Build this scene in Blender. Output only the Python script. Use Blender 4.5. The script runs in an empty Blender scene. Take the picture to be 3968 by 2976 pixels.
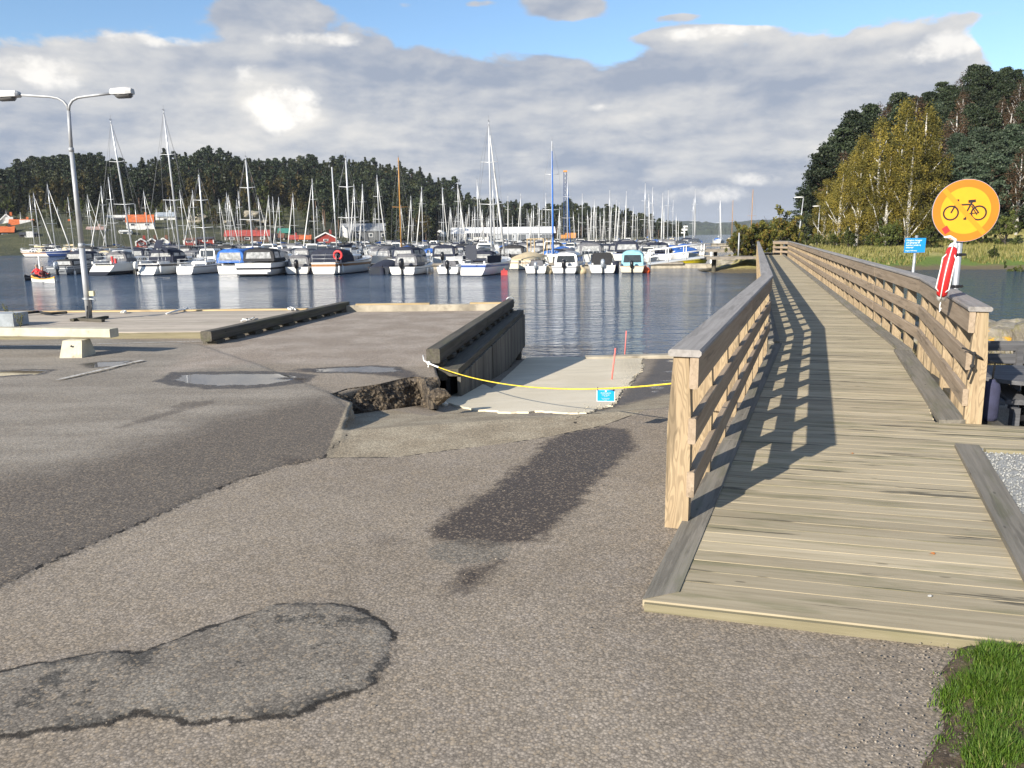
import bpy, math, random
import numpy as np
from mathutils import Vector, Matrix, noise as mn
random.seed(7); rng=np.random.default_rng(7)
C=bpy.context.scene.collection
sc=bpy.context.scene
R=math.radians
# ---------------------------------------------------------------- camera
CAMH=1.75; PITCH=R(10.54); ROLL=-0.012; FPX=3095.0
cam=bpy.data.objects.new('camera',bpy.data.cameras.new('camera')); C.objects.link(cam); sc.camera=cam
cam.data.sensor_width=36; cam.data.lens=FPX/3968*36; cam.data.clip_start=.05; cam.data.clip_end=12000
CM=(Matrix.Rotation(math.pi/2-PITCH,3,'X')@Matrix.Rotation(ROLL,3,'Z'))
cam.matrix_world=Matrix.Translation((0,0,CAMH))@CM.to_4x4()
# ---------------------------------------------------------------- sun, sky, exposure
SUN_EL=R(23.7); SUN_AZ=math.atan2(-1.59,-1.82)          # azimuth measured from +Y towards +X
sund=Vector((math.sin(SUN_AZ)*math.cos(SUN_EL),math.cos(SUN_AZ)*math.cos(SUN_EL),math.sin(SUN_EL)))
sl=bpy.data.lights.new('sun','SUN'); sl.energy=5.0; sl.angle=R(.5); sl.color=(1,.93,.82)
so=bpy.data.objects.new('sun',sl); C.objects.link(so); so.rotation_euler=sund.to_track_quat('Z','Y').to_euler(); so.location=(-20,-20,30)
sc.view_settings.view_transform='Standard'; sc.view_settings.look='None'; sc.view_settings.gamma=1
sc.view_settings.use_curve_mapping=False; sc.view_settings.exposure=0.85
sc.cycles.max_bounces=6; sc.cycles.transparent_max_bounces=8; sc.cycles.volume_bounces=0
world=bpy.data.worlds.new('World'); sc.world=world; world.use_nodes=True

class NT:
    """small node-tree helper"""
    def __init__(s,nt): s.nt=nt; nt.nodes.clear()
    def n(s,t,**k):
        x=s.nt.nodes.new('ShaderNode'+t)
        for a,b in k.items(): setattr(x,a,b)
        return x
    def l(s,a,b): s.nt.links.new(a,b)
    def _in(s,sock,v):
        if isinstance(v,bpy.types.NodeSocket): s.l(v,sock)
        elif v is not None: sock.default_value=v
    def m(s,op,a,b=None,c=None,clamp=False):
        x=s.n('Math',operation=op,use_clamp=clamp)
        for i,v in enumerate((a,b,c)):
            if v is not None: s._in(x.inputs[i],v)
        return x.outputs[0]
    def ss(s,v,a,b,t0=0.,t1=1.):           # smoothstep map
        x=s.n('MapRange',interpolation_type='SMOOTHSTEP'); s._in(x.inputs[0],v)
        x.inputs[1].default_value=a; x.inputs[2].default_value=b; x.inputs[3].default_value=t0; x.inputs[4].default_value=t1
        return x.outputs[0]
    def mix(s,f,a,b,mode='MIX'):
        x=s.n('Mix',data_type='RGBA',blend_type=mode)
        s._in(x.inputs[0],f)
        for i,v in ((6,a),(7,b)):
            if isinstance(v,tuple) and len(v)==3: v=(*v,1)
            s._in(x.inputs[i],v)
        return x.outputs[2]
    def noise(s,vec,scale,detail=4,rough=.55,dist=0.,out=0):
        x=s.n('TexNoise'); s._in(x.inputs['Vector'],vec); x.inputs['Scale'].default_value=scale
        x.inputs['Detail'].default_value=detail; x.inputs['Roughness'].default_value=rough; x.inputs['Distortion'].default_value=dist
        return x.outputs[out]
    def vor(s,vec,scale,feature='F1',out=0,rnd=1.):
        x=s.n('TexVoronoi',feature=feature); s._in(x.inputs['Vector'],vec); x.inputs['Scale'].default_value=scale
        x.inputs['Randomness'].default_value=rnd
        return x.outputs[out]
    def scale(s,vec,v):
        x=s.n('Mapping'); s.l(vec,x.inputs[0]); x.inputs['Scale'].default_value=v; return x.outputs[0]
    def attr(s,name,out='Fac'):
        x=s.n('Attribute',attribute_name=name); return x.outputs[out]
    def comb(s,x,y,z):
        c=s.n('CombineXYZ'); s._in(c.inputs[0],x); s._in(c.inputs[1],y); s._in(c.inputs[2],z); return c.outputs[0]

def build_sky():
    t=NT(world.node_tree)
    out=t.n('OutputWorld'); bg=t.n('Background'); t.l(bg.outputs[0],out.inputs[0])
    sky=t.n('TexSky',sky_type='NISHITA'); sky.sun_disc=False; sky.sun_elevation=SUN_EL; sky.sun_rotation=SUN_AZ
    sky.air_density=1.0; sky.dust_density=.3; sky.ozone_density=2.0
    tc=t.n('TexCoord'); g=tc.outputs['Generated']
    sx=t.n('SeparateXYZ'); t.l(g,sx.inputs[0]); x,y,z=sx.outputs
    az=t.m('ARCTAN2',x,y); el=t.m('ARCSINE',z)
    # cloud deck seen as flattened layers
    q=t.comb(t.m('MULTIPLY',az,3.6),t.m('MULTIPLY',el,7.5),0.)
    n1=t.noise(q,1.9,7,.56,.15)
    qs=t.comb(t.m('MULTIPLY_ADD',az,3.6,.05),t.m('MULTIPLY_ADD',el,7.5,-.07),0.)
    n1s=t.noise(qs,1.9,7,.56,.15)
    n2=t.noise(t.comb(t.m('MULTIPLY',az,1.6),t.m('MULTIPLY',el,9.),3.1),1.4,4,.5)
    # upper edge of the deck along the azimuth (radians, -0.75..0.75 -> 0..1)
    fc=t.n('FloatCurve'); t.l(t.m('MULTIPLY_ADD',az,1/1.6,.5,clamp=True),fc.inputs['Value'])
    cu=fc.mapping.curves[0]
    def sp(px,py):
        d=(CM@Vector((px-1984,-(py-1488),-FPX))).normalized(); return math.atan2(d.x,d.y),math.asin(d.z)
    pts=[(-.8,.2)]+[sp(x*1.794,y*1.794) for x,y in ((0,72),(120,62),(250,70),(380,66),(450,62),(560,75),(700,78),(820,66),(860,92),(980,100),(1080,118),(1200,128),(1330,120),(1450,96),(1600,88),(1700,66),(1850,42),(2000,30),(2090,62),(2130,130),(2212,165))]+[(.8,.2)]
    ps=[((a+.8)/1.6,b*3) for a,b in pts]
    cu.points[0].location=ps[0]; cu.points[1].location=ps[-1]
    for p in ps[1:-1]: cu.points.new(*p)
    fc.mapping.update()
    top=t.m('DIVIDE',fc.outputs[0],3.)
    d=t.m('SUBTRACT',top,el)                       # >0 below the edge
    dd=t.m('MINIMUM',d,.05)
    val=t.m('ADD',t.m('MULTIPLY',t.m('MAXIMUM',dd,-.035),9.0),t.m('MULTIPLY',t.m('SUBTRACT',n1,.49),1.0))
    def blob(a0,e0,ra,re,amp):
        u=t.m('DIVIDE',t.m('SUBTRACT',az,a0),ra); v=t.m('DIVIDE',t.m('SUBTRACT',el,e0),re)
        r2=t.m('ADD',t.m('MULTIPLY',u,u),t.m('MULTIPLY',v,v))
        return t.m('MULTIPLY',t.m('EXPONENT',t.m('MULTIPLY',r2,-1.)),amp)
    for (bx,by,rx,ry,am) in ((575,15,110,40,.62),(1235,12,120,38,.62),(1520,74,130,14,.42),(885,15,50,16,.34),(1470,36,80,9,.26),(2130,35,60,14,.24),(1030,8,50,10,.25)):
        a0,e0=sp(bx*1.794,by*1.794); b=(a0,e0,rx*1.794/FPX,ry*1.794/FPX,am)
        val=t.m('ADD',val,blob(*b))
    # other clouds higher up, all round (reflected by the water, light the ground)
    qh=t.n('VectorMath',operation='DIVIDE'); t.l(g,qh.inputs[0]); zz=t.m('MAXIMUM',z,.12); t.l(t.comb(zz,zz,zz),qh.inputs[1])
    nh=t.noise(qh.outputs[0],.55,5,.55)
    hi=t.m('MULTIPLY',t.ss(el,.30,.42),t.ss(nh,.50,.62)); 
    m=t.m('MAXIMUM',t.ss(val,-.01,.09),t.m('MULTIPLY',hi,.8))
    # shading of the cloud: lit towards upper left, grey-blue below
    rel=t.m('MULTIPLY',t.m('SUBTRACT',n1,n1s),3.6)
    sh=t.m('ADD',t.ss(n2,.36,.66),rel)
    for (bx,by,rx,ry,am) in ((615,240,70,42,1.25),(560,165,40,30,.5),(90,130,160,60,.6),(480,95,260,24,.45),(1540,65,160,20,.5),(1950,110,240,40,.35),(1235,20,120,36,-.5),(130,240,220,50,-.25),(1010,230,260,40,-.1),(720,215,40,60,-.2)):
        a0,e0=sp(bx*1.794,by*1.794); sh=t.m('ADD',sh,blob(a0,e0,rx*1.794/FPX,ry*1.794/FPX,am))
    edge=t.ss(d,.0,.05,.35,0.); sh=t.m('ADD',sh,edge)
    sh=t.m('SUBTRACT',sh,t.ss(az,-.2,.2,.0,.12))
    n3=t.noise(t.comb(t.m('MULTIPLY',az,9.),t.m('MULTIPLY',el,34.),1.7),1.,6,.6); sh=t.m('ADD',sh,t.m('MULTIPLY',t.m('SUBTRACT',n3,.50),t.ss(el,.20,.06,.5,2.6)))
    n4=t.noise(t.comb(t.m('MULTIPLY',az,11.),t.m('MULTIPLY',el,15.),5.3),1.5,6,.6); puffs=0.
    for (bx,by,rx,ry,am) in ((612,235,78,50,1.),(548,165,45,30,.75),(70,150,110,40,.8),(1545,68,150,16,.8),(2030,105,120,34,.75),(1300,232,60,12,.7),(1500,420,130,30,.75),(1640,385,90,22,.7),(300,80,160,18,.75),(700,85,120,18,.75)):
        a0,e0=sp(bx*1.794,by*1.794); pb_=blob(a0,e0,rx*1.794/FPX,ry*1.794/FPX,am); puffs=t.m('MAXIMUM',t.ss(t.m('ADD',pb_,t.m('MULTIPLY',t.m('SUBTRACT',n4,.5),1.3)),.38,.78,0.,am),puffs)
    low=t.ss(el,.09,.02)
    colc=t.mix(t.m('MINIMUM',t.m('MAXIMUM',t.m('MULTIPLY',sh,.62),0.),1.),(.30,.345,.43),(.68,.665,.64))
    colc=t.mix(t.m('MULTIPLY',low,.22),colc,(.50,.49,.50))
    colc=t.mix(puffs,colc,t.mix(t.ss(n4,.35,.6),(.62,.61,.60),(.90,.87,.82)))
    skyc=t.n('VectorMath',operation='MULTIPLY'); t.l(sky.outputs[0],skyc.inputs[0]); skyc.inputs[1].default_value=(.84,.93,1.02)
    skyb=t.n('VectorMath',operation='SCALE'); t.l(skyc.outputs[0],skyb.inputs[0]); skyb.inputs[3].default_value=1.0
    clb=t.n('VectorMath',operation='SCALE'); t.l(colc,clb.inputs[0]); clb.inputs[3].default_value=7.0
    res=t.mix(m,skyb.outputs[0],clb.outputs[0])
    t.l(res,bg.inputs[0]); bg.inputs[1].default_value=.1
build_sky()

# ---------------------------------------------------------------- pixel -> point helpers (surveying the photo)
def ray(px,py): return CM@Vector((px-1984,-(py-1488),-FPX))
def at(px,py,z=0.):
    d=ray(px,py); k=(z-CAMH)/d.z; return Vector((0,0,CAMH))+d*k
def atY(px,py,Y):
    d=ray(px,py); k=Y/d.y; return Vector((0,0,CAMH))+d*k
def proj(p):
    v=CM.transposed()@(Vector(p)-Vector((0,0,CAMH))); return 1984+FPX*v.x/-v.z,1488-FPX*v.y/-v.z
def hy(px): return 912-.012*(px-1984)
WZ=-1.2

# ---------------------------------------------------------------- object helpers
def link(o,parent=None):
    C.objects.link(o)
    if parent is not None: o.parent=parent
    return o
def thing(name,label,cat,loc=(0,0,0),rz=0,group=None,scale=1):
    o=bpy.data.objects.new(name,None); link(o); o.location=loc; o.rotation_euler=(0,0,rz); o.scale=(scale,)*3
    o['label']=label; o['category']=cat; o.empty_display_size=.2
    if group: o['group']=group
    return o
def tag(o,label=None,cat=None,group=None,kind=None):
    if label: o['label']=label
    if cat: o['category']=cat
    if group: o['group']=group
    if kind: o['kind']=kind
    return o
def copy_tree(o,parent=None,**sw):
    c=o.copy(); link(c,parent)
    for ch in o.children: copy_tree(ch,c)
    return c
class MB:
    def __init__(s): s.v=[];s.f=[];s.g=[];s.r=[];s.sm=[]
    def add(s,vs,fs,g=None,rnd=None,smooth=False):
        b=len(s.v); vs=[tuple(v) for v in vs]; s.v+=vs; s.f+=[tuple(i+b for i in f) for f in fs]
        s.g+= [tuple(x) for x in g] if g is not None else vs
        s.r+=[random.random() if rnd is None else rnd]*len(vs); s.sm+=[smooth]*len(fs)
    BF=[(0,3,2,1),(4,5,6,7),(0,1,5,4),(1,2,6,5),(2,3,7,6),(3,0,4,7)]
    def box(s,c,size,rot=None,rnd=None):
        c=Vector(c); h=Vector(size)/2; vs=[]
        for z in(-1,1):
            for x,y in((-1,-1),(1,-1),(1,1),(-1,1)):
                p=Vector((x*h.x,y*h.y,z*h.z))
                if rot is not None: p=rot@p
                vs.append(c+p)
        s.add(vs,s.BF,rnd=rnd)
    def beam(s,p0,p1,w,h,up=(0,0,1),rnd=None,ch=0.0,m0=0.,m1=0.):
        """timber from p0 to p1; w across, h along up; m0,m1 mitre offsets per unit across"""
        p0=Vector(p0);p1=Vector(p1);d=(p1-p0);L=d.length;d/=L;up=Vector(up);side=d.cross(up).normalized();u=side.cross(d).normalized()
        vs=[];g=[];o=(random.uniform(0,50),random.uniform(0,50))
        if ch>0:
            pr=[(-w/2+ch,-h/2),(w/2-ch,-h/2),(w/2,-h/2+ch),(w/2,h/2-ch),(w/2-ch,h/2),(-w/2+ch,h/2),(-w/2,h/2-ch),(-w/2,-h/2+ch)]
        else: pr=[(-w/2,-h/2),(w/2,-h/2),(w/2,h/2),(-w/2,h/2)]
        n=len(pr)
        for e,(pp,m) in enumerate(((p0,m0),(p1,m1))):
            for a,b in pr:
                vs.append(pp+side*a+u*b+d*(a*m)); g.append((L*e+o[0]+a*m,a+o[1],b+o[1]*.37))
        fs=[tuple(range(n)),tuple(range(2*n-1,n-1,-1))]+[(i+n,(i+1)%n+n,(i+1)%n,i) for i in range(n)]
        s.add(vs,fs,g,rnd)
    def tube(s,pts,r,n=8,cap=True,rnd=None,smooth=True):
        pts=[Vector(p) for p in pts]; k=len(pts); rs=r if isinstance(r,(list,tuple)) else [r]*k
        vs=[];prev=None
        for i,p in enumerate(pts):
            d=(pts[min(i+1,k-1)]-pts[max(i-1,0)])
            if d.length<1e-9: d=Vector((0,0,1))
            d.normalize()
            if prev is None:
                a=d.orthogonal().normalized()
            else:
                a=(prev-d*prev.dot(d)); a=a.normalized() if a.length>1e-6 else d.orthogonal().normalized()
            prev=a; b=d.cross(a)
            for j in range(n):
                t=2*math.pi*j/n; vs.append(p+(a*math.cos(t)+b*math.sin(t))*rs[i])
        fs=[(i*n+j,i*n+(j+1)%n,(i+1)*n+(j+1)%n,(i+1)*n+j) for i in range(k-1) for j in range(n)]
        if cap: fs+=[tuple(range(n-1,-1,-1)),tuple(range((k-1)*n,k*n))]
        s.add(vs,fs,rnd=rnd,smooth=smooth)
    def loft(s,rings,closed=True,cap=True,rnd=None,smooth=True):
        n=len(rings[0]);k=len(rings); vs=[p for r in rings for p in r]
        m=n if closed else n-1
        fs=[(i*n+j,i*n+(j+1)%n,(i+1)*n+(j+1)%n,(i+1)*n+j) for i in range(k-1) for j in range(m)]
        if cap: fs+=[tuple(range(n-1,-1,-1)),tuple(range((k-1)*n,k*n))]
        s.add(vs,fs,rnd=rnd,smooth=smooth)
    def ell(s,c,r,nu=12,nv=8,rot=None,rnd=None):
        c=Vector(c);vs=[];
        for i in range(nv+1):
            ph=math.pi*i/nv
            for j in range(nu):
                th=2*math.pi*j/nu; p=Vector((r[0]*math.sin(ph)*math.cos(th),r[1]*math.sin(ph)*math.sin(th),r[2]*math.cos(ph)))
                if rot is not None: p=rot@p
                vs.append(c+p)
        fs=[(i*nu+j,(i+1)*nu+j,(i+1)*nu+(j+1)%nu,i*nu+(j+1)%nu) for i in range(nv) for j in range(nu)]
        s.add(vs,fs,rnd=rnd,smooth=True)
    def poly(s,pts,th,nrm=None):
        """flat polygon extruded by vector th"""
        pts=[Vector(p) for p in pts];n=len(pts);th=Vector(th)
        s.add(pts+[p+th for p in pts],[tuple(range(n-1,-1,-1)),tuple(range(n,2*n))]+[(i,(i+1)%n,(i+1)%n+n,i+n) for i in range(n)])
    def build(s,name,mat,parent=None,rel=False):
        me=bpy.data.meshes.new(name)
        vs=s.v
        if rel and parent is not None:
            L=parent.location; vs=[(a-L.x,b-L.y,c-L.z) for a,b,c in vs]
        me.from_pydata(vs,[],s.f)
        a=me.attributes.new('g','FLOAT_VECTOR','POINT'); a.data.foreach_set('vector',np.array(s.g,dtype=np.float32).ravel())
        a=me.attributes.new('rnd','FLOAT','POINT'); a.data.foreach_set('value',np.array(s.r,dtype=np.float32))
        me.polygons.foreach_set('use_smooth',s.sm)
        if isinstance(mat,(list,tuple)):
            for x in mat: me.materials.append(x)
        else: me.materials.append(mat)
        me.update(); o=bpy.data.objects.new(name,me); return link(o,parent)
def mb(fn,*a,**k):
    m=MB(); getattr(m,fn)(*a,**k); return m

# ---------------------------------------------------------------- materials
MATS={}
def newmat(name):
    m=bpy.data.materials.new(name); m.use_nodes=True; t=NT(m.node_tree)
    o=t.n('OutputMaterial'); b=t.n('BsdfPrincipled'); t.l(b.outputs[0],o.inputs[0]); return m,t,b
def bump(t,b,h,strength=.3,dist=.01):
    x=t.n('Bump'); x.inputs['Strength'].default_value=strength; x.inputs['Distance'].default_value=dist; t.l(h,x.inputs['Height']); t.l(x.outputs[0],b.inputs['Normal']); return x
def plain(name,col,rough=.5,metal=0.,var=.12,scale=3.,bmp=0.,spec=.5,dirt=None):
    if name in MATS: return MATS[name]
    m,t,b=newmat(name); tc=t.n('TexCoord').outputs['Object']
    n=t.noise(tc,scale,5,.6)
    lo=tuple(c*(1-var) for c in col); hi=tuple(min(1,c*(1+var)) for c in col)
    c=t.mix(t.ss(n,.3,.7),lo,hi)
    if dirt: c=t.mix(t.m('MULTIPLY',t.ss(t.noise(tc,scale*.6,6,.7),.52,.68),dirt[1]),c,dirt[0])
    t.l(c,b.inputs['Base Color']); b.inputs['Roughness'].default_value=rough; b.inputs['Metallic'].default_value=metal
    b.inputs['Specular IOR Level'].default_value=spec
    if bmp: bump(t,b,t.noise(tc,scale*8,4,.6),bmp,.01)
    MATS[name]=m; return m
def wood(name,c1,c2,dark=(.03,.026,.02),darkamt=.4,grain=1.,ring=0.,rough=.8,green=0.,varr=.25,streak=1.2):
    if name in MATS: return MATS[name]
    m,t,b=newmat(name); g=t.attr('g','Vector'); r=t.attr('rnd','Fac')
    gs=t.scale(g,(1.2*grain,26*grain,26*grain)); n=t.noise(gs,1.,5,.65,.3)
    c=t.mix(t.ss(n,.3,.7),c1,c2)
    if ring>0:
        nn=t.noise(t.scale(g,(1.6,8.,8.)),1.,2,.4,.1); w=t.m('SINE',t.m('MULTIPLY',nn,150.))
        c=t.mix(t.m('MULTIPLY',t.ss(w,-.1,.9),ring),c,tuple(x*.50 for x in c1))
    fl=t.noise(t.scale(g,(2.2,70,70)),1.,3,.6); c=t.mix(t.ss(fl,.56,.75,0,.35),c,tuple(x*.5 for x in c1))
    st=t.noise(t.scale(g,(.7,9,9)),streak,5,.65); c=t.mix(t.m('MULTIPLY',t.ss(st,.565,.625),darkamt),c,dark)
    kn=t.vor(t.scale(g,(2.6,8,8)),1.,'F1'); c=t.mix(t.ss(kn,.10,.06,0,.6),c,tuple(x*.35 for x in c1))
    if green: c=t.mix(t.m('MULTIPLY',t.ss(t.noise(t.scale(g,(.8,5,5)),1.7,4,.6),.5,.68),green),c,(.10,.11,.035))
    v=t.m('MULTIPLY_ADD',r,varr,1-varr/2); vm=t.n('VectorMath',operation='SCALE'); t.l(c,vm.inputs[0]); t.l(v,vm.inputs[3])
    t.l(vm.outputs[0],b.inputs['Base Color']); b.inputs['Roughness'].default_value=rough
    b.inputs['Specular IOR Level'].default_value=.3
    bump(t,b,n,.35,.004); MATS[name]=m; return m
M_post=wood('pale_pine_post',(.275,.20,.12),(.36,.275,.17),darkamt=.45,ring=.42,varr=.2,green=.12)
M_rail=wood('weathered_rail',(.25,.19,.13),(.34,.265,.19),darkamt=.35,varr=.2)
M_cap=wood('grey_handrail',(.22,.205,.19),(.31,.29,.27),darkamt=.25,varr=.12)
M_deck=wood('weathered_deck',(.335,.28,.185),(.43,.365,.25),dark=(.06,.055,.04),darkamt=.8,varr=.34,green=.4,streak=1.0)
M_kerb=wood('grey_kerb_board',(.165,.15,.12),(.245,.22,.18),darkamt=.3,green=.3)
M_edge=wood('mossy_edge_board',(.19,.165,.10),(.25,.22,.14),darkamt=.4,green=.25)
M_dark=wood('dark_timber',(.062,.055,.043),(.11,.098,.077),darkamt=.4,green=.25)
M_pale=wood('fresh_timber',(.42,.30,.15),(.52,.40,.23),darkamt=.3)
M_quay=wood('quay_planks',(.36,.31,.25),(.46,.40,.33),darkamt=.35,green=.25)
M_galv=plain('galvanised_steel',(.42,.44,.45),.45,.55,.18,6)
M_galv2=plain('grey_painted_pole',(.36,.37,.38),.5,.2,.15,3)
M_white=plain('white_gelcoat',(.72,.71,.68),.25,0,.05,.8)
M_cream=plain('cream_gelcoat',(.62,.58,.48),.35,0,.08,1.)
M_greyh=plain('grey_gelcoat',(.20,.21,.22),.3,0,.1,1.)
M_lgrey=plain('light_grey_gelcoat',(.42,.43,.43),.3,0,.08,1.)
M_navyh=plain('navy_gelcoat',(.03,.045,.10),.25)
M_navy=plain('navy_canvas',(.013,.017,.034),.85,0,.25,3,.3)
M_black=plain('black_canvas',(.018,.018,.02),.8,0,.25,3,.3)
M_grey=plain('grey_canvas',(.12,.12,.13),.85,0,.2,3,.3)
M_blue=plain('blue_canvas',(.02,.12,.42),.8,0,.2,3,.3)
M_lblue=plain('pale_blue_canvas',(.22,.42,.48),.85,0,.12,3,.3)
M_beige=plain('beige_canvas',(.52,.42,.26),.85,0,.12,3,.3)
M_glass=plain('dark_window',(.03,.035,.04),.08,0,.2,2)
M_film=plain('clear_canopy_window',(.30,.30,.29),.12,0,.35,4)
M_alu=plain('mast_aluminium',(.60,.61,.61),.35,.35,.08,1)
M_maswood=plain('varnished_mast',(.40,.20,.05),.35,0,.15,4)
M_teak=plain('teak_trim',(.24,.12,.045),.5,0,.2,6)
M_wire=plain('rigging_wire',(.22,.22,.22),.4,.5)
M_red=plain('red_plastic',(.62,.03,.03),.4)
M_orange=plain('orange_buoy',(.78,.12,.03),.45)
M_rwhite=plain('white_plastic',(.75,.74,.70),.4,0,.08)
M_blackp=plain('black_plastic',(.015,.015,.017),.3)
M_silver=plain('silver_cowl',(.42,.45,.48),.25,.4)
M_yellow=plain('yellow_gelcoat',(.62,.50,.02),.4,0,.1)
M_pont=plain('pontoon_wood',(.23,.20,.16),.85,0,.25,2)
M_sailw=plain('furled_sailcloth',(.68,.67,.63),.8,0,.08)
M_rope=plain('yellow_rope',(.80,.58,.05),.7,0,.2,30)
M_roped=plain('dark_rope',(.02,.02,.02),.9,0,.3,40)

def ldist(P,poly,closed=True):
    """distance from points P (N,2) to polyline; sign negative inside when closed"""
    P=np.asarray(P,float);poly=np.asarray(poly,float);n=len(poly);best=np.full(len(P),1e9);ins=np.zeros(len(P),bool)
    for i in range(n if closed else n-1):
        a=poly[i];b=poly[(i+1)%n];ab=b-a;L=max((ab**2).sum(),1e-12)
        t=np.clip(((P-a)@ab)/L,0,1);dd=P-(a+t[:,None]*ab);best=np.minimum(best,np.hypot(dd[:,0],dd[:,1]))
        if closed:
            c=((a[1]>P[:,1])!=(b[1]>P[:,1])); 
            with np.errstate(divide='ignore',invalid='ignore'): xx=(b[0]-a[0])*(P[:,1]-a[1])/(b[1]-a[1])+a[0]
            ins^=c&(P[:,0]<xx)
    return np.where(ins,-best,best) if closed else best
S=1.7938
def wp(pts,z=0.,k=S): return [tuple(at(x*k,y*k,z))[:2] for x,y in pts]
def sstep(a,b,x):
    t=np.clip((x-a)/(b-a),0,1); return t*t*(3-2*t)

# ================================================================ GROUND
# W : edge between the upper asphalt/pier and the slipway (x as a function of y)
WY=[-400,3.0,6.2,7.9,8.85,9.9,10.15,10.8,19.14,28]
p_w1=at(1369,1602,-.12); p_w2=at(1284,1528,0); p_w3=at(1554,1469,0); p_w4=at(1698,1459,0)
WX=[-1.2,-1.2,-1.43,p_w1.x,p_w2.x,p_w3.x,p_w4.x,-1.05,.03,1.0]
WY[3]=p_w1.y;WY[4]=p_w2.y;WY[5]=p_w3.y;WY[6]=p_w4.y
def xW(y): return np.interp(y,WY,WX)
BL=[(.55,3.42),(4.03,12.4),(19.0,62.5)]         # left frame of the walkway
BR=[(3.98,6.85),(5.85,11.4),(21.2,62.0)]        # right frame
def xBL(y): return np.interp(y,[p[1] for p in BL],[p[0] for p in BL])
def xBR(y): return np.interp(y,[0]+[p[1] for p in BR],[3.4]+[p[0] for p in BR])
def zslip(x,y):
    y0=7.2+(x+1.43)*.25; t=np.clip((y-y0)/(18.9-y0),0,None); return -1.17*t**.84
def zbank(x,y):
    return -.32-.25*sstep(7,12,y)-.9*sstep(17.5,25.5,y+.06*(x-10))-1.6*sstep(25,30,y)
def zright(x,y):
    k=sstep(xBL(y)+.5,xBR(y)+.1,x)
    near=sstep(6.9,7.5,y+.32*(x-3.9))          # lower ground starts behind the platform
    zb=zbank(x,y)*near
    return zslip(x,y)*(1-k)+zb*k
def zground(x,y):
    return float(np.where(x<xW(y),0.,zright(np.float64(x),np.float64(y))))
def atG(px,py):
    """intersection of a sight line with the slipway / right bank"""
    z=0.
    for i in range(40):
        p=at(px,py,z); z=.5*z+.5*float(zright(np.float64(p.x),np.float64(p.y))) if p.x>xW(p.y) else 0.
    return at(px,py,z)
def gp(pts,k=S): return [tuple(atG(x*k,y*k))[:2] for x,y in pts]
polyB=wp([(-400,1450),(0,1275),(100,1222),(200,1180),(300,1135),(400,1090),(500,1045),(600,1012),(700,990),(722,968),(760,930),(765,895),(715,851),(560,790),(430,745),(0,720),(-1500,730)])
edgeB=wp([(-400,1450),(0,1275),(100,1222),(200,1180),(300,1135),(400,1090),(500,1045),(600,1012),(700,990),(722,968),(760,930),(765,895)])
polyBd=wp([(-300,1600),(0,1500),(200,1380),(400,1260),(600,1180),(760,1100),(860,980),(830,880),(715,850),(560,878),(420,912),(300,960),(100,1010),(-300,1060)])
polyC=gp([(703,990),(765,892),(850,885),(930,868),(1000,878),(1150,898),(1250,893),(1320,880),(1450,850),(1560,830),(1560,870),(1450,878),(1380,893),(1300,920),(1200,941),(1100,956),(1000,968),(860,986)])
crackC=gp([(703,990),(860,986),(1000,968),(1100,956),(1200,941),(1300,920),(1380,893),(1450,878),(1560,860)])
crackC2=gp([(1242,918),(1244,905),(1262,895),(1330,893)],)
wet1=wp([(1180,950),(1210,938),(1300,922),(1362,930),(1378,955),(1360,985),(1300,1035),(1240,1105),(1190,1150),(1150,1175),(1040,1180),(940,1165),(930,1150),(960,1110),(1050,1060),(1130,1000)])
wet2=wp([(1000,1215),(1110,1195),(1080,1250),(1010,1290),(945,1302),(950,1262)])
wet3=wp([(590,800),(760,789),(880,792),(925,812),(935,838),(905,842),(860,818),(760,808),(640,806)])
spot=wp([(918,1188),(950,1172),(1010,1162),(1080,1170),(1108,1185),(1095,1205),(1040,1216),(980,1218),(935,1208)])
streak=wp([(243,930),(330,900),(400,872),(470,866),(470,875),(400,892),(320,915),(250,934)])
pud=[wp([(328,828),(372,806),(520,804),(640,804),(688,810),(660,830),(560,842),(450,844),(380,838)]),
     wp([(630,797),(700,794),(800,789),(868,792),(880,803),(800,808),(690,806)]),
     wp([(162,790),(205,784),(292,780),(262,794),(200,798)]),
     wp([(-60,806),(60,799),(130,800),(95,812),(0,818),(-70,818)])]
slimy=gp([(1340,855),(1400,810),(1420,772),(1560,768),(1560,800),(1450,850),(1400,862),(1330,880),(1270,892)])
oval=[tuple(at(x/1.106,y/1.106+1800,0))[:2] for x,y in [(-260,940),(0,890),(180,850),(480,795),(610,808),(900,700),(1180,610),(1280,594),(1500,612),(1600,660),(1690,730),(1655,790),(1655,865),(1610,925),(1560,975),(1400,1030),(1230,1087),(950,1102),(700,1098),(600,1065),(450,1120),(200,1140),(0,1175),(-260,1200)]]
stains=[wp([(800,1160),(870,1158),(890,1172),(820,1180)]),wp([(600,995),(650,990),(680,1000),(620,1006)])]

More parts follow.
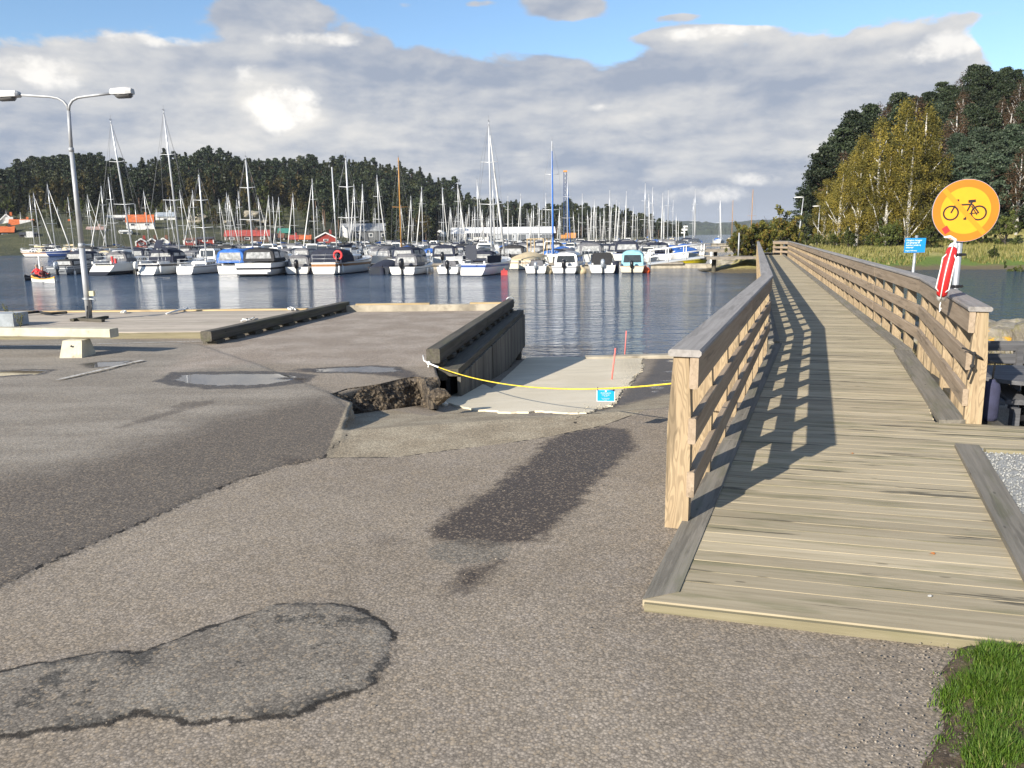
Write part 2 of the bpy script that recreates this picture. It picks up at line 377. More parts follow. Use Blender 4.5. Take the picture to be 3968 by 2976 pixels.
def ground_material():
    m,t,b=newmat('asphalt_ground'); tc=t.n('TexCoord').outputs['Object']
    n1=t.noise(tc,.55,6,.6); n2=t.noise(tc,5.,5,.65)
    # stones of the aggregate
    v1=t.vor(tc,85.,'F1',1); v1d=t.vor(tc,85.,'F1',0); sx=t.n('SeparateColor'); t.l(v1,sx.inputs[0])
    v2=t.vor(tc,210.,'F1',1); s2=t.n('SeparateColor'); t.l(v2,s2.inputs[0])
    spk=t.m('ADD',t.m('MULTIPLY',t.m('POWER',sx.outputs[0],1.6),.75),t.m('MULTIPLY',s2.outputs[1],.5))
    gap=t.ss(v1d,.25,.62)
    base=t.mix(t.ss(n1,.35,.68),(.265,.220,.168),(.33,.28,.22))
    base=t.mix(t.ss(n2,.4,.7,0,.4),base,(.33,.285,.24))
    jit=t.m('MULTIPLY',t.m('SUBTRACT',t.noise(tc,4.,6,.68),.5),.16)
    jit2=t.m('MULTIPLY',t.m('SUBTRACT',t.noise(tc,14.,5,.7),.5),.10)
    J=t.m('ADD',jit,jit2)
    def sd(name,k=1.): return t.m('MULTIPLY_ADD',J,k,t.attr(name))
    B=t.ss(sd('sB',.3),.01,-.01)
    road=t.mix(t.ss(t.noise(t.scale(tc,(.6,2.2,1)),1.1,5,.6),.35,.65),(.25,.22,.18),(.33,.295,.245))
    base=t.mix(B,base,road)
    base=t.mix(t.m('MULTIPLY',B,t.ss(sd('sBd',4.),.30,-.55,0,.95)),base,(.135,.115,.095))
    # yellowish slipway asphalt
    Cc=t.mix(t.ss(t.noise(tc,2.5,5,.6),.35,.65),(.32,.265,.185),(.42,.36,.26))
    base=t.mix(t.ss(sd('sC',.25),.012,-.012),base,Cc)
    base=t.mix(t.ss(sd('sP',1.),.25,-.25,0,.85),base,t.mix(t.ss(t.noise(tc,1.2,6,.65),.4,.62),(.31,.255,.205),(.42,.36,.30)))
    # oval patch, small round patch
    Ov=t.ss(sd('sO',.85),.006,-.006)
    base=t.mix(Ov,base,t.mix(t.ss(t.noise(tc,3.,5,.6),.35,.7),(.205,.178,.145),(.265,.235,.192)))
    edgeO=t.m('MULTIPLY',t.ss(t.m('ABSOLUTE',sd('sO',.85)),.022,.004),t.ss(t.noise(tc,2.3,4,.6),.36,.46))
    inO=t.m('MULTIPLY',t.ss(sd('sO',1.),-.10,-.02),t.m('MULTIPLY',Ov,t.ss(t.noise(tc,4.1,5,.7),.45,.56)))
    hole=t.m('MULTIPLY',Ov,t.ss(t.noise(tc,3.3,6,.75),.545,.60))
    base=t.mix(t.m('MULTIPLY',t.m('MAXIMUM',inO,hole),.72),base,(.045,.045,.042))
    Sp=t.ss(sd('sSp',.15),.006,-.006); base=t.mix(Sp,base,(.215,.19,.155))
    # damp areas
    wet=t.m('MAXIMUM',t.ss(sd('sW1',2.2),.05,-.07),t.ss(sd('sW2',1.6),.02,-.14))
    wet=t.m('MULTIPLY',wet,t.m('SUBTRACT',1.,t.m('MULTIPLY',Sp,.45)))
    wet=t.m('MAXIMUM',wet,t.ss(sd('sSt',2.2),.02,-.07,0,.5)); wet=t.m('MAXIMUM',wet,t.ss(sd('sK',1.2),.05,-.10,0,.55))
    slim=t.ss(sd('sSl',2.),.1,-.12); pr=t.ss(sd('sPu',1.4),.02,-.05)
    allw=t.m('MAXIMUM',t.m('MAXIMUM',wet,slim),pr)
    base=t.mix(t.m('MULTIPLY',wet,.92),base,(.052,.036,.025)); base=t.mix(t.m('MULTIPLY',slim,.9),base,(.055,.040,.028))
    base=t.mix(t.m('MULTIPLY',pr,.85),base,(.045,.037,.032))
    # aggregate speckle
    base=t.mix(t.m('MULTIPLY',gap,.75),base,t.mix(.5,base,(.02,.018,.016)))
    mul=t.m('MULTIPLY_ADD',spk,.75,.62); vm=t.n('VectorMath',operation='SCALE'); t.l(base,vm.inputs[0]); t.l(mul,vm.inputs[3]); base=vm.outputs[0]
    warm=t.m('GREATER_THAN',sx.outputs[1],.86); base=t.mix(t.m('MULTIPLY',warm,.4),base,(.36,.28,.19))
    # cracks
    jc=t.m('MULTIPLY',t.m('SUBTRACT',t.noise(tc,7.,6,.7),.5),.05)
    def crack(name,w,thr=.35,amt=.9):
        a=t.ss(t.m('ABSOLUTE',t.m('ADD',t.attr(name),jc)),w,w*.35); return t.m('MULTIPLY',t.m('MULTIPLY',a,t.ss(t.noise(tc,2.7,4,.6),thr,thr+.1)),amt)
    ck=t.m('MAXIMUM',crack('sEB',.012,.36),crack('sCr',.018,.36)); ck=t.m('MAXIMUM',ck,crack('sC2',.015,.3))
    ck=t.m('MAXIMUM',ck,t.m('MULTIPLY',edgeO,.9))
    base=t.mix(ck,base,(.018,.016,.014))
    t.l(base,b.inputs['Base Color'])
    # standing water
    pool=t.ss(sd('sPw',2.),.01,-.01)
    rgh=t.mix(allw,(.88,)*3,(.5,)*3); rgh=t.mix(pool,rgh,(.03,)*3)
    sl_pool=t.m('MULTIPLY',t.ss(t.attr('sSl'),-.2,-.35),t.ss(t.noise(tc,1.7,3,.5),.56,.6)); rgh=t.mix(sl_pool,rgh,(.05,)*3)
    t.l(rgh,b.inputs['Roughness'])
    sp=t.m('MULTIPLY_ADD',t.m('MAXIMUM',pool,sl_pool),.4,.25); t.l(sp,b.inputs['Specular IOR Level'])
    h=t.m('ADD',t.m('MULTIPLY',t.m('SUBTRACT',1.,v1d),.8),t.m('MULTIPLY',n2,.8)); h=t.m('SUBTRACT',h,t.m('MULTIPLY',ck,2.))
    h=t.m('ADD',h,t.m('MULTIPLY',Ov,.6))
    h=t.m('MULTIPLY',h,t.m('SUBTRACT',1.,t.m('MAXIMUM',pool,sl_pool)))
    bump(t,b,h,.5,.0025)
    return m
M_ground=ground_material()

def build_ground():
    ys=np.concatenate([-np.geomspace(300,2.5,26),np.linspace(-2,2,14)[0:],np.arange(2.1,8,.045),np.arange(8,13,.05),np.arange(13,19.6,.07),np.arange(19.8,34,.35)])
    ys=np.unique(ys)
    ul=np.concatenate([np.geomspace(300,9,40)[:-1],np.linspace(9,0,230)])          # metres left of W
    ur=np.concatenate([np.linspace(0,6,150),np.geomspace(6.1,80,46)])
    nl,nr=len(ul),len(ur); nw=6; V=[];n=nl+nr+nw
    for y in ys:
        w=float(xW(y)); 
        xl=w-ul; zl=np.zeros(nl)
        pl=np.interp(y,[13.4,19.3],[-5.15,-4.0])
        if y>16.6:
            zl=np.where(xl<pl-.15,-2.8,zl)
        if y>19.15: zl[:]=-2.8
        # wall face between W (top) and slipway
        run=.0
        if 7.0<y<10.6: run=.0
        zr0=float(zright(np.float64(w+run),np.float64(y)))
        ztop=zl[-1]
        for i in range(nl): V.append((xl[i],y,zl[i]))
        for k in range(1,nw+1):
            f=k/(nw+1); jx=jz=0
            if 7.4<y<10.8:
                q=mn.fractal(Vector((y*3.1,f*2.3,1.7)),.9,2.1,4); jx=q*.05; jz=q*.05*math.sin(math.pi*f)
            V.append((w+run*f+jx,y,ztop*(1-f)+zr0*f+jz))
        xr=w+run+ur; zr=zright(xr,np.full(nr,y)); zr[0]=zr0
        for i in range(nr): V.append((xr[i],y,zr[i]))
    V=np.array(V); P=V[:,:2]
    sB=ldist(P,polyB)
    near=(P[:,1]<21)&(P[:,1]>0)&(np.abs(P[:,0])<16)
    # small relief
    Vn=np.array([mn.noise(Vector((p[0]*.5,p[1]*.5,0)))*.012+mn.noise(Vector((p[0]*1.7,p[1]*1.7,3)))*.005 if nn else 0 for p,nn in zip(P,near)])
    dpud=np.minimum.reduce([ldist(P,q) for q in pud])
    V[:,2]+=Vn*sstep(-.0,.3,dpud)
    V[:,2]+=.016*sstep(.02,-.02,sB)*(P[:,0]<xW(P[:,1])+.02)
    V[:,2]+=.010*sstep(.012,-.02,ldist(P,oval))
    F=[];
    for r in range(len(ys)-1):
        a=r*n; F+= [(a+i,a+i+1,a+n+i+1,a+n+i) for i in range(n-1)]
    me=bpy.data.meshes.new('ground'); me.from_pydata(V.tolist(),[],F)
    me.polygons.foreach_set('use_smooth',[True]*len(F))
    pier=[(-1.0,10.9),(.05,19.3),(-4.0,19.3),(-5.15,13.4),tuple(at(620,1450,0))[:2],tuple(at(1050,1405,0))[:2],tuple(at(1500,1425,0))[:2]]
    A={'sB':sB,'sBd':ldist(P,polyBd),'sC':ldist(P,polyC),'sP':ldist(P,pier),'sO':ldist(P,oval),'sSp':ldist(P,spot),'sW1':ldist(P,wet1),'sW2':np.minimum(ldist(P,wet2),ldist(P,wet3)+.03),
       'sSt':ldist(P,streak),'sPu':dpud,'sSl':ldist(P,slimy),'sEB':ldist(P,edgeB,False),'sCr':ldist(P,crackC,False),'sC2':ldist(P,crackC2,False),
       'sK':np.minimum.reduce([ldist(P,q) for q in stains]),
       'sPw':np.minimum.reduce([ldist(P,pud[0])+.24,ldist(P,pud[1])+.11,ldist(P,pud[2])+.07,ldist(P,pud[3])+.10])}
    for k,v in A.items():
        a=me.attributes.new(k,'FLOAT','POINT'); a.data.foreach_set('value',v.astype(np.float32))
    me.materials.append(M_ground); me.update()
    o=bpy.data.objects.new('ground',me); link(o); o['kind']='structure'
build_ground()

# concrete slab of the slipway : jagged sheet 5 cm thick following the slope
def slab():
    px=[(1715,1558),(1752,1505),(1835,1440),(1905,1378),(2050,1377),(2200,1377),(2350,1377),(2440,1376),(2476,1380),(2492,1388),(2484,1405),(2490,1425),(2478,1445),(2455,1462),(2445,1485),(2430,1500),(2412,1515),(2395,1540),(2385,1560),(2350,1580),(2310,1590),(2270,1604),(2210,1606),(2150,1600),(2090,1596),(2020,1602),(1950,1602),(1890,1594),(1830,1588),(1770,1575)]
    pts=[atG(x,y) for x,y in px]; out=[]
    for i,p in enumerate(pts):
        q=pts[(i+1)%len(pts)]; L=(q-p).length; k=max(2,int(L/.06)); rough=8<=i<=27
        for j in range(k):
            s=p.lerp(q,j/k); a=.010 if not rough else .035
            s=s+Vector((mn.noise(Vector((s.x*9,s.y*9,0)))*a*1.6+mn.noise(Vector((s.x*31,s.y*31,0)))*a,mn.noise(Vector((s.x*9,s.y*9,5)))*a*2.2+mn.noise(Vector((s.x*31,s.y*31,5)))*a*1.5,0)); out.append(s)
    import bmesh
    bm=bmesh.new(); vs=[bm.verts.new((p.x,p.y,0)) for p in out]; f=bm.faces.new(vs)
    bmesh.ops.triangulate(bm,faces=[f])
    for y in np.arange(7.5,19,.35): bmesh.ops.bisect_plane(bm,geom=bm.verts[:]+bm.edges[:]+bm.faces[:],plane_co=(0,y,0),plane_no=(0,1,0))
    for x in np.arange(-1,3.4,.35): bmesh.ops.bisect_plane(bm,geom=bm.verts[:]+bm.edges[:]+bm.faces[:],plane_co=(x,0,0),plane_no=(1,0,0))
    r=bmesh.ops.extrude_face_region(bm,geom=bm.faces[:])
    top={g for g in r['geom'] if isinstance(g,bmesh.types.BMVert)}
    for v in bm.verts:
        z=float(zright(np.float64(v.co.x),np.float64(v.co.y)))
        v.co.z=z+(.016 if v in top else -.05)
    bmesh.ops.recalc_face_normals(bm,faces=bm.faces[:])
    me=bpy.data.meshes.new('slipway_slab'); bm.to_mesh(me); bm.free()
    m,t,b=newmat('fresh_concrete'); tc=t.n('TexCoord').outputs['Object']
    n=t.noise(tc,1.1,6,.6); c=t.mix(t.ss(n,.35,.65),(.60,.525,.385),(.68,.60,.455))
    ge=t.ss(t.noise(t.scale(tc,(.5,1.6,1)),2.2,5,.6),.5,.7,0,.45); c=t.mix(ge,c,(.50,.45,.345))
    c=t.mix(t.ss(t.noise(tc,12.,5,.7),.62,.72,0,.5),c,(.2,.19,.15))
    t.l(c,b.inputs['Base Color']); b.inputs['Roughness'].default_value=.9
    sx=t.n('SeparateXYZ'); t.l(tc,sx.inputs[0])
    ro=t.ss(t.m('ADD',sx.outputs[0],t.m('MULTIPLY',sx.outputs[1],-.11)),.15,.75)
    h=t.m('MULTIPLY',t.noise(t.scale(tc,(1,2.,1)),16.,5,.65),t.m('MULTIPLY_ADD',ro,1.,.06)); bump(t,b,h,1.,.05)
    me.materials.append(m); o=bpy.data.objects.new('slipway_slab',me); link(o); o['kind']='structure'
slab()
def slab_crumbs():
    b=MB(); px=[(2492,1388),(2484,1405),(2490,1425),(2478,1445),(2455,1462),(2445,1485),(2430,1500),(2412,1515),(2395,1540),(2385,1560),(2350,1580),(2310,1590),(2270,1604)]
    P_=[atG(*q) for q in px]; rr=random.Random(4)
    for i in range(520):
        k=rr.random()*(len(P_)-1); j=int(k); c=P_[j].lerp(P_[j+1],k-j); d=(P_[j+1]-P_[j]).normalized(); nn=Vector((-d.y,d.x,0)); o=abs(rr.gauss(0,.16))-.05; c=c-nn*o*(1 if nn.x>0 else -1); r=rr.uniform(.004,.016)*(1 if o<.2 else .7)
        z=float(zright(np.float64(c.x),np.float64(c.y)))+.014; vs=[Vector((c.x,c.y,z))+Vector(q)*r*rr.uniform(.6,1.2) for q in((1,0,0),(0,1,0),(-1,0,0),(0,-1,0),(0,0,.9),(0,0,-.6))]
        b.add(vs,[(0,1,4),(1,2,4),(2,3,4),(3,0,4),(1,0,5),(2,1,5),(3,2,5),(0,3,5)])
    o=b.build('concrete_crumbs',plain('crumb_concrete',(.34,.31,.24),.95,0,.4,30)); o['kind']='stuff'
slab_crumbs()

# broken concrete edge beside the pier
def rubble_mat():
    m,t,b=newmat('broken_concrete'); tc=t.n('TexCoord').outputs['Object']
    c=t.mix(t.ss(t.noise(tc,7.,6,.7),.38,.66),(.045,.034,.024),(.19,.145,.095)); c=t.mix(t.ss(t.vor(tc,26.,'F1',0),.3,.1,0,.5),c,(.30,.24,.16))
    t.l(c,b.inputs['Base Color']); b.inputs['Roughness'].default_value=.95; bump(t,b,t.m('ADD',t.noise(tc,14.,6,.75),t.vor(tc,22.,'F1',0)),1.,.05); return m
M_rub=rubble_mat()
def stone(mbd,c,r,seed,sub=2,flat=1.):
    import bmesh
    bm=bmesh.new(); bmesh.ops.create_icosphere(bm,subdivisions=sub,radius=1); c=Vector(c)
    vs=[]
    for v in bm.verts:
        d=v.co.normalized(); k=1+.34*mn.noise(d*1.3+Vector((seed*3.1,seed,0)))+.14*mn.noise(d*3.6+Vector((0,seed*2.7,seed)))
        # faceted: quantise a little
        k*=1-.10*abs(mn.noise(d*2.1+Vector((seed,0,seed))))
        vs.append(c+Vector((d.x*r[0],d.y*r[1],d.z*r[2]*flat))*k)
    mbd.add(vs,[[v.index for v in f.verts] for f in bm.faces],smooth=sub>2); bm.free()
# facing on the edge: a lumpy broken slab standing against the step
def broken_edge():
    top=[(1284,1528),(1340,1508),(1400,1500),(1470,1490),(1554,1469),(1600,1462),(1640,1464),(1690,1466)]
    bot=[(1372,1603),(1400,1600),(1450,1592),(1520,1584),(1580,1575),(1640,1566),(1675,1560),(1705,1568)]
    T=[at(x,y,.0) for x,y in top]; Bt=[atG(x,y) for x,y in bot]
    def ipt(L,u):
        k=u*(len(L)-1); i=min(int(k),len(L)-2); return L[i].lerp(L[i+1],k-i)
    m=MB(); nu,nv=70,22; vs=[]
    for i in range(nu+1):
        for j in range(nv+1):
            u=i/nu;v=j/nv; a=ipt(T,u); b_=ipt(Bt,u); p=a.lerp(b_,v)
            q=mn.fractal(Vector((u*9,v*3.2,.3)),.8,2.1,5)*.035; q2=abs(mn.noise(Vector((u*22,v*8,2))))*.035
            p=p+Vector((.35,-.55,.25)).normalized()*(.025+(q+q2)*min(1,v*5)*1.)
            if v<.04: p.z=.012
            if v>.97: p.z-=.08
            vs.append(p)
    m.add(vs,[(i*(nv+1)+j,(i+1)*(nv+1)+j,(i+1)*(nv+1)+j+1,i*(nv+1)+j+1) for i in range(nu) for j in range(nv)])
    o=m.build('broken_concrete_edge',M_rub); tag(o,'rough broken concrete edge dropping from the asphalt to the slipway','concrete edge')
    for k,(x,y,r,lab) in enumerate([(1660,1575,.10,'brown rubble chunk lying at the foot of the pier corner'),(1700,1552,.13,'larger tilted rubble chunk wedged under the pier corner'),(1722,1572,.05,'tiny pale pebble by the slab corner at the pier foot')]):
        p=atG(x,y); mm=MB(); stone(mm,(0,0,r*.4),(r,r*.8,r*.7),k+3); o=mm.build('rubble_stone',M_rub if k<2 else M_cream); o.location=p; tag(o,lab,'rubble')
broken_edge()

# ================================================================ WATER
def water_mat():
    m,t,b=newmat('water'); tc=t.n('TexCoord').outputs['Object']
    b.inputs['Base Color'].default_value=(.016,.040,.080,1); b.inputs['Roughness'].default_value=.075; b.inputs['IOR'].default_value=1.33; b.inputs['Specular IOR Level'].default_value=.5
    w1=t.noise(t.scale(tc,(.55,1.5,1)),1.,3,.55,.3); w2=t.noise(t.scale(tc,(2.0,4.6,1)),1.,3,.6,.2); w3=t.noise(t.scale(tc,(.05,.11,1)),1.,3,.5)
    calm=t.ss(w3,.35,.65,.35,1.)
    h=t.m('MULTIPLY',t.m('ADD',t.m('MULTIPLY',w1,.20),t.m('MULTIPLY',w2,.16)),calm)
    x=t.n('Bump'); x.inputs['Strength'].default_value=1.; x.inputs['Distance'].default_value=1.; t.l(h,x.inputs['Height']); t.l(x.outputs[0],b.inputs['Normal']); return m
m=MB()
m.add([(-6000,15,WZ),(6000,15,WZ),(6000,9000,WZ),(-6000,9000,WZ)],[(0,1,2,3)])
o=m.build('water',water_mat()); o['kind']='structure'

# ================================================================ PIER + QUAY
def timber_curb(name,label,p0,p1,w,h,gap,nblk,mat,cat='timber kerb'):
    t=thing(name,label,cat,p0)
    p0=Vector(p0);p1=Vector(p1); d=(p1-p0)
    k=2
    b=MB()
    for i in range(k): b.beam(p0+d*(i/k)+Vector((0,0,gap+h/2)),p0+d*((i+1)/k-.003)+Vector((0,0,gap+h/2)),w,h,ch=.015)
    b.build('beam',mat,t,rel=True)
    for i in range(nblk):
        c=p0+d*((i+.35)/nblk); u=d.normalized(); bb=MB(); bb.beam(c-u*.14+Vector((0,0,gap/2)),c+u*.14+Vector((0,0,gap/2)),w*1.25,gap); bb.build('spacer_block',mat,t,rel=True)
    return t
timber_curb('timber_kerb','dark timber beam on blocks along the left side of the pier',(-5.12,13.32,0),(-3.98,19.3,0),.2,.17,.06,9,M_dark)
timber_curb('timber_kerb','dark timber beam on blocks along the slipway side of the pier',(-1.07,10.75,0),(-.02,19.2,0),.19,.2,.05,12,M_dark)
t=thing('timber_facing','dark vertical board facing with ledge on the slipway side of the pier','facing',(-.8,10.7,0))
b=MB(); b.beam((-.80,10.62,-.06),(.22,19.2,-.06),.16,.10); b.beam((-.94,10.7,-.10),(.06,19.2,-.10),.12,.16); b.build('ledge',M_dark,t,rel=True)
b=MB(); a0=Vector((-.715,10.6,0)); a1=Vector((.31,19.22,0)); n=74
for i in range(n):
    f=(i+.5)/n; c=a0.lerp(a1,f); zb=max(float(zslip(np.float64(c.x),np.float64(c.y)))-.08,-.86)-random.random()*.05
    if i==26: continue
    dd=(a1-a0).normalized(); b.beam((c.x,c.y,zb),(c.x,c.y,-.02-.09-random.random()*.01),(a1-a0).length/n*.84,.045,up=(dd.y,-dd.x,0))
b.build('boards',wood('grey_facing_boards',(.11,.10,.082),(.19,.175,.145),darkamt=.5,varr=.6),t,rel=True)
b=MB(); b.beam((-.87,10.7,-.75),(.12,19.15,-.75),.06,1.2); b.beam((.0,19.1,-1.0),(-3.9,19.25,-1.0),.3,1.9); b.build('backing_wall',M_blackp,t,rel=True)
for k in range(2):
    b=MB(); b.tube([(.13-.25*k,18.8-2.2*k,-2.2),(.13-.25*k,18.8-2.2*k,-.15)],.11,10); b.build('pile',M_dark,t,rel=True)
M_conc=plain('old_concrete',(.34,.30,.23),.9,0,.25,2.5,.6,dirt=((.14,.12,.09),.6))
t=thing('pier_end_curb','pale concrete kerb across the far end of the pier','kerb',(-2,19.15,0))
b=MB(); b.beam((-4.0,19.18,.07),(.02,19.12,.07),.26,.16,ch=.01); b.build('concrete_beam',M_conc,t,rel=True)
b=MB(); b.beam((-3.72,19.2,.165),(-1.95,19.18,.165),.16,.035); b.beam((-.98,19.15,.165),(-.16,19.13,.165),.16,.04); b.build('timber_strip',M_pale,t,rel=True)
b=MB(); b.tube([(-.02+.1*math.cos(a),19.3,.18+.11*math.sin(a)) for a in np.linspace(-.4,3.5,14)],.013,6); o=b.build('mooring_ring',M_galv); tag(o,'rusty mooring ring standing up at the far right pier corner','mooring ring')
b=MB(); b.beam((1.75,18.75,-1.16),(6.0,18.7,-1.1),.3,.14,ch=.02); o=b.build('slipway_end_kerb',M_conc); tag(o,'low concrete kerb at the foot of the slipway by the railing','kerb')
# wooden quay deck on the left
t=thing('wooden_quay','pale weathered plank quay along the water left of the pier','quay',(-10,16,0))
qa=Vector((-5.32,14.25,0)); qb=Vector((-5.0,18.55,0)); 
b=MB()
for i in range(30):
    f=i/30; y0=14.3+f*4.3; w=4.3/30
    xr=-5.3+.19*(y0-14.2)*.9+.05; dy=.0
    b.beam((-30,y0+.6+w/2,.12-.02),(min(xr,-4.95+.19*(y0-16)),y0+w/2,.12-.02),w-.006,.035)
b.build('planks',M_quay,t,rel=True)
b=MB(); b.beam((-30,14.27+.6,.03),(-5.3,14.27,.03),.05,.15); b.beam((-30,18.65+.6,-.2),(-4.6,18.65,-.2),.06,.55); b.build('fascia',M_edge,t,rel=True)
b=MB(); b.beam((-30,18.45+.6,.135),(-4.7,18.45,.135),.18,.03); b.build('edge_rail',M_pale,t,rel=True)
for i in range(9): b=MB(); b.tube([(-29+3*i,18.5+.6-.07*i,-2.5),(-29+3*i,18.5+.6-.07*i,.05)],.12,8); b.build('pile',M_dark,t,rel=True)
# line markings (worn paint) 4 mm above the asphalt
M_paint=plain('worn_white_paint',(.48,.46,.42),.8,0,.3,14)
def worn(): 
    m,t,b=newmat('worn_paint'); tc=t.n('TexCoord').outputs['Object']; o=[n for n in t.nt.nodes if n.type=='OUTPUT_MATERIAL'][0]
    b.inputs['Base Color'].default_value=(.46,.44,.40,1); b.inputs['Roughness'].default_value=.8
    tr=t.n('BsdfTransparent'); mx=t.n('MixShader'); t.l(t.ss(t.noise(tc,16.,5,.7),.50,.60),mx.inputs[0]); t.l(b.outputs[0],mx.inputs[1]); t.l(tr.outputs[0],mx.inputs[2]); t.l(mx.outputs[0],o.inputs[0]); return m
M_worn=worn()
def marking(p,q,w):
    p=Vector((*p[:2],0));q=Vector((*q[:2],0));s=(q-p).cross(Vector((0,0,1))).normalized()*w/2; k=24; vs=[]
    for i in range(k+1):
        c=p.lerp(q,i/k); z=.030+.004
        vs+=[c-s+Vector((0,0,z)),c+s+Vector((0,0,z))]
    b=MB(); b.add(vs,[(2*i,2*i+1,2*i+3,2*i+2) for i in range(k)]); o=b.build('road_marking',M_worn); o['kind']='structure'
marking(at(225,1481),at(552,1404),.075)
marking(at(-100,1352),at(785,1329),.045)
# concrete barrier on the left
M_bar=plain('flaking_white_paint',(.50,.46,.35),.8,0,.15,4,.5,dirt=((.25,.20,.13),.9))
p=at(290,1388); t=thing('concrete_barrier','white flaking concrete barrier beam on a tapered foot','barrier',p)
zt=atY(300,1275,p.y+.1).z; zb_=atY(300,1312,p.y+.0).z
pe=atY(443,1296,p.y+.12)
b=MB(); b.beam((-12,p.y+1.25,(zt+zb_)/2),(pe.x,p.y+.12,(zt+zb_)/2),.20,zt-zb_,ch=.012); b.build('beam',M_bar,t,rel=True)
def foot(cx,cy):
    b=MB(); h=zt-.16
    lo=[(-.17,-.22),(.17,-.22),(.17,.22),(-.17,.22)]; hi=[(-.145,-.12),(.145,-.12),(.145,.12),(-.145,.12)]
    b.add([(cx+x,cy+y,.0) for x,y in lo]+[(cx+x,cy+y,h) for x,y in hi],MB.BF); return b
foot(p.x,p.y+.10).build('foot',M_bar,t,rel=True); foot(p.x-4,p.y+.5).build('foot',M_bar,t,rel=True)
b=MB(); q=atY(270,1343,p.y-.115); b.ell((q.x,p.y-.072,q.z),(.016,.010,.016),10,6); b.build('bolt_hole',M_blackp,t,rel=True)
# bluish concrete block behind it
q=at(20,1270,.12); b=MB(); b.box((q.x-.62,q.y+.4,.12+.13),(1.4,.5,.25)); o=b.build('concrete_block',plain('bluish_concrete',(.30,.33,.35),.9,0,.15,4,.5,dirt=((.1,.1,.1),.5))); tag(o,'bluish grey concrete block standing behind the left end of the barrier','block')
M_leafg=plain('weed_leaf',(.10,.10,.03),.8,0,.4,9)
for (wx,wy,hh,lab) in ((36,1228,.3,'thin brown weed growing behind the concrete block'),(80,1268,.32,'leafy weed growing beside the right end of the concrete block')):
    q=at(wx,wy,.12); b=MB()
    for i in range(4):
        a=random.uniform(-.5,.5); top=Vector((a*.25,random.uniform(-.05,.05),hh*random.uniform(.7,1))); b.tube([(0,0,0),top*.5+Vector((a*.02,0,0)),top],.004,5)
        for j in range(14):
            s=random.uniform(.25,1.); c=top*s+Vector((random.uniform(-.03,.03),random.uniform(-.03,.03),0)); r=.016; dx=Vector((random.uniform(-1,1),random.uniform(-1,1),random.uniform(-.4,.8))).normalized(); dy=dx.orthogonal().normalized()
            b.add([c-dx*r,c-dy*r*.6,c+dx*r,c+dy*r*.6],[(0,1,2,3)])
    o=b.build('weed',M_leafg); o.location=q; tag(o,lab,'weed')
# ropes lying on the quay
for (pts,lab) in (([(1290,1201),(1300,1196),(1312,1192)],'x'),):pass
def quay_rope(pxs,r,lab,mat,loc):
    b=MB(); P_=[at(x,y,.15) for x,y in pxs]; b.tube([Vector((a.x,a.y,.13+r+.02*math.sin(i*2.1)**2)) for i,a in enumerate(P_)],r,6); o=b.build('rope',mat); tag(o,lab,'rope')
quay_rope([(645,1216),(668,1211),(690,1205),(715,1200),(728,1196)],.02,'pale mooring rope lying across the far edge of the quay',M_rwhite,0)
quay_rope([(935,1243),(960,1236),(975,1240),(985,1228),(960,1242),(940,1238)],.014,'tangled pale rope end lying on the quay near the dark beam',M_rwhite,0)
quay_rope([(1120,1199),(1130,1194),(1140,1198),(1128,1201),(1116,1197),(1125,1192),(1145,1200)],.02,'small coil of pale rope at the far end of the quay',M_rwhite,0)
quay_rope([(82,1217),(110,1216),(140,1213),(155,1210),(165,1216),(200,1219),(230,1214),(258,1215)],.03,'thick black line lying along the far quay edge',M_roped,0)
quay_rope([(470,1210),(480,1206),(488,1209),(478,1211)],.02,'small white rope knot on the quay edge right of the lamp post',M_rwhite,0)

